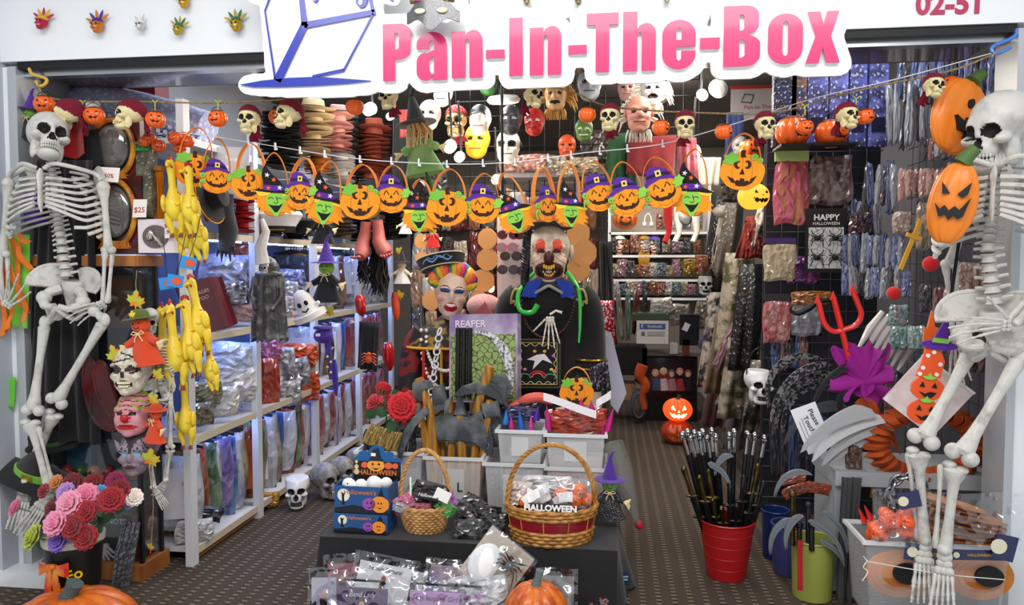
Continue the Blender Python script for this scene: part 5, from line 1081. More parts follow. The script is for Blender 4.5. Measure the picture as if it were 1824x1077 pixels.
    # ---------------------------------------------------------------- stacks of hats
def hat_meshes(mt,bandm):
 a_=MB().lathe([(0,.0),(.56,.0),(.98,.05),(1.,.07),(.96,.075),(.58,.035),(.52,.06),(.46,.40),(.36,.46),(0,.42)],26).mesh('brim_and_crown',mt)
 b_=MB().lathe([(.53,.06),(.545,.06),(.53,.16),(.515,.16)],26).mesh('hat_band',bandm);return a_,b_
HM={}
def hat_stack(px,ytop,ybot,wpx,Y,n,c,lb,lean=0.,band='#0c0c0d',X=None,rnd=random.Random(4)):
 if c not in HM:HM[c]=hat_meshes(mat('hat'+c,dim(hx(c),.7),.75,bump=.3,bscale=90),pl(band,.6))
 p0,p1=at(px,ybot,Y),at(px+lean,ytop,Y);s=wpx*mpp(Y,px)/2
 for i in range(n):
  p=p0+(p1-p0)*(i/(n-1));t=thing('fedora','%s hat, %s up in the stack %s'%(CN[c],ORD[i]if i<len(ORD)else 'topmost',lb),'hat',p,(R(rnd.uniform(-3,3)+8),R(rnd.uniform(-3,3)),R(rnd.uniform(0,360))),s,'stacked hats '+lb)
  ob('brim_and_crown',HM[c][0],t)
  if i==n-1:ob('hat_band',HM[c][1],t)
CN={'#17171a':'black','#c8ad84':'straw tan','#c98a82':'dusty pink','#d9d6d2':'white','#8c3a26':'rust','#3a2420':'dark brown','#d9862c':'orange straw','#7a6a5c':'taupe','#c4161c':'scarlet'}
hat_stack(497,205,300,66,1.05,22,'#17171a','behind the bandana skull',6)
hat_stack(548,195,272,76,1.25,14,'#c8ad84','next to the tall black stack',10)
hat_stack(566,282,310,46,1.35,7,'#d9862c','under the straw hats')
hat_stack(598,200,270,56,1.55,14,'#c98a82','beside the straw hats',4)
hat_stack(607,280,325,50,1.6,9,'#d9d6d2','under the dusty pink hats')
hat_stack(660,225,318,62,1.9,14,'#8c3a26','above the leafy felt bag',6)
hat_stack(628,215,330,44,1.85,16,'#17171a','left of the rust hats in shadow')
hat_stack(700,330,425,52,2.2,18,'#17171a','above the pink rubber feet')
hat_stack(612,392,425,50,2.0,7,'#7a6a5c','on the fourth shelf behind the witch doll')
hat_stack(647,380,428,44,2.1,10,'#17171a','on the fourth shelf by the pink feet')
hat_stack(432,352,412,40,.62,9,'#c4161c','on the fourth shelf over the bagged gauze',0,'#7a0c10')
# brimmed headgear on the fourth shelf
t=thing('sailor_cap','white peaked captain cap with gold braid on the fourth shelf','hat',at(497,415,1.0));k=mpp(1.,497)
MB().lathe([(26*k,0),(28*k,12*k),(40*k,30*k),(36*k,36*k),(0,38*k)],24).build('crown',cloth('#ece9e6'),t);MB().lathe([(26.5*k,0),(28*k,11*k),(27*k,11*k)],24).build('hat_band',BLACK,t);MB().sheet(lambda u,v:((u-.5)*44*k,(-22-18*v*math.sin(PI*u))*k,(2-8*v)*k),10,4,.005).build('peak',pl('#101012',.15),t);MB().tube([((u-.5)*44*k,-28*k,4*k)for u in np.linspace(0,1,8)],.004,5).build('gold_braid',pl('#d9a530',.3,metal=.9),t)
t=thing('officer_cap','black peaked cap with gold badge beside the captain cap','hat',at(535,420,1.25));k=mpp(1.25,535)
MB().lathe([(24*k,0),(25*k,12*k),(38*k,24*k),(34*k,28*k),(0,30*k)],24).build('crown',BLACKC,t);MB().sheet(lambda u,v:((u-.5)*42*k,(-20-16*v*math.sin(PI*u))*k,(2-8*v)*k),10,4,.005).build('peak',pl('#101012',.12),t);MB().ell((0,-30*k,16*k),(6*k,2*k,6*k),12,8).build('badge',pl('#d9a530',.3,metal=.9),t)
t=thing('pirate_hat','black tricorn hat with gold edge and red ribbons beside the chickens','hat',at(372,352,.32),(0,R(78),0));k=mpp(.32,372)
MB().lathe([(0,0),(30*k,-1*k),(44*k,2*k),(43*k,5*k),(24*k,6*k),(20*k,26*k),(0,30*k)],28).build('brim_and_crown',BLACKC,t);MB().tube([(44*k*math.cos(a_),44*k*math.sin(a_),3*k)for a_ in np.linspace(0,2*PI,36,endpoint=False)],.004,6,closed=True).build('gold_edge',pl('#c98a2a',.35,metal=.8),t)
for s in(-1,1):MB().sheet(lambda u,v:((v*46-6)*k,((u-.5)*9+s*10+4*math.sin(4*v))*k,(-4-5*math.sin(3*v))*k),2,8,.004).build('ribbon',cloth('#b8141c'),t)
t=thing('ripped_glove','torn grey-black costume boot hanging by the red hats','costume',at(402,345,.45));k=mpp(.45,402)
MB().tube([(0,0,0),(-2*k,0,-25*k),(4*k,0,-60*k),(-2*k,0,-95*k)],[13*k,14*k,16*k,12*k],14).build('shaft',cloth('#3a3c40'),t)
for i in range(5):MB().tube([((i-2)*6*k,-.01,-88*k),((i-2)*8*k,-.01,-(105+8*(i%2))*k)],[4*k,.8*k],6).build('torn_strip',cloth('#26272a'),t)
t=thing('plastic_sheet','frosty plastic rain cover hung beside the chickens','cover',at(395,262,.5))
k=mpp(.5,395);MB().sheet(lambda u,v:((u-.5)*96*k,.02*math.sin(9*u+2*v),-v*(70+20*u)*k),16,8,.003).build('sheet',mat('foggy',hx('#e8eaee'),.2,coat=.8,coatbump=.02,bscale=20),t)
# ---------------------------------------------------------------- things hanging on the rack posts
greyfig=mat('greyfig',hx('#3a3b3d'),.35,col2=hx('#8a8a86'),nscale=20,bump=.8,bscale=30,coat=.3,contrast=(.5,.75))
p=at(480,605,.62);k=mpp(.62,480);t=thing('reaper_figure','grey hooded reaper figure hanging on the rack post over the gauze bags','ornament',p)
MB().sheet(lambda u,v:((22+8*v)*k*math.sin(2*PI*u)*(1+.12*math.sin(22*PI*u)),16*k*math.cos(2*PI*u)*(1+.12*math.sin(22*PI*u)),(108-108*v+4*math.sin(20*PI*u)*v)*k),66,8,.004).build('robe',greyfig,t)
MB().ell((0,0,110*k),(24*k,15*k,10*k),16,10).build('shoulders',greyfig,t);ob('skull',me_bskull,t,(0,-12*k,122*k),(0,0,0),scale=9*k);ob('teeth',me_bteeth,t.children[-1]if False else t,(0,-12*k,122*k),(0,0,0),scale=9*k)
MB().lathe([(16*k,-6*k),(17*k,8*k),(11*k,20*k),(0,26*k)],18,0,(0,3*k,116*k)).build('hood',greyfig,t)
for s in(-1,1):MB().tube([(s*22*k,0,106*k),(s*26*k,-6*k,74*k),(s*14*k,-18*k,52*k)],[7*k,6*k,4*k],9).build('arm',greyfig,t)
p=at(468,470,.55);tag(MB().tube([(0,0,0),(-.01,0,.08),(.02,0,.16),(.0,0,.22)],[.035,.03,.02,.01],9).build('gauze_roll',cloth('#d9d8d6'),loc=p),'twisted white gauze roll hanging over the grey reaper','cloth')
def ghost_hat(x,y,Y):
 k=mpp(Y,x);t=thing('ghost_hat','white felt ghost bucket hat with googly eyes hanging at the second bay','hat',at(x,y,Y),(R(10),R(-24),R(10)))
 MB().lathe([(26*k,0),(27*k,3*k),(24*k,8*k),(20*k,10*k),(14*k,40*k),(8*k,50*k),(0,53*k)],24).build('body',felt('#ece9e4'),t)
 MB().lathe([(26*k,0),(29*k,1*k),(29*k,11*k),(25*k,12*k)],24).build('cuff',felt('#f2efe9'),t)
 for s in(-1,1):MB().ell((s*6*k,-16*k,30*k),(3.4*k,2*k,4.4*k),10,8).build('eye',BLACK,t)
 MB().tube([(-6*k,-18*k,19*k),(0,-19*k,16*k),(6*k,-18*k,20*k)],1.4*k,5).build('mouth',BLACK,t)
 for s in(-1,1):MB().tube([(s*16*k,-4*k,18*k),(s*24*k,-8*k,22*k)],[5*k,3*k],8).build('arm',felt('#ece9e4'),t)
ghost_hat(556,566,.95)
gf=cloth('#7fae3c');bkc=cloth('#141417')
for x,y,s,Y,lb,hc,dc,fc,hat_ in((575,408,70,1.1,'black-robed witch doll with green face hanging on the upper shelf edge','#4b2a8c',bkc,'#8fb040','brim'),(582,505,90,1.0,'witch doll with purple cone hat and pumpkin buttons over the third bay','#4d2b90',bkc,'#7fb03c','cone'),(716,487,50,1.6,'white witch doll hung by the stocking packs','#1a1a1c',cloth('#e6e2da'),'#e8d8b8','cone')):
 scarecrow(x,y,s,Y,lb,hc,dc,fc,0,hat_)
k=mpp(1.0,578);t=thing('cauldron_doll','purple stuffed cauldron with trailing strings and yellow beads','ornament',at(576,598,1.0))
MB().ell((0,0,0),(17*k,14*k,13*k),18,12).build('pot',cloth('#4a2f96'),t);MB().lathe([(12*k,11*k),(17*k,13*k),(16*k,16*k),(11*k,14*k)],18).build('rim',cloth('#5a3aa8'),t);MB().box((-4*k,-14*k,3*k),(8*k,1*k,5*k)).build('label_patch',WHITE,t,smooth=False)
MB().tube([(8*k,0,-10*k),(10*k,0,-30*k),(12*k,0,-75*k)],[5*k,5*k,3*k],8).build('leg',cloth('#3d2a86'),t)
for i in range(5):MB().ell((9*k+(i%2)*6*k,-6*k,-(35+9*i)*k),(2.4*k,)*3,8,6).build('bead',pl('#e2c23a',.4),t)
for x,y,w_,Y,tl,lb in((578,463,20,1.05,10,'maple leaf under the black-robed witch doll'),(586,555,22,.98,40,'maple leaf under the cone hat doll'),(712,526,18,1.6,-10,'maple leaf beside the red tassel'),(711,448,16,1.6,30,'small maple leaf by the upper stocking packs')):maple(x,y,w_,Y,tl,lb)
# pink rubber feet, wig, red shiny items, spider costume
pkf=mat('rubber_pink',hx('#b9655c'),.4,col2=hx('#9a4a44'),nscale=5);k=mpp(1.5,660)
for i,(x,y,tl)in enumerate(((652,395,6),(672,392,-6))):
 t=thing('limb_prop','pink rubber severed foot hanging among the hats, %s'%('toes toward the witch doll' if i==0 else 'nearer the black wig'),'prop',at(x,y,1.5),(0,R(tl),R(-30+60*i)),None,'pink rubber feet')
 MB().tube([(0,0,0),(0,0,-18*k),(-2*k,-2*k,-36*k),(4*k,-8*k,-52*k),(8*k,-16*k,-60*k)],[9*k,10*k,12*k,14*k,9*k],14).build('foot',pkf,t)
 for j in range(5):MB().ell(((4+(j-2)*4.6)*k,-22*k,(-62+abs(j-1))*k),(2.6*k,4*k,2.6*k),8,6).build('toe',pkf,t)
def hair_wig(name,label,x,y,wpx,hpx,Y,mt,n=60,seed=1,curl=.02):
 k=mpp(Y,x);t=thing(name,label,'wig',at(x,y,Y));rnd=random.Random(seed);b=MB()
 for i in range(n):
  a_=rnd.uniform(0,2*PI);r_=wpx*k/2*rnd.uniform(.2,1);L_=hpx*k*rnd.uniform(.7,1);ph=rnd.uniform(0,6)
  b.tube([(r_*math.cos(a_)*(.3+.7*v)+curl*math.sin(9*v+ph)*v,r_*.6*math.sin(a_)*(.3+.7*v),-L_*v)for v in np.linspace(0,1,6)],[.006,.007,.007,.006,.005,.002],4)
 o=b.build('hair',mt,t);o['kind']='stuff';MB().ell((0,0,-.02),(wpx*k*.42,wpx*k*.3,.05),12,8).build('cap',mt,t);return t
hairbk=mat('hair_black',hx('#0e0d0e'),.4)
hair_wig('long_wig','long black wig hanging below the pink rubber feet',672,425,44,100,1.55,hairbk,80,1)
hair_wig('short_wig','narrow black hair piece hanging beside the pink feet',647,445,20,60,1.52,hairbk,40,2)
redshine=mat('red_shine',hx('#b0121a'),.2,bump=.6,bscale=12,coat=.8)
for x,y0,y1,r,Y,lb,mt in((640,525,562,9,1.3,'shiny red plastic horn hanging at the rack corner',redshine),(703,520,570,7,1.6,'orange and red striped tassel sleeve hanging by the rack',mat('or_tassel',hx('#d9581c'),.4,col2=hx('#8f1a14'),nscale=6)),(690,610,660,10,1.5,'red lobster-like foil packet among black accessories',redshine),(595,640,705,5,1.05,'purple beaded stick hanging over the lower packs',cloth('#3f2a8e'))):
 k=mpp(Y,x);a_,b_=at(x,y0,Y),at(x+4,y1,Y);o=MB().tube([(0,0,0),*[tuple((b_-a_)*f)for f in(.2,.5,.8,1.)]],[r*k*.6,r*k,r*k*1.05,r*k*.9,r*k*.3],12).build('hanging_prop',mt,loc=a_);tag(o,lb,'prop')
drape('spider_costume','black costume with orange spider motif hanging on the rack','costume',cloth('#16161a'),((640,572),(676,575),(672,662),(636,655)),1.35,3,.015,nu=16,nv=8)
p=at(657,640,1.30);k=mpp(1.3,657);b=MB().ell((0,0,0),(6*k,2*k,7*k),10,8).ell((0,0,9*k),(4*k,2*k,4*k),8,6)
for s in(-1,1):
 for j in range(4):b.tube([(0,0,(j-1)*3*k),(s*8*k,-.002,(j*5-4)*k),(s*13*k,0,(j*6-10)*k)],1.*k,4)
tag(b.build('spider_badge',pl('#e0561c',.5),loc=p),'orange spider badge on the black costume','ornament')
# skulls on the carpet by the rack
p=floor_at(530,903);s=42*mpp(p.y,530)/1.5;t=thing('skull_planter','white flat-topped skull planter on the carpet by the second bay','skull',(p.x,p.y,1.2*s),(0,0,R(18)),s)
ob('skull',MB().star(lambda D:np.minimum(_skfn(D),np.where(D[:,2]>.05,.72/np.maximum(D[:,2],.05),9)),(0,0,0),1.,64,52,mfn=lambda c:skull_mat(c+SKC)).mesh('skull',[plastic('#e6e4df'),SOCK],ang=30),t,loc=SKC);ob('teeth',teeth_mesh(SOCK),t)
greysk=mat('grey_skull',hx('#9b9792'),.4,col2=hx('#6a6662'),nscale=3)
me_grsk=skull_mesh([greysk,SOCK],56,44)
for x,y,wpx,yw,lb in((582,886,56,60,'grey plastic skull lying on its side of the aisle by the planter skull'),(612,868,50,70,'grey skull behind, half hidden by the printed box'),(640,850,48,60,'brownish grey skull deepest by the plastic bin')):
 p=floor_at(x,y);s=wpx*mpp(p.y,x)/1.9;t=thing('toy_skull',lb,'skull',(p.x,p.y,1.05*s),(R(-12),0,R(yw)),s,'grey skulls on the floor');ob('skull',me_grsk,t);ob('teeth',me_gteeth,t)
p=floor_at(492,905);packet('yellow and red toy pack on the floor under the second bay',(p.x-.06,p.y,0),.14,.08,.09,'#c9a81e','#b0201c',30,0,0,v=2)
# ---------------------------------------------------------------- low display table under black cloth
TZ=.27;TX0,TX1,TY0,TY1=-.77,.42,-.09,.74
t=thing('display_table','low display table covered with a black cloth reaching the carpet','table',((TX0+TX1)/2,.3,0));tcx=(TX0+TX1)/2
MB().box((0,.025,TZ-.02),(TX1-TX0-.02,TY1-TY0-.02,.03)).build('tabletop',pl('#2a2624',.6),t,smooth=False)
for sx in(-1,1):
 for sy in(-1,1):MB().box((sx*.52,.02+sy*.34,.12),(.04,.04,.23)).build('leg',STEEL,t,smooth=False)
def tcloth():
 b=MB();ring_=[]
 cs=[(TX0,TY0),(TX1,TY0),(TX1,TY1),(TX0,TY1)];n=46
 for i in range(4):
  a_,c_=np.array(cs[i]),np.array(cs[(i+1)%4])
  for j in range(n):ring_.append((a_+(c_-a_)*j/n,i))
 N=len(ring_);V=[];F=[];lv=[0,.15,.5,1.]
 nr=[V3(0,-1,0),V3(1,0,0),V3(0,1,0),V3(-1,0,0)]
 for l in lv:
  for i,(p,s)in enumerate(ring_):
   w_=math.sin(i*.62)*.022+math.sin(i*.21+1)*.032;e=nr[s];f=(i%n)/n;cn=nr[(s+1)%4]if f>.5 else nr[(s-1)%4];kk=max(0,abs(f-.5)*2-.8)/.2*.5
   d_=e*(1-kk)+cn*kk;V.append((p[0]-tcx+d_[0]*(w_+.03)*l,p[1]-.3+d_[1]*(w_+.03)*l,TZ+.004-(TZ-.008)*l))
 for k in range(len(lv)-1):
  for i in range(N):F.append((k*N+i,k*N+(i+1)%N,(k+1)*N+(i+1)%N,(k+1)*N+i))
 F.append(tuple(range(N))[::-1]);b.add(V,F);return b.mesh('cloth',cloth('#17171a'),ang=60)
ob('cloth',tcloth(),t)
# printed countertop display boxes
def print_box(x0,x1,ytop,ybot,Y,lb,header=None,ghosts=False):
 k=mpp(Y,x0);W_,H_=(x1-x0)*k,(ybot-ytop)*k;p=at((x0+x1)/2,ybot,Y);D_=.13;t=thing('display_box',lb,'box',p,(0,0,R(-1)))
 bm_=pl('#1d4f86',.35)
 MB().box((0,0,H_/2),(W_,.004,H_)).box((0,D_,H_/2),(W_,.004,H_)).box((-W_/2,D_/2,H_/2),(.004,D_,H_)).box((W_/2,D_/2,H_/2),(.004,D_,H_)).box((0,D_/2,.004),(W_,D_,.006)).build('carton',bm_,t,smooth=False)
 f=-.0035
 MB().prism([(-W_/2,0),(W_/2,0),(W_/2,H_*.14),(W_*.1,H_*.2),(-W_*.15,H_*.30),(-W_*.32,H_*.22),(-W_/2,H_*.16)],f,-.002).build('printed_ground',pl('#0c1420',.4),t,smooth=False)
 MB().prism(oval(-W_*.33,H_*.66,H_*.24,H_*.24,24),f-.0005,-.002).build('printed_moon',pl('#e8e6d2',.4),t,smooth=False)
 MB().prism([(-W_*.36,H_*.30),(-W_*.31,H_*.30),(-W_*.32,H_*.62),(-W_*.29,H_*.78),(-W_*.33,H_*.72),(-W_*.37,H_*.8),(-W_*.36,H_*.6)],f-.001,-.002).build('printed_cat',BLACK,t,smooth=False)
 text("Halloween's",H_*.26,pl('#c97a5a',.4),t,(-W_*.02,f,H_*.78),off=.0003)
 for cx_,r_,c_ in((W_*.15,.22,'#a04ab0'),(W_*.35,.30,'#f0912a')):
  MB().prism(blob(cx_,H_*.36,H_*r_*1.15,H_*r_,8,.05,30),f-.002,-.002).build('printed_pumpkin',pl(c_,.4),t,smooth=False)
  b=MB()
  for s in(-1,1):b.prism([(cx_+s*H_*.06-.004,H_*.38),(cx_+s*H_*.06+.004,H_*.38),(cx_+s*H_*.06,H_*.46)],f-.003,f-.002)
  b.prism([(cx_-H_*.13,H_*.28),(cx_-H_*.05,H_*.24),(cx_+H_*.05,H_*.24),(cx_+H_*.13,H_*.28),(cx_,H_*.19)],f-.003,f-.002);b.build('printed_face',BLACK,t,smooth=False)
 MB().prism([(W_*.23,H_*.58),(W_*.47,H_*.58),(W_*.42,H_*.66),(W_*.38,H_*.97),(W_*.31,H_*.66)],f-.0015,-.002).build('printed_hat',BLACK,t,smooth=False)
 if header:
  hy=(ybot-header)*k;hb=[(-W_*.36,H_*.9),(W_*.56,H_*.9),(W_*.56,hy*.78),(W_*.40,hy*.80)]+arc(W_*.33,hy*.84,W_*.10,hy*.06,0,140,8)+arc(W_*.10,hy*.86,W_*.16,hy*.14,20,160,10)+arc(-W_*.15,hy*.83,W_*.12,hy*.07,50,190,8)+[(-W_*.36,hy*.76)]
  MB().prism(hb,D_,D_+.004).build('header_panel',pl('#1c5a96',.35),t,smooth=False)
  MB().prism([(-W_*.35,H_*.92),(W_*.55,H_*.92),(W_*.55,hy*.72),(-W_*.35,hy*.72)],D_-.003,D_).build('printed_ground',pl('#17130f',.4),t,smooth=False)
  MB().prism(blob(W_*.09,hy*.66,W_*.16,hy*.10,8,.05,36),D_-.008,D_-.003).build('printed_pumpkin',pl('#f0a03c',.4),t,smooth=False)
  b=MB()
  for s in(-1,1):b.prism([(W_*.09+s*W_*.06-.006,hy*.67),(W_*.09+s*W_*.06+.006,hy*.67),(W_*.09+s*W_*.06,hy*.71)],D_-.010,D_-.008)
  b.prism([(W_*.0,hy*.63),(W_*.05,hy*.61),(W_*.13,hy*.61),(W_*.18,hy*.63),(W_*.09,hy*.58)],D_-.010,D_-.008);b.build('printed_face',BLACK,t,smooth=False)
  MB().prism([(-W_*.05,hy*.74),(W_*.22,hy*.74),(W_*.17,hy*.78),(W_*.13,hy*.95),(W_*.04,hy*.93),(W_*.0,hy*.79)],D_-.010,D_-.003).build('printed_hat',pl('#20201f',.4),t,smooth=False)
  for cx_,r_ in((-W_*.13,.05),(W_*.33,.055),(W_*.46,.045)):MB().prism(blob(cx_,hy*.66,W_*r_*1.3,hy*r_,6,.06,24),D_-.007,D_-.003).build('printed_pumpkin',pl('#e0643c',.4),t,smooth=False)
  for j,r_ in enumerate((.05,.04,.028)):MB().prism(oval(-W_*.29,hy*(.54+.085*j),W_*r_,hy*r_,16),D_-.007,D_-.003).build('printed_pumpkin',pl('#e8c890',.4),t,smooth=False)
  text('HALLOWEEN',hy*.115,pl('#e07a3a',.4),t,(W_*.11,D_-.004,hy*.53),off=.0006)
  MB().box((W_*.05,D_-.012,hy*.85),(.02,.002,.013)).build('price_sticker',WHITE,t,smooth=False)
 if ghosts:
  for i,(x_,y_,z_,r_)in enumerate(((-.07,.05,H_*.9,.03),(-.02,.06,H_*.85,.03),(.04,.05,H_*.98,.034),(.085,.06,H_*1.0,.026),(.02,.09,H_*.9,.03))):
   g_=thing('ghost_squishy','white toy ghost in the top printed box, %s across'%ORD[i],'toy',p+Vector((x_,y_,z_)),(R(20*i),R(15*i-30),0),r_,'toy ghosts in the printed box')
   MB().lathe([(.9,-.8),(1.,-.5),(.95,.1),(.7,.7),(.3,.98),(0,1.02)],14).build('body',pl('#f2f1ee',.6),g_);MB().ell((-.3,-.82,.3),(.1,.06,.14),6,5).ell((.3,-.82,.3),(.1,.06,.14),6,5).build('eyes',BLACK,g_)
print_box(594,690,915,949,-.05,'lower blue printed box with moon and pumpkins on the table edge')
print_box(596,692,867,913,-.05,'upper blue printed display box of toy ghosts with pumpkin header',808,True)
# ---------------------------------------------------------------- translucent storage bins
tub=frost('#f4f6f7',.26)
def bin_(x0,x1,yrim,hgt,Y,depth,lb,label_patch=True,mark=None,tm=None):
 k=mpp(Y,(x0+x1)/2);W_=(x1-x0)*k;p=at((x0+x1)/2,yrim,Y);t=thing('storage_bin',lb,'bin',(p.x,p.y+depth/2,p.z-hgt));tp_=.90;th=.004;b=MB()
 def rect(s,z):return[(-W_/2*s,-depth/2*s,z),(W_/2*s,-depth/2*s,z),(W_/2*s,depth/2*s,z),(-W_/2*s,depth/2*s,z)]
 V=rect(tp_,0)+rect(1.,hgt)+rect(.985,hgt)+rect(tp_-.02,th);F=[(3,2,1,0),(12,13,14,15)]
 for l in range(3):F+=[(l*4+i,l*4+(i+1)%4,(l+1)*4+(i+1)%4,(l+1)*4+i)for i in range(4)]
 b.add(V,F);b.build('tub',tm or tub,t,smooth=False)
 r_=MB();q_=[(-W_/2-.008,-depth/2-.008),(W_/2+.008,-depth/2-.008),(W_/2+.008,depth/2+.008),(-W_/2-.008,depth/2+.008)]
 r_.box((0,-depth/2-.004,hgt-.006),(W_+.024,.012,.014)).box((0,depth/2+.004,hgt-.006),(W_+.024,.012,.014)).box((-W_/2-.004,0,hgt-.006),(.012,depth,.014)).box((W_/2+.004,0,hgt-.006),(.012,depth,.014));r_.build('rim',frost('#eef1f2',.6),t,smooth=False)
 if label_patch:MB().box((0,-depth/2*.965,hgt*.5),(W_*.38,.005,hgt*.55)).build('label_recess',frost('#f6f6f6',.35),t,smooth=False)
 if mark:text(mark,.06,pl('#26282c',.5),t,(W_*.12,-depth/2-.004,hgt*.45),ext=.0005)
 return t
bin_(634,752,804,.26,.34,.26,'clear storage bin behind the printed boxes holding black packs')
bin_(757,857,814,.245,.30,.26,'clear storage bin full of foam axes, marked on the front',True,'L')
bin_(863,968,825,.235,.28,.26,'lower clear bin beside the axe bin')
bin_(973,1078,833,.225,.28,.26,'lower clear bin at the aisle end of the table')
bin_(886,966,766,.15,.33,.24,'upper clear bin of coloured horns behind the basket handle')
bin_(972,1078,773,.155,.29,.24,'upper clear bin of pumpkin party packs under the felt bag')
# contents of the bins
def onbin(x,y,Y,wpx,hpx,c1,c2,lb,rz=0,ry=0,rx=0,v=0,d=.06,grp=None,name='packet',header=None,insert=None):
 k=mpp(Y,x);p=at(x,y+hpx/2,Y);return packet(lb,p,wpx*k,d,hpx*k,c1,c2,rz,ry,rx,header,insert,grp,name,'packet',v)
for i in range(6):onbin(655+16*i,800,.44+.015*(i%3),18,70,'#15161a','#5d6068','black party pack standing in the bin behind the printed boxes, %s along'%ORD[i],70,0,0,i,.03,'black packs in the bin')
for i in range(4):onbin(885+20*i,850+6*(i%2),.40,34,44,['#3d4a50','#8a3a34','#2f3a44','#55606a'][i],'#b9c0c4','%s packet inside the lower bin beside the axes'%['slate','red','navy','grey'][i],0,0,0,i)
for i in range(3):onbin(995+28*i,860,.40,36,40,['#c8552c','#a8341c','#d8773c'][i],'#e8c8b0','%s packet inside the lower end bin'%['orange','rust','apricot'][i],0,0,0,i)
horn_cols=['#d22a8c','#2a6fd0','#d22a8c','#c8208a','#7a2ab0','#2a86d8']
def horn(x,y,hpx,Y,c,lb,tilt=0,r=6):
 k=mpp(Y,x);tag(MB().lathe([(r*k,0),(r*1.05*k,hpx*.2*k),(r*.8*k,hpx*.5*k),(r*.35*k,hpx*.8*k),(.2*k,hpx*k)],14).build('devil_horn',mat('horn'+c,hx(c),.22,metal=.5,coat=.4),loc=at(x,y+hpx/2,Y),rot=(0,R(tilt),0)),lb,'horn','metallic costume horns')
for i,(x,y,h_,c)in enumerate(((930,748,40,'#2a6fd0'),(912,755,30,'#d22a8c'),(946,754,32,'#d24aa0'),(900,742,26,'#2a86d8'),(955,735,26,'#5a2ab0'))):horn(x,y,h_,.42,c,'shiny %s horn in the upper bin, %s across'%({'#2a6fd0':'blue','#d22a8c':'pink','#d24aa0':'rose','#2a86d8':'sky blue','#5a2ab0':'violet'}[c],ORD[i]),4*i-8)
for i,(x,y,h_,tl)in enumerate(((978,742,46,-6),(1082,745,44,14),(1072,752,46,-4),(1008,730,34,4),(1056,728,34,-6),(1035,722,30,0))):horn(x,y,h_,.36,'#c8208a','magenta foil horn around the pumpkin party packs, %s counting across'%ORD[i],tl,6)
onbin(922,736,.46,66,26,'#20223a','#5a5f9a','navy glitter packet lying over the horns',0,4,0,1);onbin(935,722,.5,60,18,'#18181e','#4a4c60','black packet lying behind the horns',0,-6,0,2)
onbin(1028,752,.36,98,44,'#c8401c','#1c1a1c','clear pack of skull and pumpkin favours in the upper end bin',0,3,0,3,.07);onbin(1000,745,.42,50,40,'#d0601c','#e8e2dc','orange favour pack behind the front one',0,-8,0,1);onbin(1052,742,.43,52,40,'#b8281c','#2a2420','red favour pack behind the front one',0,8,0,0)
for i,(x0,y0,x1,y1)in enumerate(((968,706,1062,738),(1062,720,1088,702))):
 p0,p1=np.array(at(x0,y0,.31)),np.array(at(x1,y1,.31));c_=(p0+p1)/2;tag(MB().sheet(lambda u,v:(p0*(1-u)+p1*u)-c_+V3(0,.008*math.sin(6*u),(.5-v)*.034),10,2,.003).build('header_strip',pl('#ebe8ea',.4),loc=c_),['white paper header strip across the favour packs','short white paper flap by the magenta horn'][i],'card')
t=thing('rubber_glove','pink rubber monster glove lying behind the felt bag','glove',at(945,715,.5));k=mpp(.5,945)
MB().tube(spl([(-24*k,0,-4*k),(-6*k,0,4*k),(14*k,0,8*k),(40*k,0,4*k)],3),list(np.interp(np.linspace(0,1,10),[0,.3,1],[5*k,10*k,9*k])),10).build('palm',pl('#d0564a',.4),t)
for i in range(4):MB().tube([(-22*k,(i-1.5)*5*k,-2*k),(-34*k,(i-1.5)*7*k,-6*k),(-42*k,(i-1.5)*7*k,-12*k)],[4*k,3.6*k,2*k],8).build('finger',pl('#d0564a',.4),t)
# ---------------------------------------------------------------- foam weapons standing in the bin
fwood=mat('foam_wood',hx('#b5802f'),.5,col2=hx('#94641f'),nscale=12,kind='wave');iron=mat('foam_iron',hx('#3a3d41'),.45,col2=hx('#94999e'),nscale=9,bump=.3,bscale=20,contrast=(.45,.85))
def pxpoly(pts,O,Y):return[(at(x,y,Y).x-O.x,at(x,y,Y).z-O.z)for x,y in pts]
def weapon(name,lb,Y,handle,heads,r=8,th=.03,cap=True,hm=None):
 """handle: picture points from top to bottom; heads: outlines of the head pieces"""
 O=at(*handle[0],Y);t=thing(name,lb,'toy weapon',O,group='foam weapons in the bin');k=mpp(Y,handle[0][0])
 MB().tube([at(x,y,Y)-O for x,y in handle],r*k,12).build('handle',fwood,t)
 for h_ in heads:
  P_=pxpoly(h_,O,Y);c_=np.mean(P_,0);b=MB();b.prism(P_,-th/2,th/2);b.prism([(c_[0]+(x-c_[0])*.8,c_[1]+(z-c_[1])*.8)for x,z in P_],-th*.8,th*.8);b.build('head',hm or iron,t,smooth=False)
 return t
axe=lambda dx,dy:[[(758+dx,748+dy),(800+dx,735+dy),(835+dx,742+dy),(858+dx,730+dy),(872+dx,752+dy),(880+dx,785+dy),(876+dx,812+dy),(850+dx,790+dy),(800+dx,785+dy),(762+dx,786+dy)],[(808+dx,740+dy),(818+dx,698+dy),(832+dx,738+dy)]]
weapon('foam_axe','foam battle axe in front of the bin with jagged blade marks',.40,[(819,738),(822,780),(826,900)],axe(0,0))
ax1=[o for o in COL.objects if o.get('label','').startswith('foam battle axe in front')][0]
for dx in(846,858):MB().tube([at(dx+(6 if j%2 else 0)+j*1.5,752+8*j,.384)-ax1.location for j in range(7)],.0016,4).build('jagged_mark',pl('#9a9ea2',.5),ax1)
weapon('foam_axe','second foam battle axe with its blade peeking out beside the first',.46,[(852,735),(855,790),(850,900)],axe(30,-2))
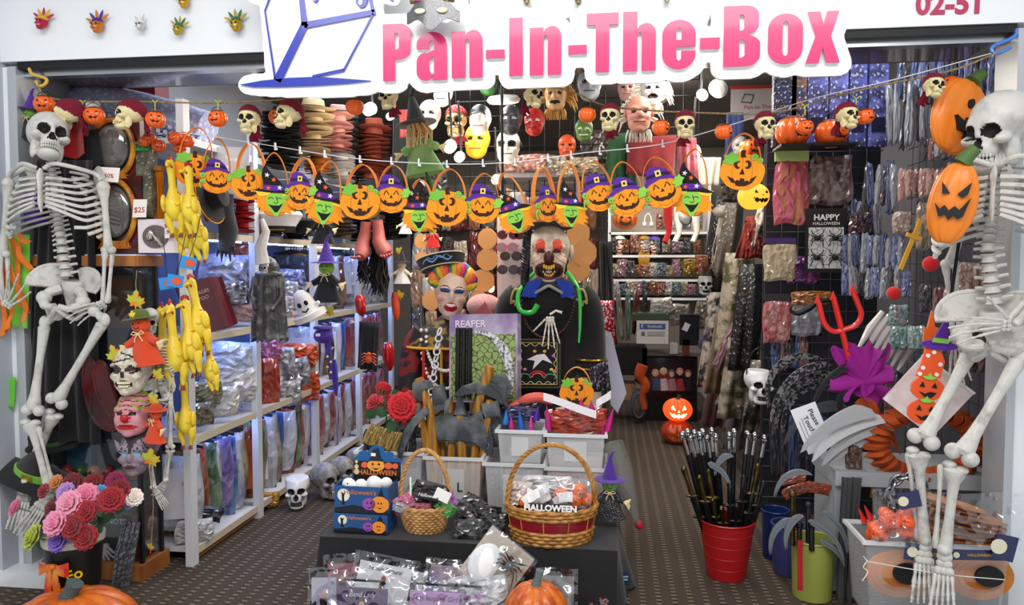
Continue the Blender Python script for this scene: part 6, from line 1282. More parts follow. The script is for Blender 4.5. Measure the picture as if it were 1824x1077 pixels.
weapon('foam_pickaxe','foam pickaxe with long curved head above the axes',.42,[(873,652),(852,720),(840,900)],[[(806,706),(822,688),(850,680),(880,684),(900,702),(906,724),(888,710),(865,700),(840,698)]],8,.035)
weapon('foam_mallet','foam war hammer tilted outward over the red rose',.38,[(746,673),(765,730),(782,900)],[[(736,682),(742,675),(766,678),(772,690),(760,690),(754,700),(752,715),(742,712),(736,700)]])
weapon('foam_mallet','foam hammer with drooping curved claw beside the rose',.37,[(742,718),(756,770),(775,900)],[[(738,722),(750,718),(753,740),(752,762),(744,768),(741,745)]],7)
weapon('foam_axe','foam axe head standing upright at the back of the bin',.46,[(780,690),(785,740),(790,900)],[[(770,692),(790,682),(798,720),(772,724)]],7)
weapon('foam_mallet','foam hammer with square head behind the pickaxe',.48,[(873,660),(868,760),(850,900)],[[(855,668),(900,668),(912,690),(900,720),(862,712)]],8,.05)
weapon('foam_sickle','foam sickle with upright blade in the middle of the bin',.42,[(800,712),(805,780),(800,900)],[[(794,712),(806,706),(800,740),(788,757),(792,735)]],7)
weapon('foam_sickle','foam sickle behind the square axe head',.44,[(768,722),(778,790),(785,900)],[[(756,735),(772,722),(798,716),(808,722),(786,730),(766,748)]],7)
weapon('foam_axe','foam axe at the side of the pickaxe with short handle end showing',.40,[(872,712),(862,800),(845,900)],[[(858,718),(888,712),(892,740),(862,745)]],7)
weapon('foam_scythe','dark foam sickle blade hooked over the clear bin edge',.33,[(758,724),(752,740),(748,760)],[[(712,826),(708,800),(718,770),(738,740),(760,722),(764,734),(742,756),(726,788),(716,812)]],4,.02)
# ---------------------------------------------------------------- red roses beside the axes
for x,y,r,Y,lb,tl in((716,724,25,.34,'big red silk rose beside the foam hammer',(70,10)),(683,692,14,.44,'red silk rose seen from its stem side',(-60,0)),(665,716,15,.42,'red silk rose by the red costume packs',(60,-40)),(690,712,14,.5,'red silk rose behind the others',(40,0)),(733,706,12,.46,'small red silk rose under the hammer head',(50,40))):rose(x,y,r,Y,'#c4101c',lb,tl,'red silk roses')
tag(MB().tube([at(684,704,.43),at(688,740,.43),at(690,800,.43)],.0035,6).build('wire_stick',pl('#3c6a3a',.5)),'green wire stem under the silk roses','stem')
for i,(x,y,s,tl)in enumerate(((660,738,22,-40),(697,760,22,60),(680,735,20,20),(728,745,18,90),(705,700,16,-20))):tag(ob('silk_leaf',me_leaf2,None,at(x,y,.37),(R(20),R(tl),R(20)),scale=s*mpp(.37,x)),'green silk leaf, %s around the red roses'%ORD[i],'leaf','silk rose leaves')
for i in range(5):onbin(652+13*i,772+4*i,.36,16,36,'#c9a24a','#2a2018','tiger-striped card tag fanned below the roses, %s'%ORD[i],30,25,0,i,.01,'striped tags')
# ---------------------------------------------------------------- wicker baskets
wick=mat('wicker',hx('#c08a3e'),.45,col2=hx('#94601f'),nscale=30,coat=.2);wick2=mat('wicker_pale',hx('#cf9f62'),.5,col2=hx('#a87840'),nscale=30)
def basket(x,ybase,yrim,wrim,wbase,yhandle,Y,lb,mt,band=None,sy=.75):
 k=mpp(Y,x);p=at(x,ybase,Y);H_=(ybase-yrim)*k;t=thing('wicker_basket',lb,'basket',(p.x,p.y+.05,TZ+.006),(0,0,R(2)))
 n=10;b=MB();NS=22
 for j in range(n):
  f=j/(n-1);r_=(wbase+(wrim-wbase)*f**.8)*k/2
  if band and .35<f<.70:continue
  b.tube([((r_+.004*math.sin(NS*a_/2*2+PI*j))*math.cos(a_),sy*(r_+.004*math.sin(NS*a_/2*2+PI*j))*math.sin(a_),H_*f+.005)for a_ in np.linspace(0,2*PI,88,endpoint=False)],H_/n*.62,6,closed=True)
 o=b.build('weave',mt,t);o['kind']='stuff'
 st_=MB()
 for i in range(NS if not band else 11):
  a_=2*PI*i/(NS if not band else 11);st_.tube([((wbase+(wrim-wbase)*f**.8)*k/2*math.cos(a_)*1.01,sy*(wbase+(wrim-wbase)*f**.8)*k/2*math.sin(a_)*1.01,H_*f+.004)for f in(0,.33,.66,1)],.003,5)
 o=st_.build('stakes',mt,t);o['kind']='stuff'
 r2=wrim*k/2
 rim_=MB()
 for q_ in range(2):rim_.tube([((r2+.005*math.cos(9*a_+q_*PI))*math.cos(a_),sy*(r2+.005*math.cos(9*a_+q_*PI))*math.sin(a_),H_+.006+.005*math.sin(9*a_+q_*PI))for a_ in np.linspace(0,2*PI,90,endpoint=False)],.006,6,closed=True)
 rim_.build('rim',mt,t)
 MB().lathe([(0,.003),(wbase*k/2*.97,.003),(wbase*k/2*.97,.008),(0,.008)],30,sy=sy).build('base',mt,t)
 if band:MB().lathe([((wbase+(wrim-wbase)*f**.8)*k/2*.985,H_*f)for f in(.30,.5,.74)]+[((wbase+(wrim-wbase)*f**.8)*k/2*.97,H_*f)for f in(.74,.5,.30)],44,sy=sy).build('red_band',band,t)
 hh=(yrim-yhandle)*k;h_=MB()
 for q_ in range(3):
  h_.tube([((r2*.98)*math.cos(a_)+.005*math.cos(22*a_+q_*2.1)*math.cos(a_),.006*math.sin(22*a_+q_*2.1),H_*.9+(hh+H_*.1)*math.sin(a_)**.85+.004*math.cos(22*a_+q_*2.1))for a_ in np.linspace(0.001,PI-.001,70)],.0062,6)
 h_.build('handle',mt,t);return t,p,H_,k
bs,bp_,bH,bk=basket(752,955,912,92,64,810,-.02,'small pale wicker basket of party favours with arched handle',wick2)
def inbasket(base,dx,dy,z,w_,d_,h_,c1,c2,lb,rz=0,ry=0,rx=0,v=0,**kw):return packet(lb,(base.x+dx,base.y+.05+dy,TZ+z),w_,d_,h_,c1,c2,rz,ry,rx,v=v,**kw)
for i,(dx,dy,z,w_,h_,c1,c2,lb,ry)in enumerate([(-.07,-.03,.09,.10,.07,'#d85a8a','#e8b0c8','pink favour bag in the small basket',-30),(-.05,.02,.11,.10,.08,'#4aa04a','#c8e0c0','green favour bag in the small basket',20),(.02,-.02,.12,.15,.09,'#121214','#3a3a40','black foil bag with white script in the small basket',10),(.07,-.03,.09,.09,.06,'#3f9a3c','#a0d890','bright green foil in the small basket',40),(.10,.0,.10,.08,.06,'#a03ab0','#d8a8d8','purple favour bag in the small basket',-20),(-.09,-.05,.09,.08,.04,'#b8bcc4','#e8e8ee','silver foil flap over the small basket rim',15),(.0,-.05,.085,.07,.05,'#d8488a','#6a9a4a','pink and green ring pack in the small basket',0)]):inbasket(bp_,dx,dy,z,w_,.06,h_,c1,c2,lb,0,ry,-15,i,grp='favours in the small basket')
sc_=thing('script_card','small card with white script on the black foil bag','card',(bp_.x+.03,bp_.y-.012,TZ+.17),(R(-15),R(8),0));MB().box((0,0,0),(.085,.002,.03)).build('card',BLACK,sc_,smooth=False);text('Halloween',.02,WHITE,sc_,(0,-.002,0),shear=.3)
price_card(788,882,28,20,-.03,'','white price ticket tilted in the small basket',24)
tag(MB().box((0,0,.045),(.007,.004,.09)).build('paper_straw',WHITE,loc=(bp_.x-.055,bp_.y+.03,TZ+.14)),'white paper stick standing in the small basket','stick')
bl,bp2,bH2,bk2=basket(980,968,908,164,140,797,-.03,'large golden wicker basket with red band and twisted handle',wick,mat('red_band',hx('#a3142c'),.35,col2=hx('#7a0c20'),nscale=3))
rnd=random.Random(8)
for i in range(14):
 x_=rnd.uniform(-.12,.06);tag(MB().sheet(lambda u,v:((u-.5)*.055,.006*math.sin(5*u+i),(v-.5)*.04),4,3,.002).build('paper_tag',pl('#f4f3f1',.4),loc=(bp2.x+x_,bp2.y+rnd.uniform(-.01,.09),TZ+.15+rnd.uniform(0,.06)-abs(x_)*.1),rot=(R(rnd.uniform(-50,-10)),R(rnd.uniform(-40,40)),R(rnd.uniform(-30,30)))),'white paper header tag heaped in the large basket, %s of the pile'%ORD[i],'tag','paper tags in the large basket')
me_or=jack_mesh([plastic('#ef6a22'),BLACK],'smile',10,56,36,dip=.1,sq=.9)
for i,(x,y,r)in enumerate(((936,894,13),(1000,882,15),(1020,893,17),(1032,872,14),(1045,890,15),(1010,905,13))):tag(ob('pumpkin_light',me_or,None,at(x,y,.0+.02*i),(0,0,R(20*i-40)),scale=r*mpp(0,x)),'orange pumpkin fairy light bulb in the large basket, %s across'%ORD[i],'ornament','pumpkin bulbs in the large basket')
for i,(x,y,w_,h_,c1,c2,lb)in enumerate(((925,880,50,44,'#e8e6e6','#d8a890','clear bag of white favours in the large basket'),(970,893,70,30,'#d8d2d0','#c88a7a','bag of pale pink favours in the large basket'),(975,862,90,30,'#f0eff0','#d0d0d4','white bag at the back of the large basket'))):onbin(x,y,.04+.02*i,w_,h_,c1,c2,lb,0,0,-12,i,.08)
t=thing('party_banner','black and white lettered party banner pack at the basket rim','packet',at(985,905,-.10));text('HALLOWEEN',.034,pl('#f2f0ee',.4),t,(-.01,-.004,0),off=.0015);MB().box((-.01,0,0),(.17,.004,.035)).build('pack',pl('#232022',.3),t,smooth=False)
k_=mpp(-.06,1000);o=MB().sheet(lambda u,v:((u-.5)*.19,-.03*math.sin(PI*u)*math.sin(PI*v),(v-.5)*.13),14,10,.002).build('clear_bag',film(),loc=at(1010,880,-.06));tag(o,'clear film bag stretched over the pumpkin bulbs','bag')
# black bagged goods on the table top
for i,(x,y,Y,w_,h_,rz,ry,rx,c2,lb)in enumerate(((835,905,.04,70,60,0,32,-55,'#4a3a44','black card pack leaning between the baskets'),(833,940,-.05,62,40,0,0,-50,'#5a5c60','black feather boa bag lying between the baskets'),(880,930,-.02,55,34,0,-8,-45,'#3c3d42','black lace glove bag beside the large basket'),(860,915,.06,60,36,0,6,-40,'#2a2a30','crumpled black bag behind the lace glove bag'))):onbin(x,y,Y,w_,h_,'#101012',c2,lb,rz,ry,rx,i,.05)
# ---------------------------------------------------------------- front tray of costume packs
t=thing('costume_tray','low black tray in front of the table holding costume packs','tray',(-.245,-.28,0));MB().box((0,0,.02),(.95,.30,.03)).box((0,-.15,.05),(.95,.008,.08)).box((-.475,0,.05),(.008,.30,.08)).box((.475,0,.05),(.008,.30,.08)).build('tray',pl('#1a1a1c',.6),t,smooth=False)
def cpack(x,ytop,wpx,hpx,Y,lb,title,tc,cc,tilt=0,lean=-14,fig='#c89a80',sub='#b8a8c0'):
 k=mpp(Y,x);W_,H_=wpx*k,hpx*k;p=at(x,ytop+hpx,Y);t=thing('costume_bag',lb,'packet',p,(R(lean),R(tilt),0),None,'costume bags in the front tray')
 MB().box((0,0,H_*.46),(W_*.90,.008,H_*.86)).build('insert_card',mat('ic'+cc+lb[:4],hx(cc),.4,col2=hx(sub),nscale=6,contrast=(.3,.8)),t,smooth=False)
 text(title,H_*.13,pl(tc,.4),t,(0,-.0055,H_*.78),shear=.25,sx=.9)
 g_=MB();g_.ell((0,-.006,H_*.60),(H_*.055,.004,H_*.07),12,8,0).tube([(0,-.006,H_*.54),(0,-.006,H_*.36),(0,-.006,H_*.2)],[H_*.07,H_*.05,H_*.09],10,1);g_.build('printed_figure',[pl(fig,.5),pl('#2a1a20',.5)],t)
 MB().sheet(lambda u,v:((u-.5)*W_*1.1,-.012-.010*math.sin(9*u+4*v)*math.sin(5*v),v*H_*1.08),12,10,.001).build('sleeve',film(),t)
 MB().box((0,-.004,H_*1.02),(W_*.7,.006,H_*.035)).build('hanger_strip',BLACK,t,smooth=False);return t
cpack(642,1040,102,100,-.36,'dark purple dancer costume bag at the tray corner','Band Lady','#d8c8d8','#2a1830',0,-10,sub='#6a4a78')
cpack(770,1046,100,100,-.38,'lilac costume bag with script title in the tray','Sexy leopard Girl','#5a2a5a','#a878b0',1,-10,sub='#c8a0cc')
cpack(820,1048,90,100,-.34,'lilac costume bag behind the scripted one','leopard Girl','#5a2a5a','#a070a8',2,-12,sub='#b890bc')
cpack(672,1000,108,84,-.25,'white costume bag with samurai title tilted in the tray','Female Samurai','#2a2a30','#eeecee',8,-22,'#a03030','#e0dcd8')
cpack(612,998,60,90,-.22,'silver dotted costume bag behind the white one','','#303030','#8a8890',-6,-14,sub='#c02a34')
cpack(578,1022,50,100,-.28,'clear lilac edged costume bag at the tray end','','#303030','#a8a0b4',-3,-8,sub='#d8d4e0')
cpack(800,1004,90,60,-.20,'colourful striped favour bag by the white fluff','','#303030','#4a4aa8',2,-30,sub='#d8b04a')
cpack(720,1010,60,80,-.22,'clear bag with red corner in the tray','','#303030','#c8c6c8',10,-20,sub='#e0dede')
cpack(990,1018,72,80,-.24,'black and white framed bag behind the front pumpkin','','#303030','#1e1e20',0,-12,sub='#c8c8ca')
onbin(850,1058,-.3,110,60,'#e8e8ea','#c4c6ca','clear bag of white cotton web in the tray',0,-6,-20,2,.08);onbin(1062,1068,-.1,50,30,'#a01c24','#d8d0d0','red favour packet on the carpet behind the pumpkin',0,0,-30,1)
# diamond-tilted web pack with black spider
k=mpp(-.2,888);t=thing('spider_web_pack','clear web pack with a big black spider, tilted on its corner','packet',at(885,1005,-.22),(R(-20),R(38),0));S_=96*k
MB().box((0,0,0),(S_,.008,S_)).build('backing_card',pl('#b9ad9c',.5),t,smooth=False)
MB().ell((-S_*.22,-.02,-S_*.10),(S_*.28,.03,S_*.36),20,14).build('cotton_web',mat('cotton',hx('#f4f4f4'),.9,bump=.8,bscale=14),t)
b=MB().ell((S_*.16,-.03,S_*.12),(.018,.014,.026),12,9).ell((S_*.13,-.03,S_*.24),(.012,.01,.012),10,8)
sp_leg=MB()
for s in(-1,1):
 for j in range(4):sp_leg.tube([(S_*.15,-.03,S_*(.20-.03*j)),(S_*.15+s*.035,-.045,S_*(.28-.07*j)),(S_*.15+s*.06,-.03,S_*(.34-.17*j))],[.004,.003,.001],5)
o=b.build('spider_body',pl('#121213',.4),t);sp_leg.build('spider_legs',pl('#121213',.4),o)
MB().sheet(lambda u,v:((u-.5)*S_*1.06,-.05-.012*math.sin(8*u+5*v),(v-.5)*S_*1.06),12,12,.001).build('sleeve',film(),t)
pumpkin(955,1092,118,-.38,'tall orange pumpkin with blue-grey stem in front of the tray',1.0,stemc='#5f6f70',stemh=.42,ribs=11,dip=.12)
# ---------------------------------------------------------------- witch doll and clear cone bag at the table end
scarecrow(1086,890,96,.18,'black netting witch doll with purple hat hanging off the bin corner','#4d2b90',mat('netting',hx('#17171a'),.8,col2=hx('#8a8a8e'),nscale=60,contrast=(.55,.62)),'#7fb84c',0,'cone')
k=mpp(.3,1110);t=thing('flower_sleeve','clear cone sleeve with red tip hanging at the table end','packet',at(1090,790,.34),(0,R(-18),0))
MB().lathe([(22*k,0),(24*k,-50*k),(15*k,-110*k),(4*k,-160*k)],16).build('sleeve',mat('sleeve_f',hx('#8b8d86'),.15,alpha=.45,coat=.6),t);MB().ell((2*k,0,-158*k),(8*k,6*k,9*k),10,8).build('red_tip',pl('#b8203a',.4),t)
t=thing('swing_tag','dark blue swing tag on the cloth corner near the carpet','tag',at(1112,1030,.08),(0,R(-8),0));MB().box((0,0,0),(.045,.003,.055)).build('card',pl('#22384e',.4),t,smooth=False);MB().box((0,-.002,.008),(.034,.002,.006)).box((0,-.002,-.004),(.028,.002,.006)).build('printed_lines',pl('#a8c0d0',.5),t,smooth=False)
tag(MB().tube([floor_at(1108,1052),floor_at(1120,1062)],.003,6).build('wooden_stick',wood,loc=(0,0,.003)),'thin wooden stick on the carpet by the cloth corner','stick')
# ---------------------------------------------------------------- dressed mannequins behind the bins
def mannequin_body(t,k,sh,hip,z0,zs,coat,y_r=.11):
 """one continuous coat: torso with sleeves rooted at the shoulders"""
 b=MB();b.lathe([(hip,z0),(hip*.98,z0+.3),(sh*.80,zs-.42),(sh*.86,zs-.22),(sh*.95,zs-.06),(sh*.80,zs),(sh*.45,zs+.045),(.055,zs+.07)],28,sy=.62);return b
skinp=pl('#d8c9b4',.5)
CYm=.98;k=mpp(CYm,978);O=at(978,515,CYm);zsh=O.z
t=thing('clown_mannequin','mannequin in a grinning clown mask and black embroidered court coat','mannequin',(O.x,O.y,0),(0,0,R(4)))
b=mannequin_body(t,k,.225,.22,0.02,zsh,None)
for s in(-1,1):b.tube(spl([(s*.14,0,zsh-.03),(s*.195,0,zsh-.11),(s*.215,-.02,zsh-.32),(s*.22,-.06,zsh-.52)],4),list(np.interp(np.linspace(0,1,13),[0,.25,1],[.085,.09,.078])),14)
b.build('coat',BLACKC,t)
MB().sheet(lambda u,v:((.09+.165*abs(math.cos(2*PI*u))**1.3*v)*math.cos(2*PI*u),(.075+.03*v)*1.25*math.sin(2*PI*u),zsh+.05-.03*v-.12*v*v*abs(math.cos(2*PI*u))**1.5),40,6,.008).build('shoulder_cape',cloth('#17181b'),t)
gemb=pl('#b8a860',.5);silv=pl('#8d8f8a',.5)
MB().tube([((.09+.165*abs(math.cos(a_))**1.3)*math.cos(a_),.105*1.27*math.sin(a_),zsh+.022-.12*abs(math.cos(a_))**1.5)for a_ in np.linspace(0,2*PI,60,endpoint=False)],.008,6,closed=True).build('cape_trim',silv,t)
for s in(-1,1):
 e_=MB();e_.tube([(s*(.15+.05*math.sin(u*4)*.5+.04*u),-.125-.015*math.cos(u*3),zsh-.0-.09*u+.02*math.sin(9*u))for u in np.linspace(0,1,14)],.006,5);e_.build('dragon_embroidery',gemb,t)
 MB().sheet(lambda u,v:(s*(.035+.075*u+.03*v),-.10-.03*u-.02*v,zsh+.06-.02*u-.10*v*(1-.3*u)),5,5,.006).build('blue_lapel',cloth('#1c3aa8'),t)
 for j in range(3):MB().tube([(s*.217+.082*math.cos(a_),-.04-.01*j+.082*math.sin(a_),zsh-.36-.045*j)for a_ in np.linspace(0,2*PI,20,endpoint=False)],.006,5,closed=True).build('gold_stripe',pl('#c8a030',.25,metal=.9),t)
 MB().tube([(s*.22,-.07,zsh-.52),(s*.225,-.10,zsh-.62)],[.055,.05],10).build('hand',skinp,t)
MB().tube([(0,0,zsh+.04),(0,-.01,zsh+.16)],[.062,.058],14).build('neck',skinp,t)
# embroidered chest badge
bz=zsh-.37;yb=-.165
pn=MB().box((-.055,yb,bz),(.24,.006,.26)).build('badge',pl('#101012',.8),t,smooth=False)
for q_,c_ in((.112,'#6d6a50'),(.098,'#c9b876')):
 MB().tube([(-.055+x*q_,yb-.005,bz+z*q_*1.08)for x,z in((-1,-1),(1,-1),(1,1),(-1,1))],.003,4,closed=True).build('badge_border',pl(c_,.5),t)
for cx_,cz_,n_ in((-.055,-.098,0),(-.055,.095,0)):
 MB().tube([(cx_+.09*(u-.5)*2,yb-.006,bz+cz_+.007*math.sin(u*26))for u in np.linspace(0,1,44)],.002,4).build('scroll_embroidery',pl('#d8c890',.5),t)
for s in(-1,1):MB().tube([(-.055+s*.087+.006*math.sin(u*22),yb-.006,bz+.15*(u-.5))for u in np.linspace(0,1,30)],.002,4).build('scroll_embroidery',pl('#d8c890',.5),t)
for cx_,cz_,r_,c_ in((-.055,-.07,.042,'#c8283a'),(-.055,-.07,.028,'#e86a50'),(-.12,-.075,.03,'#3aa060'),(.01,-.075,.03,'#3aa060')):MB().tube([(cx_+r_*math.cos(a_),yb-.006,bz+cz_+r_*.75*math.sin(a_))for a_ in np.linspace(0,PI,14)],.004,5).build('sunrise_embroidery',pl(c_,.5),t)
MB().prism([(-.11,bz+.02),(-.06,bz+.045),(-.02,bz+.05),(.02,bz+.0),(-.03,bz+.02),(-.08,bz-.03),(-.07,bz+.015)],yb-.007,yb-.002).build('crane_embroidery',pl('#e6e2e4',.5),t,smooth=False)
for i,(x_,z_,c_)in enumerate(((-.12,-.03,'#d88ab0'),(.015,-.03,'#e8c84a'),(.03,-.04,'#d88ab0'),(.025,.04,'#a060c0'),(-.02,.062,'#d8a840'),(-.07,.062,'#d8a840'))):MB().ell((x_,yb-.005,bz+z_),(.010,.003,.008),8,6).build('flower_embroidery',pl(c_,.5),t)
# bead necklace, snake scarf, bone hand brooch
bd=MB()
for i in range(44):
 a_=PI*1.0*i/43;bd.ell((.135*math.cos(a_)*(1 if a_>1 else 1.05),-.13-.04*math.sin(a_),zsh+.02-.26*math.sin(a_)**.75),(.0085,)*3,7,5)
tag(bd.build('bead_necklace',pl('#3a2018',.35),None,loc=(O.x,O.y,0)),'brown bead necklace around the clown mannequin','necklace')
sn=MB().tube(spl([(.10,-.06,zsh+.09),(.16,-.12,zsh-.0),(.17,-.18,zsh-.15),(.165,-.19,zsh-.26)],4),list(np.linspace(.013,.005,13)),8).tube(spl([(-.07,-.05,zsh+.09),(-.12,-.12,zsh+.03),(-.145,-.16,zsh-.03),(-.13,-.19,zsh-.10),(-.07,-.2,zsh-.11),(-.04,-.2,zsh-.07)],4),list(np.linspace(.010,.014,21)),8)
tag(sn.build('toy_snake',plastic('#35c04a'),None,loc=(O.x,O.y,0)),'bright green rubber snake draped on the clown mannequin shoulders','toy')
hb_=MB();hand(hb_,(.0,0,0),(.05,0,-1),(1,0,0),(0,-.5,0),.15,.35,.05);hb_.tube([(0,0,.01),(.03,0,.03),(.06,0,.02)],[.007,.006,.008],6)
tag(hb_.build('bone_hand',pl('#e8e4d8',.5),None,loc=(O.x+.02,O.y-.19,zsh-.13)),'small bone hand brooch on the black coat','brooch')
# clown head
cm=[mat('clown_skin',hx('#d9cdb8'),.5,col2=hx('#b8a890'),nscale=5),pl('#5a2030',.3),pl('#5a0f18',.3),pl('#d0452c',.5),pl('#4a1a20',.4),pl('#1a0a0c',.6)]
def clown_reg(c):
 m=base_regions(c,(.26,.10,.13,.07),(0,-.52,.47,.29));f=c[:,1]<-.3
 for s in(-1,1):
  m[f&(m==0)&el2(c,s*.27,.30,.17,.20)]=3;m[f&(m==0)&(np.abs(c[:,2]+.0)<.35)&(np.sin(c[:,2]*30+s*c[:,0]*20)>.93)&(s*c[:,0]>.2)]=3
 m[f&(c[:,1]<-.82)&el2(c,0,-.08,.2,.2)]=4
 m[f&el2(c,0,-.54,.38,.21)]=5;return m
me_cl=mask_mesh(cm,face_sdf(.17,.10,.22,.52,.16,.24),clown_reg,120,96,None)
hd=thing('clown_mask','pale clown mask with red eye patches and yellow-toothed grin','mask',(O.x,O.y-.0,at(978,452,CYm).z),(R(2),0,R(4)),.158);ob('face',me_cl,hd);[ob(n_,m_,hd)for n_,m_ in ears(cm[0],.74,.05,(.09,.15,.26))]
tt=MB()
for i in range(9):
 a_=R(-90+(i-4)*11);tt.ell((.42*math.cos(a_),-.46+.30*math.sin(a_),-.43+.012*(i-4)**2),(.042,.04,.085),7,5);tt.ell((.34*math.cos(a_),-.46+.28*math.sin(a_),-.70+.014*(i-4)**2),(.034,.03,.055),7,5)
tt.build('teeth',pl('#d8b83a',.4),hd);MB().ell((0,-.62,-.58),(.17,.08,.08),10,8).build('tongue',pl('#c890a8',.4),hd)
def court_hat(x,y,Y,wpx,lb,col,c2,tilt,br=True):
 k=mpp(Y,x);s=wpx*k/2;h_=thing('court_hat',lb,'hat',at(x,y,Y),(R(-12),R(tilt),0),s)
 MB().lathe([(.86,-.02),(.9,.0),(1.02,.44),(1.0,.47),(.9,.45),(.6,.5),(0,.62)],34,sy=.9).build('brim_and_crown',cloth('#131316'),h_)
 for z_,r_ in((.0,.9),(.45,1.02)):MB().tube([(r_*math.cos(a_),.9*r_*math.sin(a_),z_)for a_ in np.linspace(0,2*PI,50,endpoint=False)],.025,6,closed=True).build('pearl_trim',pl('#c8c0a8',.4),h_)
 MB().tube([(.9*math.sin(u),-.9*.93*math.cos(u)*(1.0+.06),.22+.09*math.sin(u*9))for u in np.linspace(-.75,.75,40)],.035,6).tube([(.9*math.sin(u),-.90*math.cos(u),.30+.06*math.sin(u*14+1))for u in np.linspace(-.6,.7,30)],.02,5).build('dragon_embroidery',pl(c2,.5),h_);return h_
court_hat(978,402,CYm-.01,96,'black court hat with gold dragon on the clown mask','','#b0a468',0)
br_=MB()
for q_ in range(3):br_.tube([(.014*math.cos(v*60+q_*2.1),.014*math.sin(v*60+q_*2.1),-.38*v)for v in np.linspace(0,1,60)],.011,6)
tag(br_.build('braid',hairbk,loc=at(940,398,CYm-.12),rot=(0,R(3),0)),'long black braid hanging from the court hat over the shoulder','hair piece')
# second mannequin
C2=.92;k=mpp(C2,800);O2=at(805,585,C2);zs2=O2.z
t=thing('laughing_mannequin','laughing mannequin with painted rainbow hair in a red and gold court coat','mannequin',(O2.x,O2.y,0),(0,0,R(10)))
b=mannequin_body(t,k,.20,.19,.02,zs2,None)
for s in(-1,1):b.tube(spl([(s*.14,0,zs2-.03),(s*.20,0,zs2-.12),(s*.22,-.02,zs2-.32),(s*.22,-.05,zs2-.5)],4),list(np.linspace(.075,.06,13)),12)
b.build('coat',mat('brocade',hx('#7d1410'),.6,col2=hx('#17120f'),nscale=9,contrast=(.48,.52)),t)
MB().lathe([(.08,zs2+.05),(.17,zs2-.0),(.245,zs2-.09),(.235,zs2-.095),(.15,zs2+.0),(.07,zs2+.055)],30,sy=.65).build('shoulder_cape',mat('brocade2',hx('#1a1410'),.6,col2=hx('#8a6a1c'),nscale=24,contrast=(.5,.56)),t)
for z_,r_,c_ in((-.09,.243,'#d8a428'),(-.08,.225,'#b8281c'),(-.02,.165,'#d8a428')):MB().tube([(r_*math.cos(a_),.65*r_*math.sin(a_),zs2+z_)for a_ in np.linspace(0,2*PI,50,endpoint=False)],.007,6,closed=True).build('cape_trim',pl(c_,.4),t)
for x_,c_ in((-.05,'#d8a428'),(.10,'#d8a428'),(-.14,'#b8281c')):MB().tube([(x_,-.135,zs2-.1),(x_,-.14,zs2-.3),(x_,-.15,zs2-.6)],.008,6).build('gold_piping',pl(c_,.35),t)
MB().tube([(0,0,zs2+.03),(0.0,-.01,zs2+.13)],[.052,.05],14).build('neck',skinp,t)
fm=[mat('doll_skin',hx('#e6c9b4'),.4),pl('#2f5f9c',.4),pl('#c01828',.3),pl('#d89a90',.5),WHITE,pl('#3a2420',.5)]
def doll_reg(c):
 m=np.zeros(len(c),int);f=c[:,1]<-.25
 for s in(-1,1):
  m[f&el2(c,s*.28,.12,.19,.09)]=1;m[f&el2(c,s*.28,.06,.17,.03)]=5;m[f&(np.abs(c[:,2]-.30+.6*(np.abs(c[:,0])-.28)**2*3)<.018)&(s*c[:,0]>.10)&(s*c[:,0]<.46)]=5
  m[f&(m==0)&el2(c,s*.42,-.22,.15,.10)]=3
 m[f&el2(c,0,-.50,.25,.19)]=2;m[f&el2(c,0,-.42,.19,.05)]=4;return m
me_dl=mask_mesh(fm,face_sdf(.10,.09,.0,.50,.08,.18),doll_reg,120,96,None)
hd=thing('doll_head','laughing painted face with blue eye shadow and red lips on the mannequin','mannequin head',(O2.x+.0,O2.y-.01,at(802,520,C2).z),(R(4),R(6),R(14)),.132);ob('face',me_dl,hd)
hr=random.Random(3)
for i in range(26):
 a_=R(-10+200*i/25);c_=['#d8b828','#2f8f4a','#2a5fc0','#7a2a9c','#d8485a','#e07a2a'][i%6]
 MB().tube(spl([(.60*math.cos(a_),-.25,.30+.35*math.sin(a_)),(.80*math.cos(a_),-.28+.1*math.sin(i),.48+.55*math.sin(a_)),(.74*math.cos(a_+.25),.15,.50+.62*math.sin(a_+.1)),(.62*math.cos(a_+.4),.55,.25+.4*math.sin(a_))],4),[.13,.16,.17,.18,.19,.2,.2,.2,.18,.17,.15,.12,.08],8).build('hair_lock',pl(c_,.4),hd)
court_hat(788,478,C2-.02,84,'black court hat with blue dragon tilted on the rainbow hair','','#6a8fc8',-12)
pb=MB()
for r_,z_ in((.12,.20),(.15,.29)):
 for i in range(30):
  a_=PI*(i/29);pb.ell((r_*.9*math.cos(a_),-.12-.05*math.sin(a_),zs2+.0-z_*math.sin(a_)**.8),(.010,)*3,8,6)
tag(pb.build('pearl_necklace',pl('#e8e2d8',.2,coat=.6),None,loc=(O2.x,O2.y,0)),'double white pearl necklace on the laughing mannequin','necklace')
ch_=MB()
for i in range(16):ch_.tube([(.016*math.cos(a_)*(1 if i%2 else .5),.016*math.sin(a_)*(.5 if i%2 else 1),-.034*i+.022*math.sin(a_)*.8)for a_ in np.linspace(0,2*PI,10,endpoint=False)],.005,5,closed=True)
tag(ch_.build('plastic_chain',pl('#cfcfd2',.3),None,loc=at(783,590,C2-.22),rot=(0,R(8),0)),'white plastic chain hanging down the laughing mannequin coat','chain')
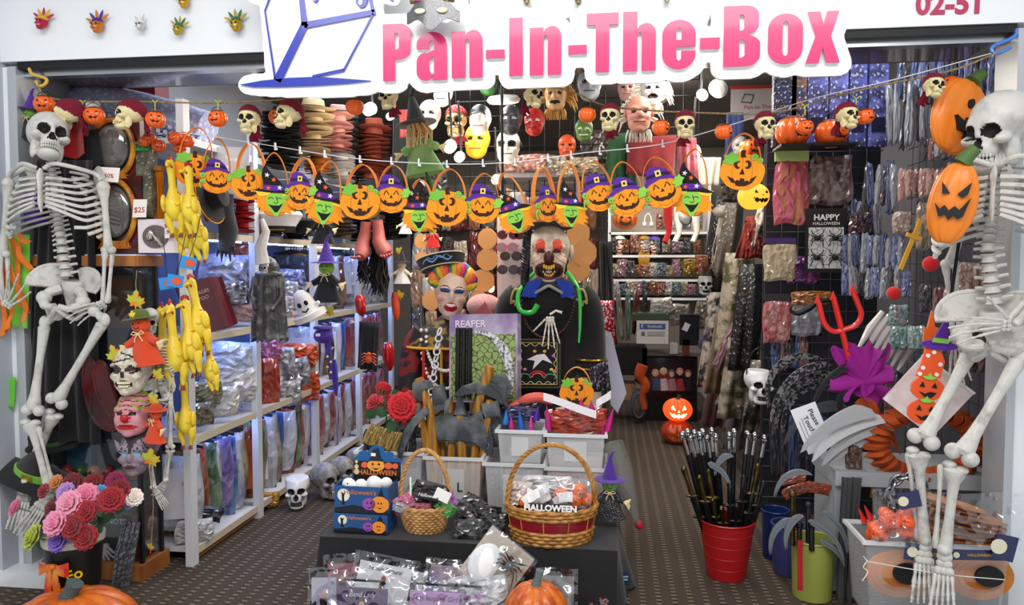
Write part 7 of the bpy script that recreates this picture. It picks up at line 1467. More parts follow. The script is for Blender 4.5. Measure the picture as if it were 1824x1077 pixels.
# reaper scythe box
q4=[at(813,557,.62),at(930,570,.56),at(922,722,.56),at(800,712,.62)];O3=(q4[2]+q4[3])/2;ex=q4[2]-q4[3];W_=ex.length;ez=q4[0]-q4[3];H_=ez.length
t=thing('reaper_box','scythe box with black rods, silver blade and green cracked panel','box',O3,(R(-6),R(-2),math.atan2(ex.y,ex.x)))
MB().box((0,.03,H_/2),(W_,.06,H_)).build('carton',mat('foil_purple',hx('#cfc8d6'),.2,metal=.3,col2=hx('#8a6aa4'),nscale=5,coat=.6),t,smooth=False)
MB().box((.0,-.002,H_*.40),(W_*.94,.006,H_*.74)).build('green_panel',mat('cracked',hx('#222c16'),.4,col2=hx('#93a862'),nscale=38,kind='crack',contrast=(.01,.09)),t,smooth=False)
for i in range(3):MB().tube([(-W_*.36+i*W_*.085,-.014,H_*.06),(-W_*.35+i*W_*.085,-.014,H_*.84)],.0125,10).build('black_rod',pl('#141416',.3),t)
bl_=spl([(-W_*.10,0,H_*.80),(W_*.14,0,H_*.76),(W_*.34,0,H_*.58),(W_*.42,0,H_*.34),(W_*.40,0,H_*.10)],6);wd=np.interp(np.linspace(0,1,len(bl_)),[0,.5,1],[.004,.03,.02])
dn=np.gradient(bl_,axis=0);dn/=np.linalg.norm(dn,axis=1)[:,None];nn=np.stack([-dn[:,2],dn[:,1]*0,dn[:,0]],1)
MB().prism([(p_[0],p_[2])for p_ in bl_+nn*wd[:,None]*.6]+[(p_[0],p_[2])for p_ in(bl_-nn*wd[:,None])[::-1]],-.016,-.004).build('blade',mat('speckle',hx('#d8dade'),.35,col2=hx('#55585c'),nscale=60,contrast=(.45,.6)),t,smooth=False)
text('REAPER',H_*.11,pl('#e8d8f0',.3),t,(-W_*.18,-.006,H_*.885),off=.001,ext=.002)
# ---------------------------------------------------------------- lamps over the shop floor
bulbm=mat('bulb',(1,.95,.85),.4,emit=(1,.92,.80),es=38.)
def lamp(x,y,rpx,Y,lb,e=7,yaw=0,ring=False):
 k=mpp(Y,x);t=thing('spot_lamp',lb,'lamp',at(x,y,Y),(R(20),0,R(yaw)),None,'spot lamps')
 if ring:MB().lathe([(rpx*k,0),(rpx*k*1.05,.012),(rpx*k*.9,.03),(.02,.04)],24).build('housing',pl('#cfcfcc',.4),t);MB().lathe([(0,-.004),(rpx*k*.92,-.004),(rpx*k*.92,.004),(0,.004)],24).build('bulb',bulbm,t)
 else:MB().lathe([(rpx*k,0),(rpx*k*.95,rpx*k*1.6),(rpx*k*.5,rpx*k*2.4),(.004,rpx*k*2.5)],18,rot=(R(90),0,0)).build('housing',pl('#c8c8c6',.4),t);MB().ell((0,0,0),(rpx*k*.9,rpx*k*.5,rpx*k*.9),14,10).build('bulb',bulbm,t)
 MB().tube([(0,.03,.0),(0,.05,.12),(0,.05,.3)],.006,6).build('stem',pl('#2a2a2c',.4),t)
 l=bpy.data.lights.new('bulb_light','POINT');l.energy=e;l.color=(1,.88,.70);l.shadow_soft_size=.05;lo=bpy.data.objects.new('bulb_light',l);COL.objects.link(lo);lo.location=at(x,y,Y)+Vector((0,-.09,-.05))
for x,y,r,Y,lb,e,rg in((661,193,11,1.3,'lit spot lamp under the pink letter P',6,0),(697,206,7,1.6,'small lit bulb beside the half-hidden skull',4,0),(803,259,11,1.2,'bright bulb above the yellow mask',5,0),(820,278,9,1.3,'lit bulb under the bright one by the yellow mask',4,0),(897,181,28,1.5,'round glowing ceiling lamp among the masks',7,1),(1250,168,10,1.5,'lit spot lamp near the letter B, tilted',6,0),(1278,156,16,1.5,'largest lit spot lamp near the letter B',8,0),(1236,268,12,1.6,'bulb glowing below the tasselled skull',7,0),(884,318,8,1.6,'lit bulb behind the felt bags near the clown hat',4,0),(1176,168,14,2.2,'bulb behind the white furry mask',9,0),(1220,385,12,3.8,'bulb behind the white stockings at the back',10,0),(876,512,6,1.6,'small warm bulb between the mannequins',3,0)):lamp(x,y,r,Y,lb,e,0,rg)
# ---------------------------------------------------------------- wall of latex masks
def plain_mask(x,y,h,Y,lb,skin,eye='#101010',mouth='#3a1414',nose=.14,mo=.0,yaw=0,hair=None,earc=None,grin=False,patch=None,pt=0,hairn=70,top=None):
 key=(skin,eye,mouth,nose,mo,patch,top)
 if key not in _pc:
  def rg(c):
   m=base_regions(c,(.27,.07,.14,.09)if not patch else(.27,.07,.12,.08),(0,-.48,.30,.06+mo))
   if patch:
    for s in(-1,1):m[(m==0)&(c[:,1]<-.2)&el2(c,s*.28,.08,.24,.2)]=3
   if top:m[(c[:,2]>.30-.25*np.abs(c[:,0]))&(m==0)]=3
   return m
  _pc[key]=mask_mesh([mat('skin'+skin,hx(skin),.42),pl(eye,.2),pl(mouth,.4),pl(patch or top or '#101010',.4)],face_sdf(nose,.15,mo,.58),rg,60,48)
 ex_=[]
 if earc:ex_+=ears(pl(earc,.5),.72,.1 if not pt else .5,(.09,.12,.2),pt)
 t=mask(x,y,h,Y,lb,_pc[key],ex_,yaw,0,'latex masks on the centre display')
 if hair:
  b=MB();rnd=random.Random(int(x))
  for i in range(hairn):
   a_=rnd.uniform(-.5,PI+.5);L_=rnd.uniform(.35,.8);b.tube([(.68*math.cos(a_),.05,.10+.75*math.sin(a_)),((.68+L_*.6)*math.cos(a_),-.0+rnd.uniform(-.2,.2),.1+(.75+L_*.4)*math.sin(a_)-.1),((.70+L_*.9)*math.cos(a_),rnd.uniform(-.2,.2),.1+(.75+L_*.5)*math.sin(a_)-.25-L_*.5)],[.05,.045,.008],4)
  for i in range(hairn//2):
   x_=rnd.uniform(-.55,.55);b.tube([(x_,-.2,-.8),(x_*1.2,-.3+rnd.uniform(-.1,.1),-1.1),(x_*1.2+rnd.uniform(-.1,.1),-.2,-1.45)],[.05,.04,.006],4)
  o=b.build('mane',mat('mane'+hair,hx(hair),.6),t);o['kind']='stuff'
 return t
for a_ in[(789,168,46,1.5,'smooth white face mask half hidden by the sign','#e4e4e6','#1a1a1c','#2a2a2c',.08),(765,206,54,1.35,'bald pale mask with dark angry eyes','#b9b5ad','#101010','#5a4a44',.1),(855,214,54,1.4,'black half-face mask with pale chin and red lips','#d8c8ba','#d8d8da','#b01828',.1,0,0,None,None,False,None,0,0,'#1a1a1c'),(850,252,62,1.7,'big plain yellow mask','#c9a01e','#2a1c08','#7a1c14',.1),(910,215,54,1.4,'dark grey mask with white eyes by the pole','#3a3a3e','#d0d0d4','#5a4a4a',.12),(905,262,60,1.6,'white mask with black eye patches','#c8c4ba','#101010','#3a3030',.16,0,0,None,'#1a1a1a',False,'#141414'),(952,218,50,1.45,'plain red face mask with dark eyes','#a81c18','#e0dcd8','#5a0c0c',.08),(990,172,56,1.5,'wolf-like mask with long tan mane','#b08a60','#141010','#1a0c0a',.22,.06,0,'#c8984a',None,False,None,0,90),(1040,232,44,1.6,'green mask with a pale toothy grin','#4c6a34','#d8d8c0','#d8d8c0',.14),(1050,152,60,1.6,'grey ghost mask behind the letter T','#9aa0aa','#101010','#202024',.08),(1116,160,44,1.7,'pale pink mask beside the furry one','#c89a94','#3a2020','#8a3a3a',.14),(1138,205,66,1.35,'wrinkled old man mask with white hair','#c98a78','#3a2018','#6a1c1c',.22,0,0,'#e0d8cc','#c98a78',False,None,0,60),(1162,162,56,1.55,'white clown mask with red nose and fluffy white fur','#d8d6da','#141414','#1a0a0c',.14,.10,0,'#efe8dc',None,False,None,0,120),(870,150,44,1.8,'green mask behind the sign edge','#3a7a3a','#101010','#203a1c',.1),(1010,262,44,1.9,'orange mask in the shadow below','#b8481c','#101010','#3a1008',.12),(1318,262,40,1.9,'grey skull-like mask behind the leafy felt bag','#8a8a86','#101010','#202020',.1)]:plain_mask(*a_)
# gold pirate skull mask
s=52*mpp(1.35,812)/2.05;t=thing('gold_skull_mask','gold pirate skull mask in a red headscarf','mask',at(812,216,1.35),(0,0,0),s);ob('skull',skull_mesh([pl('#c8a878',.3,metal=.8),SOCK],56,44),t);ob('teeth',teeth_mesh(pl('#d8b070',.3,metal=.8)),t);bd_=ob('bandana',MB().star(lambda D:_skfn(D)*1.06,(0,0,0),1.,40,34,keep=lambda c:(c+SKC)[:,2]>.36-.4*np.clip((c+SKC)[:,1]+.1,-.3,1.)).mesh('bandana',mat('redscarf',hx('#b01c1c'),.7,col2=hx('#d8b8a8'),nscale=9,contrast=(.6,.66)),ang=0),t,loc=SKC);ob('bandana_tail',me_tail,bd_)
mg_=MB()
for i in range(17):mg_.tube([(-.75+.1*i,0,0),(-.75+.1*i,0,.85)],.003,4)
for j in range(9):mg_.tube([(-.75,0,.1*j),(.85,0,.1*j)],.003,4)
mw=thing('mask_grid','dark wire grid hung from the ceiling behind the latex masks','display',(.1,2.05,1.76));o=mg_.build('wires',BLACK,mw);o['kind']='stuff'
tag(MB().tube([at(894,150,1.1),at(895,350,1.1)],.008,8).build('display_pole',BLACK),'black vertical pole in front of the mask wall','pole')
t=thing('mask_shelf','grey shelf board with clear bags under the mask wall','shelf',at(960,312,1.9));MB().box((0,.1,0),(.55,.25,.03)).build('board',pl('#8d8890',.5),t,smooth=False);[MB().box((s_*.25,.1,-.15),(.02,.2,.3)).build('bracket',pl('#8d8890',.5),t,smooth=False)for s_ in(-1,1)]
for i,(x,y,w_,c1,c2)in enumerate(((915,292,50,'#c8a89a','#8a4a44'),(950,290,52,'#a85a5a','#d8c8b8'),(985,292,46,'#b8b0a4','#6a5c50'),(1040,295,50,'#c8b8a0','#8a7a60'),(1010,300,36,'#d8ccb4','#9a8860'))):onbin(x,y,1.8,w_,30,c1,c2,'clear bag of trinkets under the mask wall, %s along'%ORD[i],0,0,0,i,.1,'bags under the mask wall')
# dark cloths, cobweb shelf and red hood between masks and rack
for i,(nm,c,q_,Y,lb)in enumerate((('green_cloak','#1d4a2a',((1085,240),(1125,235),(1135,330),(1075,330)),1.8,'dark green cloak beside the old man mask'),('red_cloak','#6a141c',((1120,245),(1205,240),(1200,320),(1115,310)),1.75,'dark red cloak under the old man mask'),('blue_cloth','#1c2a5c',((1295,200),(1325,200),(1325,300),(1290,300)),1.9,'navy cloth by the leafy felt bag'),('pink_tassel','#8a3a48',((1205,245),(1240,245),(1245,330),(1208,320)),1.5,'pink streaked scarf under the tasselled skull'),('black_drape','#121214',((700,200),(745,200),(742,330),(700,330)),1.9,'black drape behind the hanging green witch doll'),('white_fur','#cfc8bc',((1240,280),(1285,280),(1280,330),(1245,330)),2.0,'cream fur piece behind the witch bag'),('striped_scarf','#8a2a28',((712,195),(735,195),(735,245),(712,245)),1.7,'red and white streaked scarf by the bald mask'))):drape(nm,lb,'costume',cloth(c),q_,Y,3,.02,nu=16,nv=8,seed=i)
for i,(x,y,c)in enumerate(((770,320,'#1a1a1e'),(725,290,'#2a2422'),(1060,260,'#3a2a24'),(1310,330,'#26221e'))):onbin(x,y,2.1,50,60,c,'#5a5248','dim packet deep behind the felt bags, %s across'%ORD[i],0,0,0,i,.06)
# big hanging witch doll in green
d=scarecrow(750,268,118,.55,'straw-haired witch doll in pale green dress and black hat over the felt bags','#151517',mat('greendress',hx('#7fb86a'),.8,col2=hx('#a8d088'),nscale=4),'#d88a3a',-10,'cone')
b=MB();rnd=random.Random(9)
for i in range(46):
 a_=rnd.uniform(0,2*PI);b.tube([(.13*math.cos(a_),.12*math.sin(a_),.38),(.19*math.cos(a_)+.02,.16*math.sin(a_),.25),(.17*math.cos(a_)+rnd.uniform(-.04,.04),.16*math.sin(a_),.05)],.010,4)
o=b.build('straw_hair',raffia,d);o['kind']='stuff'
MB().sheet(lambda u,v:(.02+.22*v*(u-.3)+.05*v,-.05+.05*math.sin(7*u),-.30-.55*v),8,6,.012).build('trailing_cloth',cloth('#3f7a3c'),d)
# ---------------------------------------------------------------- peach paper pumpkin strings and sunglasses
paper=mat('peach_paper',hx('#e0a060'),.7,sss=.1)
me_pp=MB().prism(blob(0,0,.5,.52,8,.06,30),-.04,.04).box((0,0,.55),(.12,.06,.14)).mesh('paper',paper,False)
for i,(x,y,w_)in enumerate(((868,425,34),(868,462,36),(862,500,36),(853,532,28),(1030,415,40),(1040,450,44),(1030,480,40),(750,430,24),(752,460,24),(768,535,34))):tag(ob('paper_pumpkin',me_pp,None,at(x,y,1.25 if i<7 else 1.5),(0,0,R(10*(i%3)-10)),scale=w_*mpp(1.25,x)),'peach paper pumpkin cut-out, %s among those hanging behind the mannequins'%ORD[i],'decoration','paper pumpkins')
t=thing('sunglass_panel','white display panel of sunglasses behind the mannequins','display',at(930,460,1.45));MB().box((0,.02,0),(.30,.02,.50)).build('panel',pl('#cfc4c4',.5),t,smooth=False)
for i,(x,y,c,lc)in enumerate(((905,418,'#7a2c3c','#4a2a34'),(903,440,'#d0306a','#8a7a80'),(910,456,'#2a2a2c','#3a302c'),(905,480,'#2a2226','#4a3a44'),(945,456,'#18181a','#101012'),(935,418,'#5a2a30','#3a2228'),(940,482,'#2a2a2c','#2a2428'))):
 k=mpp(1.4,x);g_=thing('sunglasses','%s sunglasses on the white panel, %s row'%({'#7a2c3c':'plum','#d0306a':'pink','#2a2a2c':'black','#2a2226':'round dark','#18181a':'wide black','#5a2a30':'wine red'}[c]+(' wire' if i==6 else ''),ORD[[0,1,2,3,2,0,3][i]]),'sunglasses',at(x,y,1.40),(0,0,0),None,'sunglasses on the panel')
 for s in(-1,1):
  MB().prism(oval(s*10*k,0,8*k,7*k,18),-.003,.003).build('lens',pl(lc,.1),g_,smooth=False);MB().tube([(s*10*k+8.4*k*math.cos(a_),0,7.4*k*math.sin(a_))for a_ in np.linspace(0,2*PI,18,endpoint=False)],.0035,5,closed=True).build('rim',pl(c,.3),g_);MB().tube([(s*18*k,0,3*k),(s*19*k,.05,3*k)],.003,5).build('temple',pl(c,.3),g_)
 MB().tube([(-3*k,-.002,2*k),(0,-.004,4*k),(3*k,-.002,2*k)],.003,5).build('bridge',pl(c,.3),g_)
hatpk=thing('pink_bonnet','pink plush bonnet behind the scythe box','hat',at(862,545,1.2));MB().ell((0,0,0),(.10,.08,.07),18,12).build('crown',cloth('#d8a0a0'),hatpk);MB().prism([(-.05,-.05),(.06,-.04),(.02,.03)],-.085,-.07).build('bow',cloth('#c86a70'),hatpk,smooth=False)
def wire_wall(lb,A,B,z0,z1,step=.085):
 A,B=np.array(A),np.array(B);L_=np.linalg.norm(B-A);t=thing('wire_wall',lb,'display',(A[0],A[1],0));d_=(B-A)/L_;b=MB()
 for i in range(int(L_/step)+1):q_=d_*i*step;b.tube([(q_[0],q_[1],z0),(q_[0],q_[1],z1)],.0025,4)
 for j in range(int((z1-z0)/step)+1):b.tube([(0,0,z0+j*step),(*(B-A),z0+j*step)],.0025,4)
 o=b.build('wires',pl('#5a5c62',.4,metal=.6),t);o['kind']='stuff'
    # ---------------------------------------------------------------- back of the shop
BY=4.85;p0,p1=at(1085,500,BY),at(1262,500,BY);bw_=p1.x-p0.x
t=thing('trinket_shelf','white shelf unit of wigs and trinkets at the far end','shelf',((p0.x+p1.x)/2,BY+.2,0))
for i,y in enumerate((413,454,497,530)):MB().box((0,0,at(1170,y,BY).z-.012),(bw_,.4,.025)).build('shelf_board',WHITE,t,smooth=False)
for s in(-1,1):MB().box((s*bw_/2,0,1.1),(.03,.4,2.2)).build('side_panel',rackw,t,smooth=False)
MB().box((0,.2,1.1),(bw_,.02,2.2)).build('backing_panel',pl('#a89a8c',.6),t,smooth=False)
pumpkin(1114,392,44,BY+.1,'orange pumpkin with carved face on the top back shelf',.8);ob('carved_face',MB().prism([(-.5,-.1),(0,-.3),(.5,-.1),(.3,-.45),(-.3,-.45)],-1.02,-.85).prism([(-.45,.15),(-.15,.15),(-.3,.4)],-1.0,-.85).prism([(.15,.15),(.45,.15),(.3,.4)],-1.0,-.85).mesh('carved_face',BLACK,False),bpy.data.objects['shell']if False else KIDS(COL.objects[-3])[0]if False else[o for o in COL.objects if o.get('label','').startswith('orange pumpkin with carved')][0])
t=thing('hamper','brown wicker hamper on the top back shelf','basket',at(1072,398,BY));[MB().box((0,.15,.03+.05*j),(.2,.25,.03)).build('weave_row',pl('#6a3a1c',.5),t,smooth=False)for j in range(6)]
t=thing('headphones','white headphones hanging over black cloth at the back','headphones',at(1154,405,BY-.1));MB().tube([(.035*math.cos(a_),0,.05+.09*math.sin(a_))for a_ in np.linspace(0,PI,12)],.006,6).build('headband',WHITE,t);[MB().ell((s*.035,0,.03),(.022,.02,.03),10,8).build('ear_cup',WHITE,t)for s in(-1,1)]
for x,y,c,lb,hc in((1103,436,'#d8b89a','wig head in a white furry blue-lined hood','#e0ddd8'),(1147,436,'#d8b070','wig head with long golden hair','#c8922c'),(1165,437,'#d8b8a0','wig head with purple bob and ribbon','#6a4ab0'),(1210,437,'#4a3428','brown carved face mask head at the shelf end','#3a281e')):
 k=mpp(BY,x);h_=thing('wig_head',lb,'wig',at(x,y,BY+.05),(0,0,0),15*k);ob('face',me_dl if c!='#4a3428' else m3,h_,scale=.95);MB().lathe([(.45,-1.4),(.5,-1.3),(.3,-.8)],12).build('neck',pl(c,.5),h_)
 MB().star(lambda D:np.where(D[:,2]>-.9,1.12,.9),(0,.12,.1),(.86,.9,1.05),24,18,keep=lambda q_:(q_[:,1]>-.35)|(q_[:,2]>.55)).build('hair',pl(hc,.5),h_)
 if hc=='#c8922c':[MB().tube([(.5*(i-3)/3,-.4,-.6),(.6*(i-3)/3,-.5,-1.6),(.5*(i-3)/3,-.5,-2.6)],[.15,.12,.03],6).build('hair_lock',pl(hc,.5),h_)for i in range(7)]
rnd=random.Random(21);BC=[('#8a2a24','#d8c0a8','red'),('#2a2a2e','#8a8a90','black'),('#c8b8a0','#8a7460','tan'),('#b8b4b0','#e8e4e0','silver'),('#6a3a2a','#c88a5a','brown'),('#8a5a6a','#d8b8c0','pink'),('#3a4a5a','#a8b8c0','slate')]
for r_,(y,h_,n)in enumerate(((409,40,4),(450,30,9),(493,30,12),(526,26,12))):
 for i in range(n):
  c=BC[(i*3+r_)%7];x=(1178+22*i)if r_==0 else(1095+165*i/n);hh=h_*rnd.uniform(.7,1.1);onbin(x,y-hh/2,BY+.02,16*rnd.uniform(.9,1.3),hh,c[0],c[1],'%s bagged trinket on the back shelf, %s in %s row'%(c[2],ORD[i],ORD[r_]),rnd.uniform(-20,20),0,0,i,.1,'trinkets on the back shelf')
for i,(x,c,lb)in enumerate(((1190,'#b8141c','red stocking leg hanging at the back'),(1208,'#f2eee6','white stocking leg hanging at the back, wider'),(1240,'#f0ece2','white stocking leg hanging beside the lamp'))):k=mpp(4.2,x);tag(MB().tube([(0,0,0),(0,0,-25*k),(2*k,0,-48*k),(-6*k,-6*k,-66*k)],[9*k,8*k,5*k,5*k],12).build('stocking_leg',cloth(c),loc=at(x,366,4.2)),lb,'stocking')
# counter with poster, sign and clutter
CYc=3.68;cx0,cx1=at(1150,700,CYc).x,at(1242,700,CYc).x;cxm=(cx0+cx1)/2;zt=at(1190,627,CYc).z
t=thing('sales_counter','dark sales counter with a poster front at the end of the aisle','counter',(cxm,CYc+.25,0));MB().box((0,0,zt/2-.02),(cx1-cx0,.5,zt-.04)).build('body',pl('#18181a',.4),t,smooth=False);MB().box((0,0,zt-.015),(cx1-cx0+.08,.56,.03)).build('top',pl('#6a6862',.4),t,smooth=False)
po=thing('poster','dark glossy poster of pale long-haired figures on the counter front','poster',(cxm,CYc-.008,zt*.62));MB().box((0,0,0),(.40,.008,.36)).build('sheet',pl('#241a22',.15,coat=.6),po,smooth=False)
for i in range(5):x_=-.14+.07*i;MB().ell((x_,-.006,.04+.015*(i%2)),(.022,.004,.026),10,8,0).ell((x_,-.005,.05+.015*(i%2)),(.032,.003,.034),10,8,1).tube([(x_,-.005,.0),(x_+.01,-.005,-.1)],[.03,.045],8,2).build('printed_figure',[pl('#d8b8a0',.4),pl(['#c8a070','#d8c8b0','#5a4a5a','#c87a7a','#8a4a4a'][i],.4),pl(['#4a5a7a','#d8c0c0','#b87a8a','#a83a44','#2a2028'][i],.4)],po)
s_=thing('page_sign','white framed page sign with blue banner standing on the counter','sign',at(1162,612,CYc-.1),(R(-6),0,0));MB().box((0,0,.10),(.27,.012,.20)).build('board',pl('#d8d4d0',.3),s_,smooth=False);MB().box((0,-.008,.15),(.22,.004,.045)).build('banner',pl('#3b5998',.4),s_,smooth=False);text('facebook',.034,WHITE,s_,(.02,-.0115,.15));text('f',.045,WHITE,s_,(-.09,-.0115,.15),off=.001);MB().box((-.08,-.008,.085),(.03,.004,.035)).build('printed_image',pl('#6a6a6c',.5),s_,smooth=False);[MB().box((.03,-.008,.10-.015*j),(.15,.003,.005)).build('printed_line',pl('#8a8a8c',.5),s_,smooth=False)for j in range(3)]
for lb,nm,x,y,w_,h_,d,c in(('black monitor back with white papers beside the page sign','monitor',1228,615,34,56,.06,'#1a1c22'),('flat tray of trinkets above the page sign','tray',1160,572,64,12,.3,'#3a4a36'),('brown glass bottle on the counter corner','jar',1222,632,12,28,.06,'#7a2e14'),('white mug shaped box on the counter','small_box',1200,630,14,18,.06,'#c8c8c8'),('open cardboard box on the carpet by the counter','cardboard_box',1108,712,50,28,.25,'#a8825a'),('black crate of black packs behind the cardboard box','crate',1122,668,60,50,.3,'#1c1a1a'),('red trolley frame end beside the counter','trolley',1148,660,8,40,.1,'#b01c1c')):
 k=mpp(CYc,x);t=thing(nm,lb,nm.replace('_',' '),at(x,y,CYc-.05));MB().box((0,d/2,h_*k/2),(w_*k,d,h_*k)).build('shell',pl(c,.4),t,smooth=False)
 if nm=='cardboard_box':[MB().box((s*w_*k*.62,d/2,h_*k*1.0),(w_*k*.35,d,.006),0,(0,R(25*s),0)).build('flap',pl('#b8926a',.6),t,smooth=False)for s in(-1,1)]
 elif nm=='monitor':MB().box((-.03,-.005,h_*k*.6),(.05,.004,.07),0,(0,R(25),0)).build('paper',WHITE,t,smooth=False)
 else:MB().box((0,d/2,h_*k+.004),(w_*k*.86,d*.86,.01)).build('lid',pl(c,.25),t,smooth=False)
for i,(x,y,w_,h_,c)in enumerate(((1108,560,8,90,'#d8d0c4'),(1118,560,8,90,'#2a7a74'),(1128,555,8,80,'#8a2a2a'),(1138,555,8,80,'#c8b8a8'),(1148,552,8,70,'#3a3a40'),(1080,560,16,80,'#b01c24'),(1095,600,12,60,'#7a3030'),(1210,560,40,40,'#8a8078'),(1250,560,34,50,'#b0a894'),(1180,545,44,30,'#d0ccc8'))):onbin(x,y,3.9+.05*(i%4),w_,h_,c,'#e0d8d0' if i%2 else '#4a4440','garment or pack crowded behind the counter, %s across the clutter'%ORD[i],20,6*(i%3)-6,0,i,.08,'clutter behind the counter')
gl=mat('glow_orange',hx('#e03c10'),.4,emit=(1.,.10,.015),es=.9);glf=mat('glow_face',(1,.6,.2),.5,emit=(1,.55,.15),es=9.)
for x,y,wp,ms,lb in((1207,729,54,[gl,glf],'glowing orange jack-o-lantern stacked on another in the aisle'),(1206,769,60,[plastic('#b83a12'),pl('#e8803a',.4)],'unlit lower jack-o-lantern standing on the carpet')):
 p=at(x,y,2.88);s=wp*mpp(2.88,x)/2;t=thing('jack_o_lantern',lb,'pumpkin',p,(0,0,0),s);ob('shell',jack_mesh(ms,'grin',12,130,84,.2,.80),t);ob('stem',stem_mesh(pl('#3a4238',.5),.25),t)
rnd=random.Random(90)
wire_wall('wire grid of crowded goods behind the mannequins',(-1.05,2.45),(.35,2.45),.1,1.95);tag(MB().box((0,0,0),(1.45,.03,1.95)).build('gondola_panel',pl('#3a322e',.6),None,False,loc=(-.36,2.5,.98)),'dark panel behind the crowded middle grid','panel')
MC=BC[:5]+[('#1a1616','#5a4a40','charcoal'),('#c8a07a','#6a4a34','beige'),('#7a1c1c','#2a1414','dark red')]
for r_,(z,h_)in enumerate(((1.62,.26),(1.34,.25),(1.06,.25),(.78,.25),(.50,.25),(.22,.25))):
 for i in range(13):c=MC[(i*5+r_*3)%8];packet('%s hanging pack on the middle grid, %s along in row %s'%(c[2],ORD[i],ORD[r_]),(-1.0+.104*i,2.40-.03*rnd.random(),z),.10*rnd.uniform(.8,1.3),.04,h_*rnd.uniform(.8,1.15),c[0],c[1],rnd.uniform(-20,20),rnd.uniform(-4,4),0,None,None,'packs on the middle grid','carded_pack','packet',i)
    # ---------------------------------------------------------------- costumes along the far wall of the aisle
DR=[('#3a3230',1262,1300,355,520,3.2,'grey-brown bundle of small skeletons'),('#1a1a1c',1270,1320,350,470,2.9,'black robe'),('#6a5a4c',1285,1325,360,490,2.6,'tattered brown rags'),('#8a2a20',1322,1352,385,460,2.0,'red hooded cloth'),('#4e4f24',1285,1345,450,640,2.1,'olive green tunic'),('#17181a',1310,1362,470,660,1.8,'black velvet robe'),('#6e5436',1268,1305,560,700,2.3,'blond wig bag drape'),('#2c2a34',1255,1290,520,690,2.9,'dark violet coat'),('#4e4636',1290,1340,600,745,2.0,'tan spotted cloth'),('#4a2420',1262,1296,640,760,2.5,'wine red gown'),('#20221e',1330,1372,640,780,1.6,'black feathered coat'),('#3c3f2c',1345,1375,360,440,1.7,'camouflage cap cloth'),('#5a5450',1300,1335,690,800,2.2,'grey net skirt')]
for i,(c,x0,x1,y0,y1,Y,lb)in enumerate(DR):drape('hanging_costume',lb+' hanging along the aisle wall','costume',wrap(c,['#a89c88','#1c1a1a','#6a6258','#c8beb0'][i%4])if i%3 else cloth(c),((x0+8,y0),(x1,y0),(x1-10,y1),(x0-14,y1)),Y,2.3,.022,nu=22,nv=10,seed=i*1.7,grp='costumes along the aisle wall',bulge=.07)
rnd=random.Random(33)
for i in range(22):c=BC[(i*4)%7];onbin(1262+rnd.uniform(0,90),610+rnd.uniform(-60,130),2.0+rnd.uniform(0,.9),16,95,c[0],c[1],'%s long clear-wrapped pack leaning along the aisle wall, %s'%(c[2],ORD[i]),rnd.uniform(-30,30),28+rnd.uniform(-8,8),0,i,.05,'leaning packs along the aisle wall')
hair_wig('camo_wig','dangling rags with bones above the aisle skull',1290,372,50,130,2.7,mat('ragm',hx('#7a6a5c'),.8,col2=hx('#c8beb0'),nscale=9),60,5)
def skull_pail(x,y,wpx,Y,yaw,lb):
 s=wpx*mpp(Y,x)/1.42;t=thing('skull_bucket',lb,'bucket',at(x,y,Y),(0,0,R(yaw)),s);ob('skull',MB().star(lambda D:np.minimum(_skfn(D),np.where(D[:,2]>.05,.85/np.maximum(D[:,2],.05),9)),(0,0,0),1.,64,52,mfn=lambda c:skull_mat(c+SKC)).mesh('skull',[plastic('#e2e4e4'),SOCK],ang=30),t,loc=SKC);ob('stitched_teeth',teeth_mesh(SOCK),t);MB().tube([(.7*math.cos(a_),0,.5+1.5*math.sin(a_))for a_ in np.linspace(0,PI,14)],.04,5).build('handle',BLACK,t)
skull_pail(1351,682,46,1.1,10,'white plastic skull pail hanging over the scythes');skull_pail(1256,505,26,3.0,0,'small white skull pail hanging deep in the aisle')
for x,y,c,lb in((1250,468,'#c87a5a','pink severed hand pack above the small skull pail'),(1228,475,'#c8a01c','yellow tie pack beside the hand pack'),(1343,425,'#a82a1c','red devil mask bag by the lit pumpkin')):onbin(x,y,2.9 if x<1300 else 1.7,24 if x<1300 else 34,30 if x<1300 else 70,c,'#3a1a14',lb,0,0,0,1,.06)
# ---------------------------------------------------------------- wire walls and what hangs on them
g0,g1=at(1362,500,1.25),at(1568,500,1.25)
wire_wall('black wire grid facing the entrance behind the spider pack',(g0.x,1.25),(g1.x,1.25),.1,2.1);wire_wall('wire grid along the side wall by the foam pumpkins',(1.93,.25),(1.93,1.25),.1,2.2)
tag(MB().box((0,0,0),(g1.x-g0.x,.02,2.2)).build('backing_board',pl('#2a2b33',.5),None,False,loc=((g0.x+g1.x)/2,1.30,1.1)),'dark board behind the entrance-facing wire grid','panel')
for i,(x,w_,c)in enumerate(((1395,40,'#1c1a20'),(1452,34,'#5a5cb0'),(1490,32,'#6a6cc0'),(1524,30,'#5054a8'),(1560,34,'#6a6eb8'),(1420,26,'#8a5a34'))):k=mpp(1.1,x);t=thing('sabre_box','%s tall toy sabre box above the orange buckets, %s along'%({'#1c1a20':'black','#8a5a34':'brown'}.get(c,'violet'),ORD[i]),'box',at(x,262,1.13));MB().box((0,0,85*k),(w_*k,.05,170*k)).build('carton',wrap(c,'#2a2a58'),t,smooth=False);MB().box((0,-.028,40*k),(w_*k*.7,.004,26*k)).build('label_panel',pl('#20203a',.3),t,smooth=False)
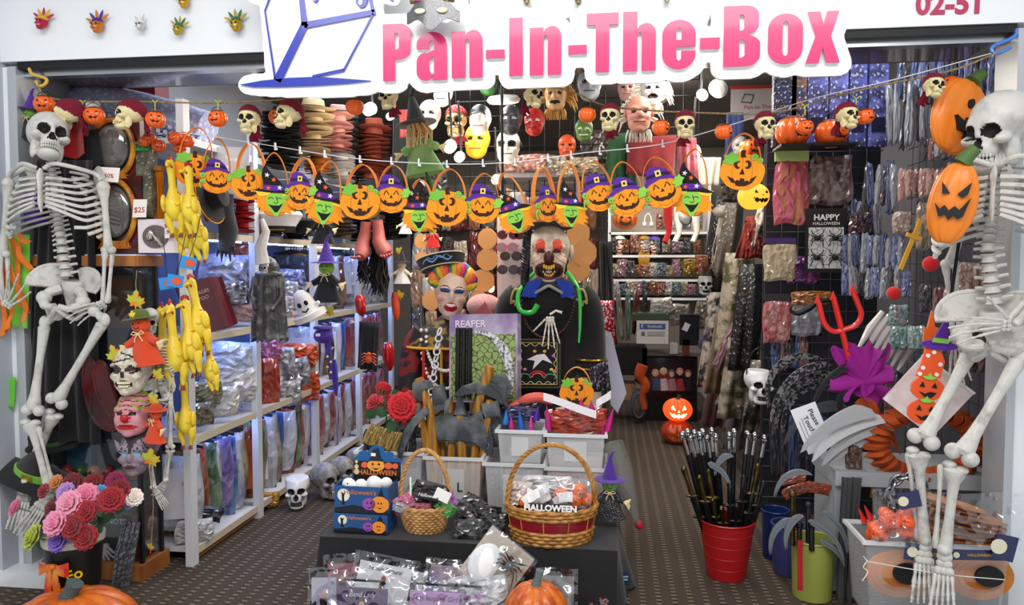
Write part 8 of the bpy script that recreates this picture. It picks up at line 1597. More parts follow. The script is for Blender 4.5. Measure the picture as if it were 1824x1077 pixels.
# fixed packs: x, y, w, h, depth, colours, label, header
for i,(x,y,w_,h_,Y,c1,c2,lb,hd_)in enumerate([(1408,340,62,118,1.08,'#d84a8a','#d8a020','pack of pink and yellow hair with cartoon header','#a8c878'),(1388,465,58,70,1.06,'#d8c8a4','#b0a080','pack of cream plastic bones with purple header','#3a2460'),(1383,570,50,80,1.04,'#b83a3a','#d8c0bc','pack with a bloody red severed hand','#26262a'),(1436,560,56,76,1.08,'#c8ccd4','#70747c','clear pack of white toy bones',None),(1478,320,78,90,1.1,'#4a2420','#c8b8b0','costume bag with a sailor-like figure print',None),(1430,480,60,50,1.15,'#2a3a8a','#c03a7a','blue and pink foil packs under the spider pack',None),(1445,530,70,26,1.02,'#c8781c','#2a1c14','orange glasses novelty pack above the moustache',None),(1600,600,30,44,.5,'#3a8a84','#d8e0dc','teal capped jar pack beside the witch hat',None),(1632,600,30,46,.48,'#c8d8d4','#2f8a80','second teal jar pack beside the skeleton hand',None),(1600,560,36,40,.6,'#4aa0a0','#e8b8b8','turquoise card pack on the white hooks',None),(1722,492,50,56,.35,'#d8c8b8','#a84a3a','stack of blood tattoo sheets beside the skeleton spine',None),(1760,490,30,50,.33,'#d4c4b4','#a03a30','tattoo sheet pack next to the spine',None),(1606,395,34,40,.7,'#c8a8a0','#e8dcd0','shell-like pink pack by the yellow cross',None),(1650,400,40,90,.6,'#8a7a6a','#c8b8a0','tall brown feather pack beside the foam pumpkin',None),(1532,398,40,44,1.0,'#3a1c24','#6a4a58','dark maroon card pack by the bat bottles',None),(1545,660,60,60,.95,'#2a2a2c','#6a6a6c','dark net pack behind the tulle bow',None)]):onbin(x,y,Y,w_,h_,c1,c2,lb,0,0,0,i,.05,None,'carded_pack',hd_)
k=mpp(1.04,1470);t=thing('spider_pack','black and white party pack with four spiders and white heading','packet',at(1469,478,1.04));MB().box((0,0,52*k),(72*k,.02,118*k)).build('card',pl('#101012',.35),t,smooth=False);MB().box((0,-.012,38*k),(62*k,.004,76*k)).build('web_panel',mat('webp',hx('#202020'),.5,col2=hx('#cfcfcd'),nscale=30,kind='crack',contrast=(.01,.05)),t,smooth=False);text('HAPPY',15*k,WHITE,t,(0,-.012,94*k),off=.001);text('HALLOWEEN',8*k,WHITE,t,(0,-.012,83*k))
for sx in(-1,1):
 for z_ in(20,56):
  b=MB().ell((sx*16*k,-.02,z_*k),(6*k,3*k,5*k),10,8)
  for q_ in(-1,1):
   for j in range(4):b.tube([(sx*16*k,-.02,(z_+j-1)*k),((sx*16+q_*9)*k,-.026,(z_-6+5*j)*k),((sx*16+q_*11)*k,-.02,(z_-15+10*j)*k)],.9*k,4)
  b.build('spider',BLACK,t)
CN2=[('#1c2450','#8aa0d8','navy'),('#16161a','#7a7c84','black'),('#b8bcc4','#5a5e6a','silver'),('#c8958a','#e0c8c0','flesh pink'),('#3a4a9a','#d0d8e8','blue'),('#6a2430','#c8a8a0','wine'),('#c8a84a','#3a3020','mustard'),('#8a8f98','#e0e4e8','grey')]
rnd=random.Random(50)
for r_,(y,h_,x0,x1,Y0,Y1,n,pal)in enumerate(((135,90,1600,1768,.9,.35,16,(0,1,0,4)),(200,130,1582,1648,.95,.7,7,(2,7,1)),(330,90,1535,1600,.95,.8,6,(1,0,7)),(325,64,1600,1712,.75,.45,9,(3,3,5,3)),(385,60,1500,1570,1.1,1.,6,(1,0,2)),(445,70,1500,1610,1.05,.75,10,(4,2,0,7)),(500,60,1500,1620,1.05,.7,9,(4,7,1,2)),(260,50,1640,1700,.6,.5,5,(1,5,2)),(625,70,1375,1440,1.15,1.15,5,(0,5,1)),(530,60,1640,1780,.55,.3,7,(1,5,3)),(620,90,1690,1775,.45,.3,5,(5,7,1)),(790,120,1375,1480,1.1,.9,7,(1,1,0)),(700,90,1560,1600,.8,.8,3,(1,5)))):
 for i in range(n):
  f=(i+.5)/n;c=CN2[pal[i%len(pal)]];hh=h_*rnd.uniform(.8,1.1);onbin(x0+(x1-x0)*f,y+rnd.uniform(-5,5),Y0+(Y1-Y0)*f,(x1-x0)/n*1.35,hh,c[0],c[1],'%s carded pack on the wire walls, %s in the %s cluster'%(c[2],ORD[i],ORD[r_]),rnd.uniform(10,40),rnd.uniform(-5,5),0,i,.03,'packs on the wire walls','carded_pack')
        # orange buckets on the rack, and a lit one
tag(MB().box((0,0,0),(.36,.2,.012)).build('rack_shelf',BLACK,None,False,loc=at(1450,262,1.0)),'black wire shelf carrying the two big orange buckets','shelf')
for x,y,wp,Y,lb,lit in((1412,234,64,.98,'big orange jack-o-lantern bucket on the rack shelf',0),(1481,238,60,.98,'second big orange bucket on the rack shelf behind a skull',0),(1342,350,58,.75,'lit orange pumpkin bucket glowing below the leafy felt bag',1),(1335,265,40,1.5,'dim orange pumpkin bucket above the leafy bag handle',0)):
 s=wp*mpp(Y,x)/2;t=thing('large_bucket',lb,'bucket',at(x,y,Y),(0,0,R(25)),s);ob('shell',me_bucket if not lit else jack_mesh([mat('lit_or',hx('#f07a1c'),.4,emit=(1,.35,.03),es=1.6),BLACK,BLACK],'grin',10,96,60,.1,.85),t);ob('handle',me_bh,t)
    # two flat foam pumpkins, the cross, trident, moustache, red noses
fo=mat('foam_orange',hx('#e8801f'),.45,bump=.05,bscale=8,coat=.15)
def foam_face(x,y,wp,hp,Y,yaw,tilt,lb,feats):
 k=mpp(Y,x);t=thing('foam_jack_pumpkin',lb,'pumpkin',at(x,y,Y),(0,R(tilt),R(yaw)));W_,H_=wp*k/2,hp*k/2
 MB().star(pumpkin_fn(9,1.,.06,.07),(0,0,0),(W_,.045,H_),80,50).build('shell',fo,t);MB().tube([(0,0,H_*.95),(.01,0,H_*1.1),(.03,0,H_*1.32)],[.03,.024,.02],10).build('stem',pl('#4d6a35',.6),t)
 for n_,pl_ in feats:MB().prism([(a_*W_,b_*H_)for a_,b_ in pl_],-.052,-.036).build(n_,BLACK,t,smooth=False)
foam_face(1708,208,128,150,.02,25,24,'tall foam pumpkin with oval eye beside the profile skull',[('eye',oval(-.1,.25,.10,.12,16)),('eye',oval(.5,.35,.10,.12,16)),('mouth',[(-.45,-.2),(-.1,-.25),(-.08,-.12),(.1,-.12),(.12,-.28),(.6,-.1),(.5,-.5),(.1,-.62),(.08,-.45),(-.2,-.5)])])
foam_face(1697,362,84,160,-.30,-22,10,'lower foam pumpkin with sharp-toothed grin in front of the skeleton chest',[('eye',[(.1,.2),(.55,.5),(.5,.22),(.3,.12)]),('eye',[(-.2,.2),(-.6,.45),(-.5,.18)]),('mouth',[(-.7,-.05),(-.45,-.18),(-.3,-.08),(-.1,-.2),(.1,-.08),(.3,-.16),(.65,.15),(.5,-.3),(.3,-.38),(.15,-.3),(-.05,-.42),(-.2,-.3),(-.45,-.36)])])
k=mpp(.45,1628);t=thing('toy_cross','yellow toy cross dagger hanging by the feather pack','toy weapon',at(1622,435,.45),(0,R(20),0));MB().box((0,0,0),(7*k,.012,100*k)).build('blade',pl('#d8a02c',.4),t,smooth=False);MB().box((0,-.003,15*k),(28*k,.014,8*k)).build('cross_guard',pl('#d8a02c',.4),t,smooth=False)
redp=plastic('#d8231c');Y=.35;O=at(1497,600,Y);q_=lambda x,y:np.array(at(x,y,Y)-O);t=thing('devil_trident','red plastic devil trident above the purple tulle','toy weapon',O)
MB().tube([q_(1513,640),q_(1500,590),q_(1485,530)],.012,9).build('shaft',redp,t);MB().tube(spl([q_(1458,538),q_(1468,575),q_(1484,590),q_(1503,587),q_(1525,578),q_(1534,560),q_(1528,540),q_(1520,520)],5),.0115,9).build('fork',redp,t)
for x,y in((1456,532),(1484,526),(1518,513)):MB().prism([(-.012,-.018),(.012,-.018),(0,.018)],-.006,.006).build('barb',redp,t,smooth=False,loc=q_(x,y))
tag(MB().tube(spl([at(x,y,.9)for x,y in((1412,542),(1408,552),(1420,558),(1438,550),(1455,538),(1475,534),(1485,538))],4),list(np.interp(np.linspace(0,1,25),[0,.2,.55,1],[.004,.008,.018,.006])),8).build('fake_moustache',BLACK),'curly black fake moustache over the bone pack','prop')
for x,y,r,Y,lb in((1592,522,13,.5,'red foam clown nose on the white hooks'),(1658,470,15,.3,'red foam clown nose under the foam pumpkin')):tag(MB().ell((0,0,0),(r*mpp(Y,x),)*3,18,12).ell((0,.01,0),(r*mpp(Y,x)*1.02,.004,.004),10,6).build('clown_nose',felt('#c8161c'),loc=at(x,y,Y)),lb,'clown nose')
for i in range(7):k=mpp(.62,1560);tag(MB().tube([(0,0,0),(-22*k,-.01,-30*k),(-46*k,-.02,-72*k)],[.012,.02,.006],8).build('feather_tube',pl('#d4d0cc',.4,coat=.5),loc=at(1572+12*i,555+6*i,.62)),'white wrapped feather tube fanned beside the trident, %s'%ORD[i],'packet','white feather tubes')
# tulle flower, white tilted pack, felt totem
tu=mat('tulle',hx('#a8249c'),.8,alpha=.72);t=thing('tulle_bow','purple tulle bow on the wire wall below the trident','decoration',at(1540,660,.38));k=mpp(.38,1540)
for i,(ax_,az_)in enumerate(((-44,62),(-12,70),(28,66),(-66,0),(-22,-30),(34,-40),(8,40),(-40,34),(44,10))):MB().sheet(lambda u,v:((ax_*v+(u-.5)*58*math.sin(PI*(.1+.62*v))*(.9 if abs(az_)>abs(ax_)else .3))*k,-.02+.035*math.sin(6*u+i)*v,(-18+az_*v+(u-.5)*52*math.sin(PI*(.1+.62*v))*(.2 if abs(az_)>abs(ax_)else .9)+5*math.sin(8*u+i)*v)*k),9,7,.002).build('tulle_fold',tu,t)
ot=mat('tulle_orange',hx('#b8501c'),.85,alpha=.85);t=thing('tulle_wreath','orange tulle wreath behind the skeleton thighs','decoration',at(1650,790,.30));k=mpp(.3,1650)
for i in range(22):a_=2*PI*i/22;MB().sheet(lambda u,v:((70+40*v)*k*math.cos(a_+.5*(u-.5))+(12*math.sin(9*u+i))*k*v,-.04*math.sin(PI*v)+.02*math.cos(7*u+i),(46+34*v)*k*math.sin(a_+.5*(u-.5))),5,5,.003).build('tulle_fold',ot,t)
for i,(x,y)in enumerate(((1560,740),(1548,720),(1575,765))):tag(MB().sheet(lambda u,v:(.10*(u-.5)+.03*v,.03*math.sin(6*u+i),-.09*v+.03*math.sin(4*u)),6,5,.002).build('tulle_scrap',ot,loc=at(x,y,.34)),'orange tulle scrap over the grey blades, %s down'%ORD[i],'decoration')
k=mpp(.15,1652);t=thing('web_pack','white tilted square web pack behind the felt pumpkin totem','packet',at(1652,705,.2),(0,R(38),R(-8)));MB().box((0,0,0),(112*k,.02,112*k)).build('sheet',mat('cobw',hx('#d8ccc8'),.5,col2=hx('#efe8e6'),nscale=14,coat=.7,coatbump=.01,bscale=24),t,smooth=False);MB().box((0,-.002,56*k),(114*k,.024,5*k)).build('sealed_edge',pl('#e8e0dc',.4),t,smooth=False)
t=thing('felt_totem','felt totem of orange pumpkins topped by a purple witch hat','decoration',at(1660,660,.02),(0,R(6),0));k=mpp(.02,1660);fo2=felt('#f05a22')
for z_,r_,nm in((-80,30,'felt_pumpkin'),(-35,29,'felt_pumpkin')):
 MB().prism(blob(-4*k,z_*k,r_*k,r_*.78*k,8,.04,30),-.006,.006).build(nm,fo2,t,smooth=False);b=MB()
 for s in(-1,1):b.prism([((-4+s*11-5)*k,(z_+3)*k),((-4+s*11+5)*k,(z_+3)*k),((-4+s*11)*k,(z_+13)*k)],-.01,-.006)
 b.prism([(-20*k,(z_-6)*k),(-8*k,(z_-10)*k),(0,(z_-5)*k),(12*k,(z_-6)*k),(4*k,(z_-16)*k),(-10*k,(z_-15)*k)],-.01,-.006);b.build('felt_face',BLACKF,t,smooth=False);MB().prism([((-4+a_)*k,(z_+r_*.72+b_)*k)for a_,b_ in((-14,2),(-4,4),(0,10),(4,4),(14,2),(4,-3),(-6,-3))],-.012,-.006).build('leaf',LIMEF,t,smooth=False)
MB().prism([(-28*k,-14*k),(16*k,-14*k),(20*k,20*k),(8*k,44*k),(-18*k,44*k),(-20*k,18*k)],-.005,.005).build('dotted_body',fo2,t,smooth=False);[MB().prism(oval(x_*k,z_*k,4*k,4*k,12),-.008,-.005).build('dot',felt('#f2ece8'),t,smooth=False)for x_,z_ in((-18,4),(-12,28),(12,14),(8,-6),(-2,36),(-22,-8))]
MB().prism(oval(4*k,50*k,33*k,9*k,26),-.014,-.004).build('hat_brim',felt('#5b2a9e'),t,smooth=False);MB().prism([(-12*k,52*k),(20*k,52*k),(14*k,80*k),(10*k,104*k),(0,80*k)],-.018,-.006).build('hat_cone',felt('#5b2a9e'),t,smooth=False);MB().prism([(-11*k,55*k),(18*k,55*k),(17*k,64*k),(-8*k,64*k)],-.022,-.018).build('hat_band',LIMEF,t,smooth=False);MB().sheet(lambda u,v:((u-.5)*.012+.03,.0,.19+.33*v),1,6,.002).build('ribbon',BLACKC,t)
tag(MB().prism([(x*.028,z*.05)for x,z in((-1,-1),(1,-1),(.9,.3),(.5,.3),(0,1.6),(-.5,.3),(-.9,.3))],-.006,.006).build('felt_hat_tag',felt('#e8641c'),None,False,loc=at(1658,590,.1)),'small orange felt pumpkin in black hat behind the totem','decoration')
# ---------------------------------------------------------------- scythe blades, paper notice
def crescent(x0,y0,x1,y1,bow,w_,Y,mt,lb,nm='scythe_blade',th=.014,grp=None):
 a_,b_=np.array((x0,-y0),float),np.array((x1,-y1),float);n_=np.array([-(b_-a_)[1],(b_-a_)[0]]);n_/=np.linalg.norm(n_);O=at(x0,y0,Y);k=mpp(Y,x0)
 T_=np.linspace(0,1,14);up_=[a_+(b_-a_)*u+n_*bow*4*u*(1-u)for u in T_];lo_=[a_+(b_-a_)*u+n_*(bow*4*u*(1-u)-w_*(1-u)**.6*(.25+.75*min(1,u*6+.3)))for u in T_]
 P_=[((p[0]-x0)*k,(p[1]+y0)*k)for p in up_+lo_[::-1]];o=MB().prism(P_,-th/2,th/2).prism([(x*.98+.003,z*.96)for x,z in P_[:14]]+[(x*.98+.003,z*.96)for x,z in[((up_[i][0]*.45+lo_[i][0]*.55-x0)*k,(up_[i][1]*.45+lo_[i][1]*.55+y0)*k)for i in range(13,-1,-1)]],-th*.8,th*.8).build(nm,mt,None,False,loc=O);return tag(o,lb,'toy weapon',grp)
gb=pl('#a4a7aa',.4);etch=mat('etched',hx('#1f2022'),.4,col2=hx('#7d7f82'),nscale=70,contrast=(.48,.54))
for i,(a0,a1,b0,b1)in enumerate(((1560,742,1425,815),(1575,752,1445,832),(1590,765,1462,840),(1580,790,1470,838))):crescent(a0,a1,b0,b1,-13,34,.24+.02*i,gb if i!=1 else pl('#c4c6c8',.35),'grey plastic scythe blade fanned under the tulle, %s down'%ORD[i],grp='grey scythe blades')
for i,(a0,a1,b0,b1)in enumerate(((1480,650,1372,760),(1490,668,1380,775),(1500,685,1392,785),(1465,640,1368,735))):crescent(a0,a1,b0,b1,-26-5*i,17,.62+.05*i,etch,'dark etched scythe blade hung by the skull pail, %s of the set'%ORD[i],grp='etched scythe blades')
crescent(1520,735,1395,800,-28,24,.65,pl('#4d545c',.4),'smooth slate scythe blade behind the paper notice');crescent(1530,650,1445,740,-16,14,.36,pl('#1c1d1f',.2),'thin black curved blade near the tulle bow');crescent(1510,690,1512,755,-12,12,.36,pl('#222325',.25),'short black blade below the tulle bow')
t=thing('paper_notice','tilted white paper notice asking about touching, clipped to the blades','notice',at(1446,762,.34),(R(-5),R(-22),0));k=mpp(.34,1446);MB().box((0,0,0),(48*k,.001,88*k)).build('sheet',pl('#e4e6ea',.6),t,smooth=False);text('Please Do',13*k,BLACK,t,(12*k,-.002,8*k),(PI/2,R(82),0));text('Touch',13*k,BLACK,t,(-2*k,-.002,8*k),(PI/2,R(82),0));[MB().box(((-11-6*j)*k,-.001,0),(1.2*k,.001,(46-10*j)*k)).build('printed_line',pl('#7a7c80',.5),t,smooth=False)for j in range(2)]
# ---------------------------------------------------------------- buckets of canes and swords
def pail(x,yb,wtop,wbot,yt,Y,c,lb,rings=0):
 k=mpp(Y,x);p=floor_at(x,yb);H_=at(x,yt,p.y).z;t=thing('bucket',lb,'bucket',(p.x,p.y+.06,0));a_,b_=wbot*k/2,wtop*k/2
 MB().lathe([(0,.002),(a_,.002),(b_,H_),(b_+.004,H_),(b_-.004,H_),(a_-.006,.01),(0,.01)],40).build('pail',mat('pail'+c,hx(c),.38,coat=.2),t)
 for j in range(rings):f=(j+1)/(rings+1);r_=a_+(b_-a_)*f;MB().tube([(r_*math.cos(u),r_*math.sin(u),H_*f)for u in np.linspace(0,2*PI,40,endpoint=False)],.0018,5,closed=True).build('rib',pl(c,.4),t)
 MB().tube([(b_*math.cos(u),b_*math.sin(u),H_)for u in np.linspace(0,2*PI,40,endpoint=False)],.005,6,closed=True).build('rim',pl(c,.35),t);return t,p,H_
pail(1297,1034,102,72,932,.35,'#a8141a','red plastic bucket crammed with skull canes',4);_,gp,gH=pail(1453,1072,80,72,968,.16,'#98a04a','olive green bucket of sickles');pail(1408,1028,60,52,940,.45,'#3c3f74','violet blue bucket half hidden by the green one');pail(1385,1000,50,44,915,.6,'#16306a','dark blue bucket behind the violet one')
chro=pl('#a8aaac',.18,metal=1.);bkm=pl('#141416',.25);brs=mat('brass',hx('#7a6a3c'),.3,metal=.9,col2=hx('#3a321c'),nscale=20)
me_kn=skull_mesh([chro,SOCK],32,26)
CAN=[(1216,775),(1230,780),(1237,772),(1246,776),(1252,770),(1260,782),(1275,779),(1299,776),(1308,770),(1332,774),(1345,776),(1362,781),(1268,768),(1225,770)]
for i,(x,y)in enumerate(CAN):
 Y=.40+.012*(i%6);O=at(x,y,Y);bx_=at(1297+(x-1290)*.35,985,.42);d_=bx_-O;t=thing('skull_cane','black cane with chrome skull knob in the red bucket, %s across'%ORD[i],'cane',O,group='skull canes in the red bucket');k=mpp(Y,x)
 ob('skull_knob',me_kn,t,(0,0,0),(0,0,R(20*(i%5)-40)),scale=7.5*k);MB().tube([d_*.02,d_*.16],[.009,.011],8).build('collar',chro,t);MB().tube([d_*.16,d_],.010,8).build('shaft',bkm,t)
for i,(x,y,mt_)in enumerate(((1218,835,brs),(1246,850,brs),(1262,840,brs),(1270,890,brs),(1300,860,bkm),(1325,850,bkm),(1350,830,brs),(1340,880,bkm),(1285,905,brs),(1312,900,bkm),(1360,860,bkm),(1235,890,bkm))):
 O=at(x,y,.33+.01*(i%4));d_=at(1297+(x-1290)*.4,990,.40)-O;t=thing('toy_sword','%s toy sword in the red bucket, %s across'%('brass-hilted' if mt_ is brs else 'black-hilted',ORD[i]),'toy weapon',O,group='swords in the red bucket');MB().tube([(0,0,.012),(0,0,.0),tuple(d_*.15),tuple(d_*.3)],[.006,.013,.009,.012],8).build('hilt',mt_,t);MB().ell(tuple(d_*.3),(.032,.012,.01),10,6).build('guard',mt_,t);MB().tube([tuple(d_*.3),tuple(d_)],[.014,.011],6).build('scabbard',bkm,t)
for i,(a0,a1,b0,b1,bw2,Y,lb)in enumerate(((1305,812,1273,850,-8,.34,'small grey sickle blade among the canes'),(1265,822,1302,870,10,.33,'grey sickle blade pointing down among the canes'),(1445,845,1378,890,-18,.2,'grey sickle blade arching over the violet bucket'),(1415,925,1372,995,-14,.14,'big slate sickle blade hooked outside the green bucket'),(1430,918,1400,985,-10,.12,'narrow slate sickle blade beside the big one'),(1444,925,1505,1005,16,.12,'slate sickle blade curving to the gauze'),(1470,910,1510,990,14,.16,'upper slate sickle blade curving to the gauze'),(1465,960,1505,1010,10,.14,'lowest slate sickle blade by the gauze'))):crescent(a0,a1,b0,b1,bw2,12,Y,pl('#6d747c',.38),lb,'sickle',.014,'slate sickles')
for i,(x,y,y1,Y)in enumerate(((1412,880,970,.2),(1440,900,975,.17),(1424,935,980,.17),(1446,935,980,.15))):o=MB().tube([at(x,y,Y)-at(x,y1,Y),Vector((0,0,0))],.011,8).ell(at(x,y,Y)-at(x,y1,Y),(.016,.012,.018),10,8).build('sickle_handle',[bkm,brs][i==0],loc=at(x,y1,Y));tag(o,'sickle grip standing in the green bucket, %s'%ORD[i],'toy weapon','sickle grips');o.name='sickle_grip'
tag(MB().sheet(lambda u,v:((u-.5)*.022,.006*math.sin(5*v),-.20*v),2,10,.002).build('red_ribbon',cloth('#a8181a'),loc=at(1426,962,.1)),'dull red ribbon hanging over the green bucket','ribbon');[onbin(x,y,.3,46,22,'#a8441c','#5a2410','orange header card on the sickles, %s'%ORD[i],0,tl,0,i,.01)for i,(x,y,tl)in enumerate(((1415,850,-14),(1455,868,8),(1420,872,-24)))]
gz=cloth('#3a3a3c');drape('grey_gauze','dark grey gauze hanging beside the green bucket','costume',gz,((1500,850),(1535,850),(1520,1080),(1492,1075)),.2,4,.03,nu=20,nv=10);onbin(1520,815,.3,30,60,'#3a302c','#8a6a5a','dark red and grey mask bag above the gauze',0,0,0,2)
for i,(x0,y0,x1,y1)in enumerate(((1530,905,1540,930),(1540,900,1552,925),(1530,950,1545,970))):tag(MB().tube([at(x0,y0,.1),at(x1,y1,.1)],[.002,.014],6).build('red_spike',redp),'red plastic spike behind the orange lights, %s'%ORD[i],'prop')
# ---------------------------------------------------------------- low shelf and crate in the corner
t=thing('steel_shelf','grey steel shelf behind the skeleton shins','shelf',(1.62,.42,0));MB().box((0,0,at(1640,845,.35).z),(.62,.35,.06)).build('shelf_board',pl('#a8acb0',.4),t,smooth=False);[MB().box((s*.29,0,.26),(.03,.3,.5)).build('leg',pl('#a8acb0',.4),t,smooth=False)for s in(-1,1)]
b=MB();pc=[np.array(at(x,y,.12))for x,y in((1590,905),(1585,880),(1597,855),(1625,848),(1642,862),(1650,880))];pc=spl(pc,2)
ct=thing('toy_chain','chunky silver and black toy chain draped on the corner shelf','chain',pc[0])
for i,p_ in enumerate(pc):d_=pc[min(i+1,len(pc)-1)]-pc[max(i-1,0)];F_=frame_to(d_);MB().tube([p_-pc[0]+F_@V3(0 if i%2 else .016*math.cos(u),.016*math.cos(u)if i%2 else 0,.026*math.sin(u))for u in np.linspace(0,2*PI,14,endpoint=False)],.006,6,closed=True).build('link',pl('#8a8c8e',.25,metal=.9),ct)
cr=bin_(1538,1800,968,.30,-.12,.22,'large frosted crate of pumpkin lanterns at the skeleton feet',False,None,frost('#e9ecee',.14))
me_pl=jack_mesh([plastic('#f0581c'),pl('#a8300c',.5)],'smile',10,48,32,.1,.9);rnd=random.Random(70)
for i in range(22):x,y=1545+rnd.uniform(0,90),925+rnd.uniform(0,42)-(x-1545)*.0 if False else 925+rnd.uniform(0,46);tag(ob('pumpkin_bulb',me_pl,None,at(x,y-16,-.10+rnd.uniform(-.05,.05)),(R(rnd.uniform(-40,40)),0,R(rnd.uniform(-90,90))),scale=14*mpp(-.05,x)),'orange pumpkin string light in the corner crate heap, %s'%ORD[i],'ornament','pumpkin string lights in the crate')
honey=mat('honeycomb',hx('#d88a34'),.6,col2=hx('#a85a18'),nscale=6)
for i,(x,y,wp,hp,tl)in enumerate(((1690,900,140,26,14),(1720,925,150,30,10),(1700,948,150,26,6),(1745,950,120,26,4),(1660,915,90,24,20))):k=mpp(-.02,x);t=thing('paper_lantern','folded orange paper lantern pack in the crate, %s from the top'%ORD[i],'lantern',at(x,y,-.02+.02*i),(0,R(tl),0));[MB().lathe([(wp*k*.42,-.004),(wp*k*.5,0),(wp*k*.42,.004),(0,.002)],26,0,(0,0,(j-1)*hp*k*.3),sy=.5).build('paper_ring',honey,t)for j in range(3)]
for i,(x,y,r)in enumerate(((1600,1020,62),(1745,1025,62))):
 k=mpp(-.14,x);t=thing('round_lantern_pack','flat round orange paper lantern pack with black centre, %s in the crate'%('under the far shin' if i==0 else 'by the price sticker'),'lantern',at(x,y,-.10));[MB().lathe([(r*k*(1-.16*j),0),(r*k*(1-.16*j),.006+.003*j)],36,rot=(R(90),0,0),sy=.75).build('paper_ring',honey,t)for j in range(4)];MB().prism(oval(12*k,4*k,26*k,20*k,24),-.028,-.012).build('black_centre',BLACK,t,smooth=False)
for i,(x,y,w_,h_,tl,s1)in enumerate(((1545+100,985,70,34,6,'HALLOWEEN'),(1735,988,110,20,-2,'HALLOWEEN'),(1620,890,40,32,-14,''),(1790,975,40,50,12,''))):k=mpp(-.2,x);t=thing('header_card','navy header card with yellow print on the lantern packs, %s'%ORD[i],'card',at(x,y,-.16-.01*i),(0,R(tl),0));MB().box((0,0,0),(w_*k,.004,h_*k)).build('card',pl('#1c2450',.35,coat=.4),t,smooth=False);MB().prism(oval(-w_*k*.3,0,h_*k*.3,h_*k*.3,14),-.004,-.002).build('printed_moon',pl('#d8d4b8',.4),t,smooth=False);s1 and text(s1,h_*k*.36,pl('#c8a82a',.4),t,(w_*k*.08,-.003,0))
o=MB().sheet(lambda u,v:((u-.5)*.52,-.02*math.sin(9*u+3*v),(v-.5)*.20),20,10,.002).build('clear_film',film(),loc=at(1690,925,-.16));tag(o,'clear film wrap over the lantern packs','wrap')
tag(MB().tube(spl([at(x,y,-.21)for x,y in((1538,990),(1545,998),(1560,1002),(1680,1022),(1790,1032))],4),.0018,5).tube(spl([at(x,y,-.215)for x,y in((1545,998),(1538,1010),(1546,1018),(1536,1034))],4),.0018,5).build('cord',pl('#e0e0dc',.6)),'white cord tied around the corner crate','string')
for i,(x,y,c)in enumerate(((1450,870,'#c8a01c'),(1560,850,'#c8a82c'))):tag(MB().tube(spl([at(x,y-40,.35),at(x-3,y,.34),at(x-8,y+35,.35)],4),.008,7).build('yellow_strap',pl(c,.6),loc=(.12 if i==0 else 0,0,0)),'mustard strap hanging %s'%('under the steel shelf' if i else 'behind the grey gauze'),'strap')
# small venetian masks pinned to the fascia
VM=[(75,40,40,'#b82a4a','#d8a82c',0,'crimson and gold'),(174,46,44,'#c8782a','#4a2a8a',1,'purple and copper feathered'),(250,45,32,'#c4c6c8','#e4e6e8',2,'silver'),(318,52,36,'#b89a2c','#3a6a4c',0,'olive and gold'),(421,44,44,'#b8962a','#3a6a3c',1,'green feathered gold'),(328,4,38,'#c89a2a','#8a2a5a',1,'gold and plum'),(938,2,26,'#a88a5a','#d8c8b0',2,'tan'),(1030,2,26,'#8a7a4a','#c8b890',2,'bronze'),(1188,0,22,'#b8a880','#d8ccb0',2,'ivory')]
for x,y,wp,c1,c2,st_,lb in VM:
 k=mpp(-.03,x);s=wp*k/2;t=thing('venetian_mask',lb+' miniature carnival mask pinned to the white fascia','mask',at(x,y,-.045),(0,R(-8 if st_ else 6),0),s,'miniature carnival masks')
 ob('face',mask_mesh([pl(c1,.3,metal=.5),pl('#2a1c10',.4),pl(c2,.35),pl(c2,.35)],face_sdf(.12,.14,0,.45),lambda c:np.where(c[:,2]>.35,3,base_regions(c)),36,28),t,scale=.62)
 for i in range(5 if st_!=2 else 3):a_=R(30+30*i if st_!=2 else 60+30*i);MB().sheet(lambda u,v:((.4+.7*v)*math.cos(a_)+.22*(u-.5)*math.sin(PI*(.2+.8*v))*math.sin(a_),.1,.25+(.3+.7*v)*math.sin(a_)-.22*(u-.5)*math.sin(PI*(.2+.8*v))*math.cos(a_)),3,5,.04).build('plume',pl([c1,c2][i%2],.5),t)
k=mpp(-.2,770);t=thing('masquerade_mask','glittery grey half mask with striped pink and gold crown over the sign','mask',at(772,26,-.24),(0,0,0),45*k)
MB().sheet(lambda u,v:((u-.5)*2.,-.32*math.cos(PI*(u-.5)),(v-.5)*(.75+.35*math.cos(2*PI*(u-.5)))-.12*math.cos(4*PI*(u-.5))),26,10,.06).build('half_mask',mat('glitter',hx('#6d6d70'),.3,metal=.5,col2=hx('#d8d8da'),nscale=60,contrast=(.6,.66)),t)
for s in(-1,1):MB().prism([(s*.42+.2*math.cos(u),.05*s*0+.09*math.sin(u)+.03)for u in np.linspace(0,2*PI,18,endpoint=False)],-.40,-.2).build('eye_hole',pl('#e8dcc0',.5),t,smooth=False)
for i in range(7):MB().tube([((i-3)*.24,-.2,.4),((i-3)*.27,-.15,.9),((i-3)*.30,-.1,1.3)],[.13,.13,.06],8).build('crown_stripe',pl(['#8a6a3c','#a84a7a','#c8b04a'][i%3],.4),t)
MB().ell((0,-.34,.75),(.12,.05,.14),12,8).build('blue_gem',pl('#2a8a9c',.1),t);MB().tube([(.9,-.1,1.0),(1.2,-.1,.95),(1.35,-.1,.7),(1.38,-.1,.3)],.015,5).build('bead_tassel',pl('#8a4a3c',.4),t)
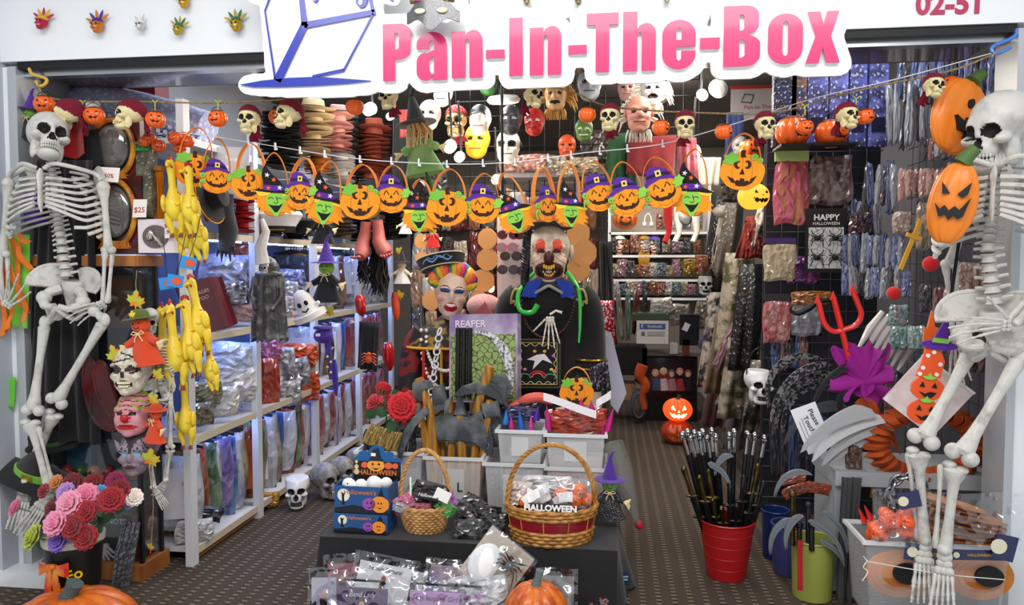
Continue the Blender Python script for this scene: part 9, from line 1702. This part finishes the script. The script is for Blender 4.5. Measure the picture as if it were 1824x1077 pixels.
t=thing('hanging_sign','smaller grey shop sign with a crate doodle hung deep inside under the lamps','sign',at(1350,185,2.2));k=mpp(2.2,1350);MB().box((0,0,0),(96*k,.01,56*k)).build('panel',pl('#8a8688',.4),t,smooth=False);MB().box((0,-.004,30*k),(98*k,.014,6*k)).build('red_edge',pl('#8a1c24',.4),t,smooth=False);text('Pan-In-The-Box',11*k,pl('#8a1c34',.4),t,(10*k,-.007,-6*k));MB().tube([(-30*k,-.008,4*k),(-24*k,-.008,18*k),(-8*k,-.008,16*k),(-12*k,-.008,2*k)],1.2*k,5,closed=True).build('box_doodle',BLACK,t)
# odds and ends around the aisle mouth
scarecrow(771,424,44,1.5,'tiny red and white clown doll above the blue dragon hat','#b8141c',cloth('#c8181c'),'#e8d040',0,'brim');scarecrow(722,402,40,1.7,'tiny black and white penguin-like doll by the hats','#141416',cloth('#e8e6e2'),'#e8e4dc',0,'brim')
drape('black_fringe','tattered black fringe hanging beside the clown mannequin','costume',cloth('#121214'),((1068,430),(1090,430),(1094,560),(1072,585)),1.6,3,.03,nu=18,nv=10,seed=2);drape('sequin_scarf','red and silver sequin scarf below the black fringe','costume',mat('sequin',hx('#b01424'),.2,metal=.5,col2=hx('#e0d8d8'),nscale=70,contrast=(.5,.55)),((1070,535),(1092,535),(1096,625),(1074,620)),1.55,2,.015,nu=14,nv=8)
P_=[(1076,600),(1088,590),(1116,700),(1100,735),(1088,720)];O=at(1095,660,1.15);tag(MB().prism(pxpoly(P_,O,1.15),-.006,.006).build('white_board',pl('#c9cbdc',.5),None,False,loc=O),'leaning lilac-white board beside the gold-striped sleeve','board')
drape('sequin_net','dark sparkling net skirt hanging under the gold-striped sleeve','costume',mat('dark_sequin',hx('#1c1a22'),.3,col2=hx('#7a7888'),nscale=80,contrast=(.55,.6)),((1052,655),(1082,640),(1088,695),(1040,700)),.72,3,.015,nu=14,nv=8)
t=thing('cable_coil','grey cable coil leaning on the side of the sales counter','cable',at(1138,722,3.5));k=mpp(3.5,1138);[MB().tube([((10+1.5*j)*k*math.cos(u),.02*j,(22+2*j)*k*math.sin(u))for u in np.linspace(0,2*PI,24,endpoint=False)],.009,6,closed=True).build('cable_loop',pl('#5c5e62',.5),t)for j in range(4)]
b=MB().tube(spl([at(x,y,3.5)-at(1145,650,3.5)for x,y in((1145,650),(1140,668),(1150,685),(1144,705),(1148,728))],4),[.05]*5+[.04]*6+[.025]*6,10);tag(b.build('orange_cord_bundle',cloth('#d8551c'),loc=at(1145,650,3.5)),'orange bundled cord hanging beside the counter poster','cord')
tag(MB().ell((0,0,0),(.055,.055,.06),18,12).tube([(0,0,.055),(0,0,.075)],[.012,.006],8).build('purple_pompom',cloth('#4a3a68'),loc=at(1256,612,3.2)),'round purple pompom among the leaning packs','ornament')
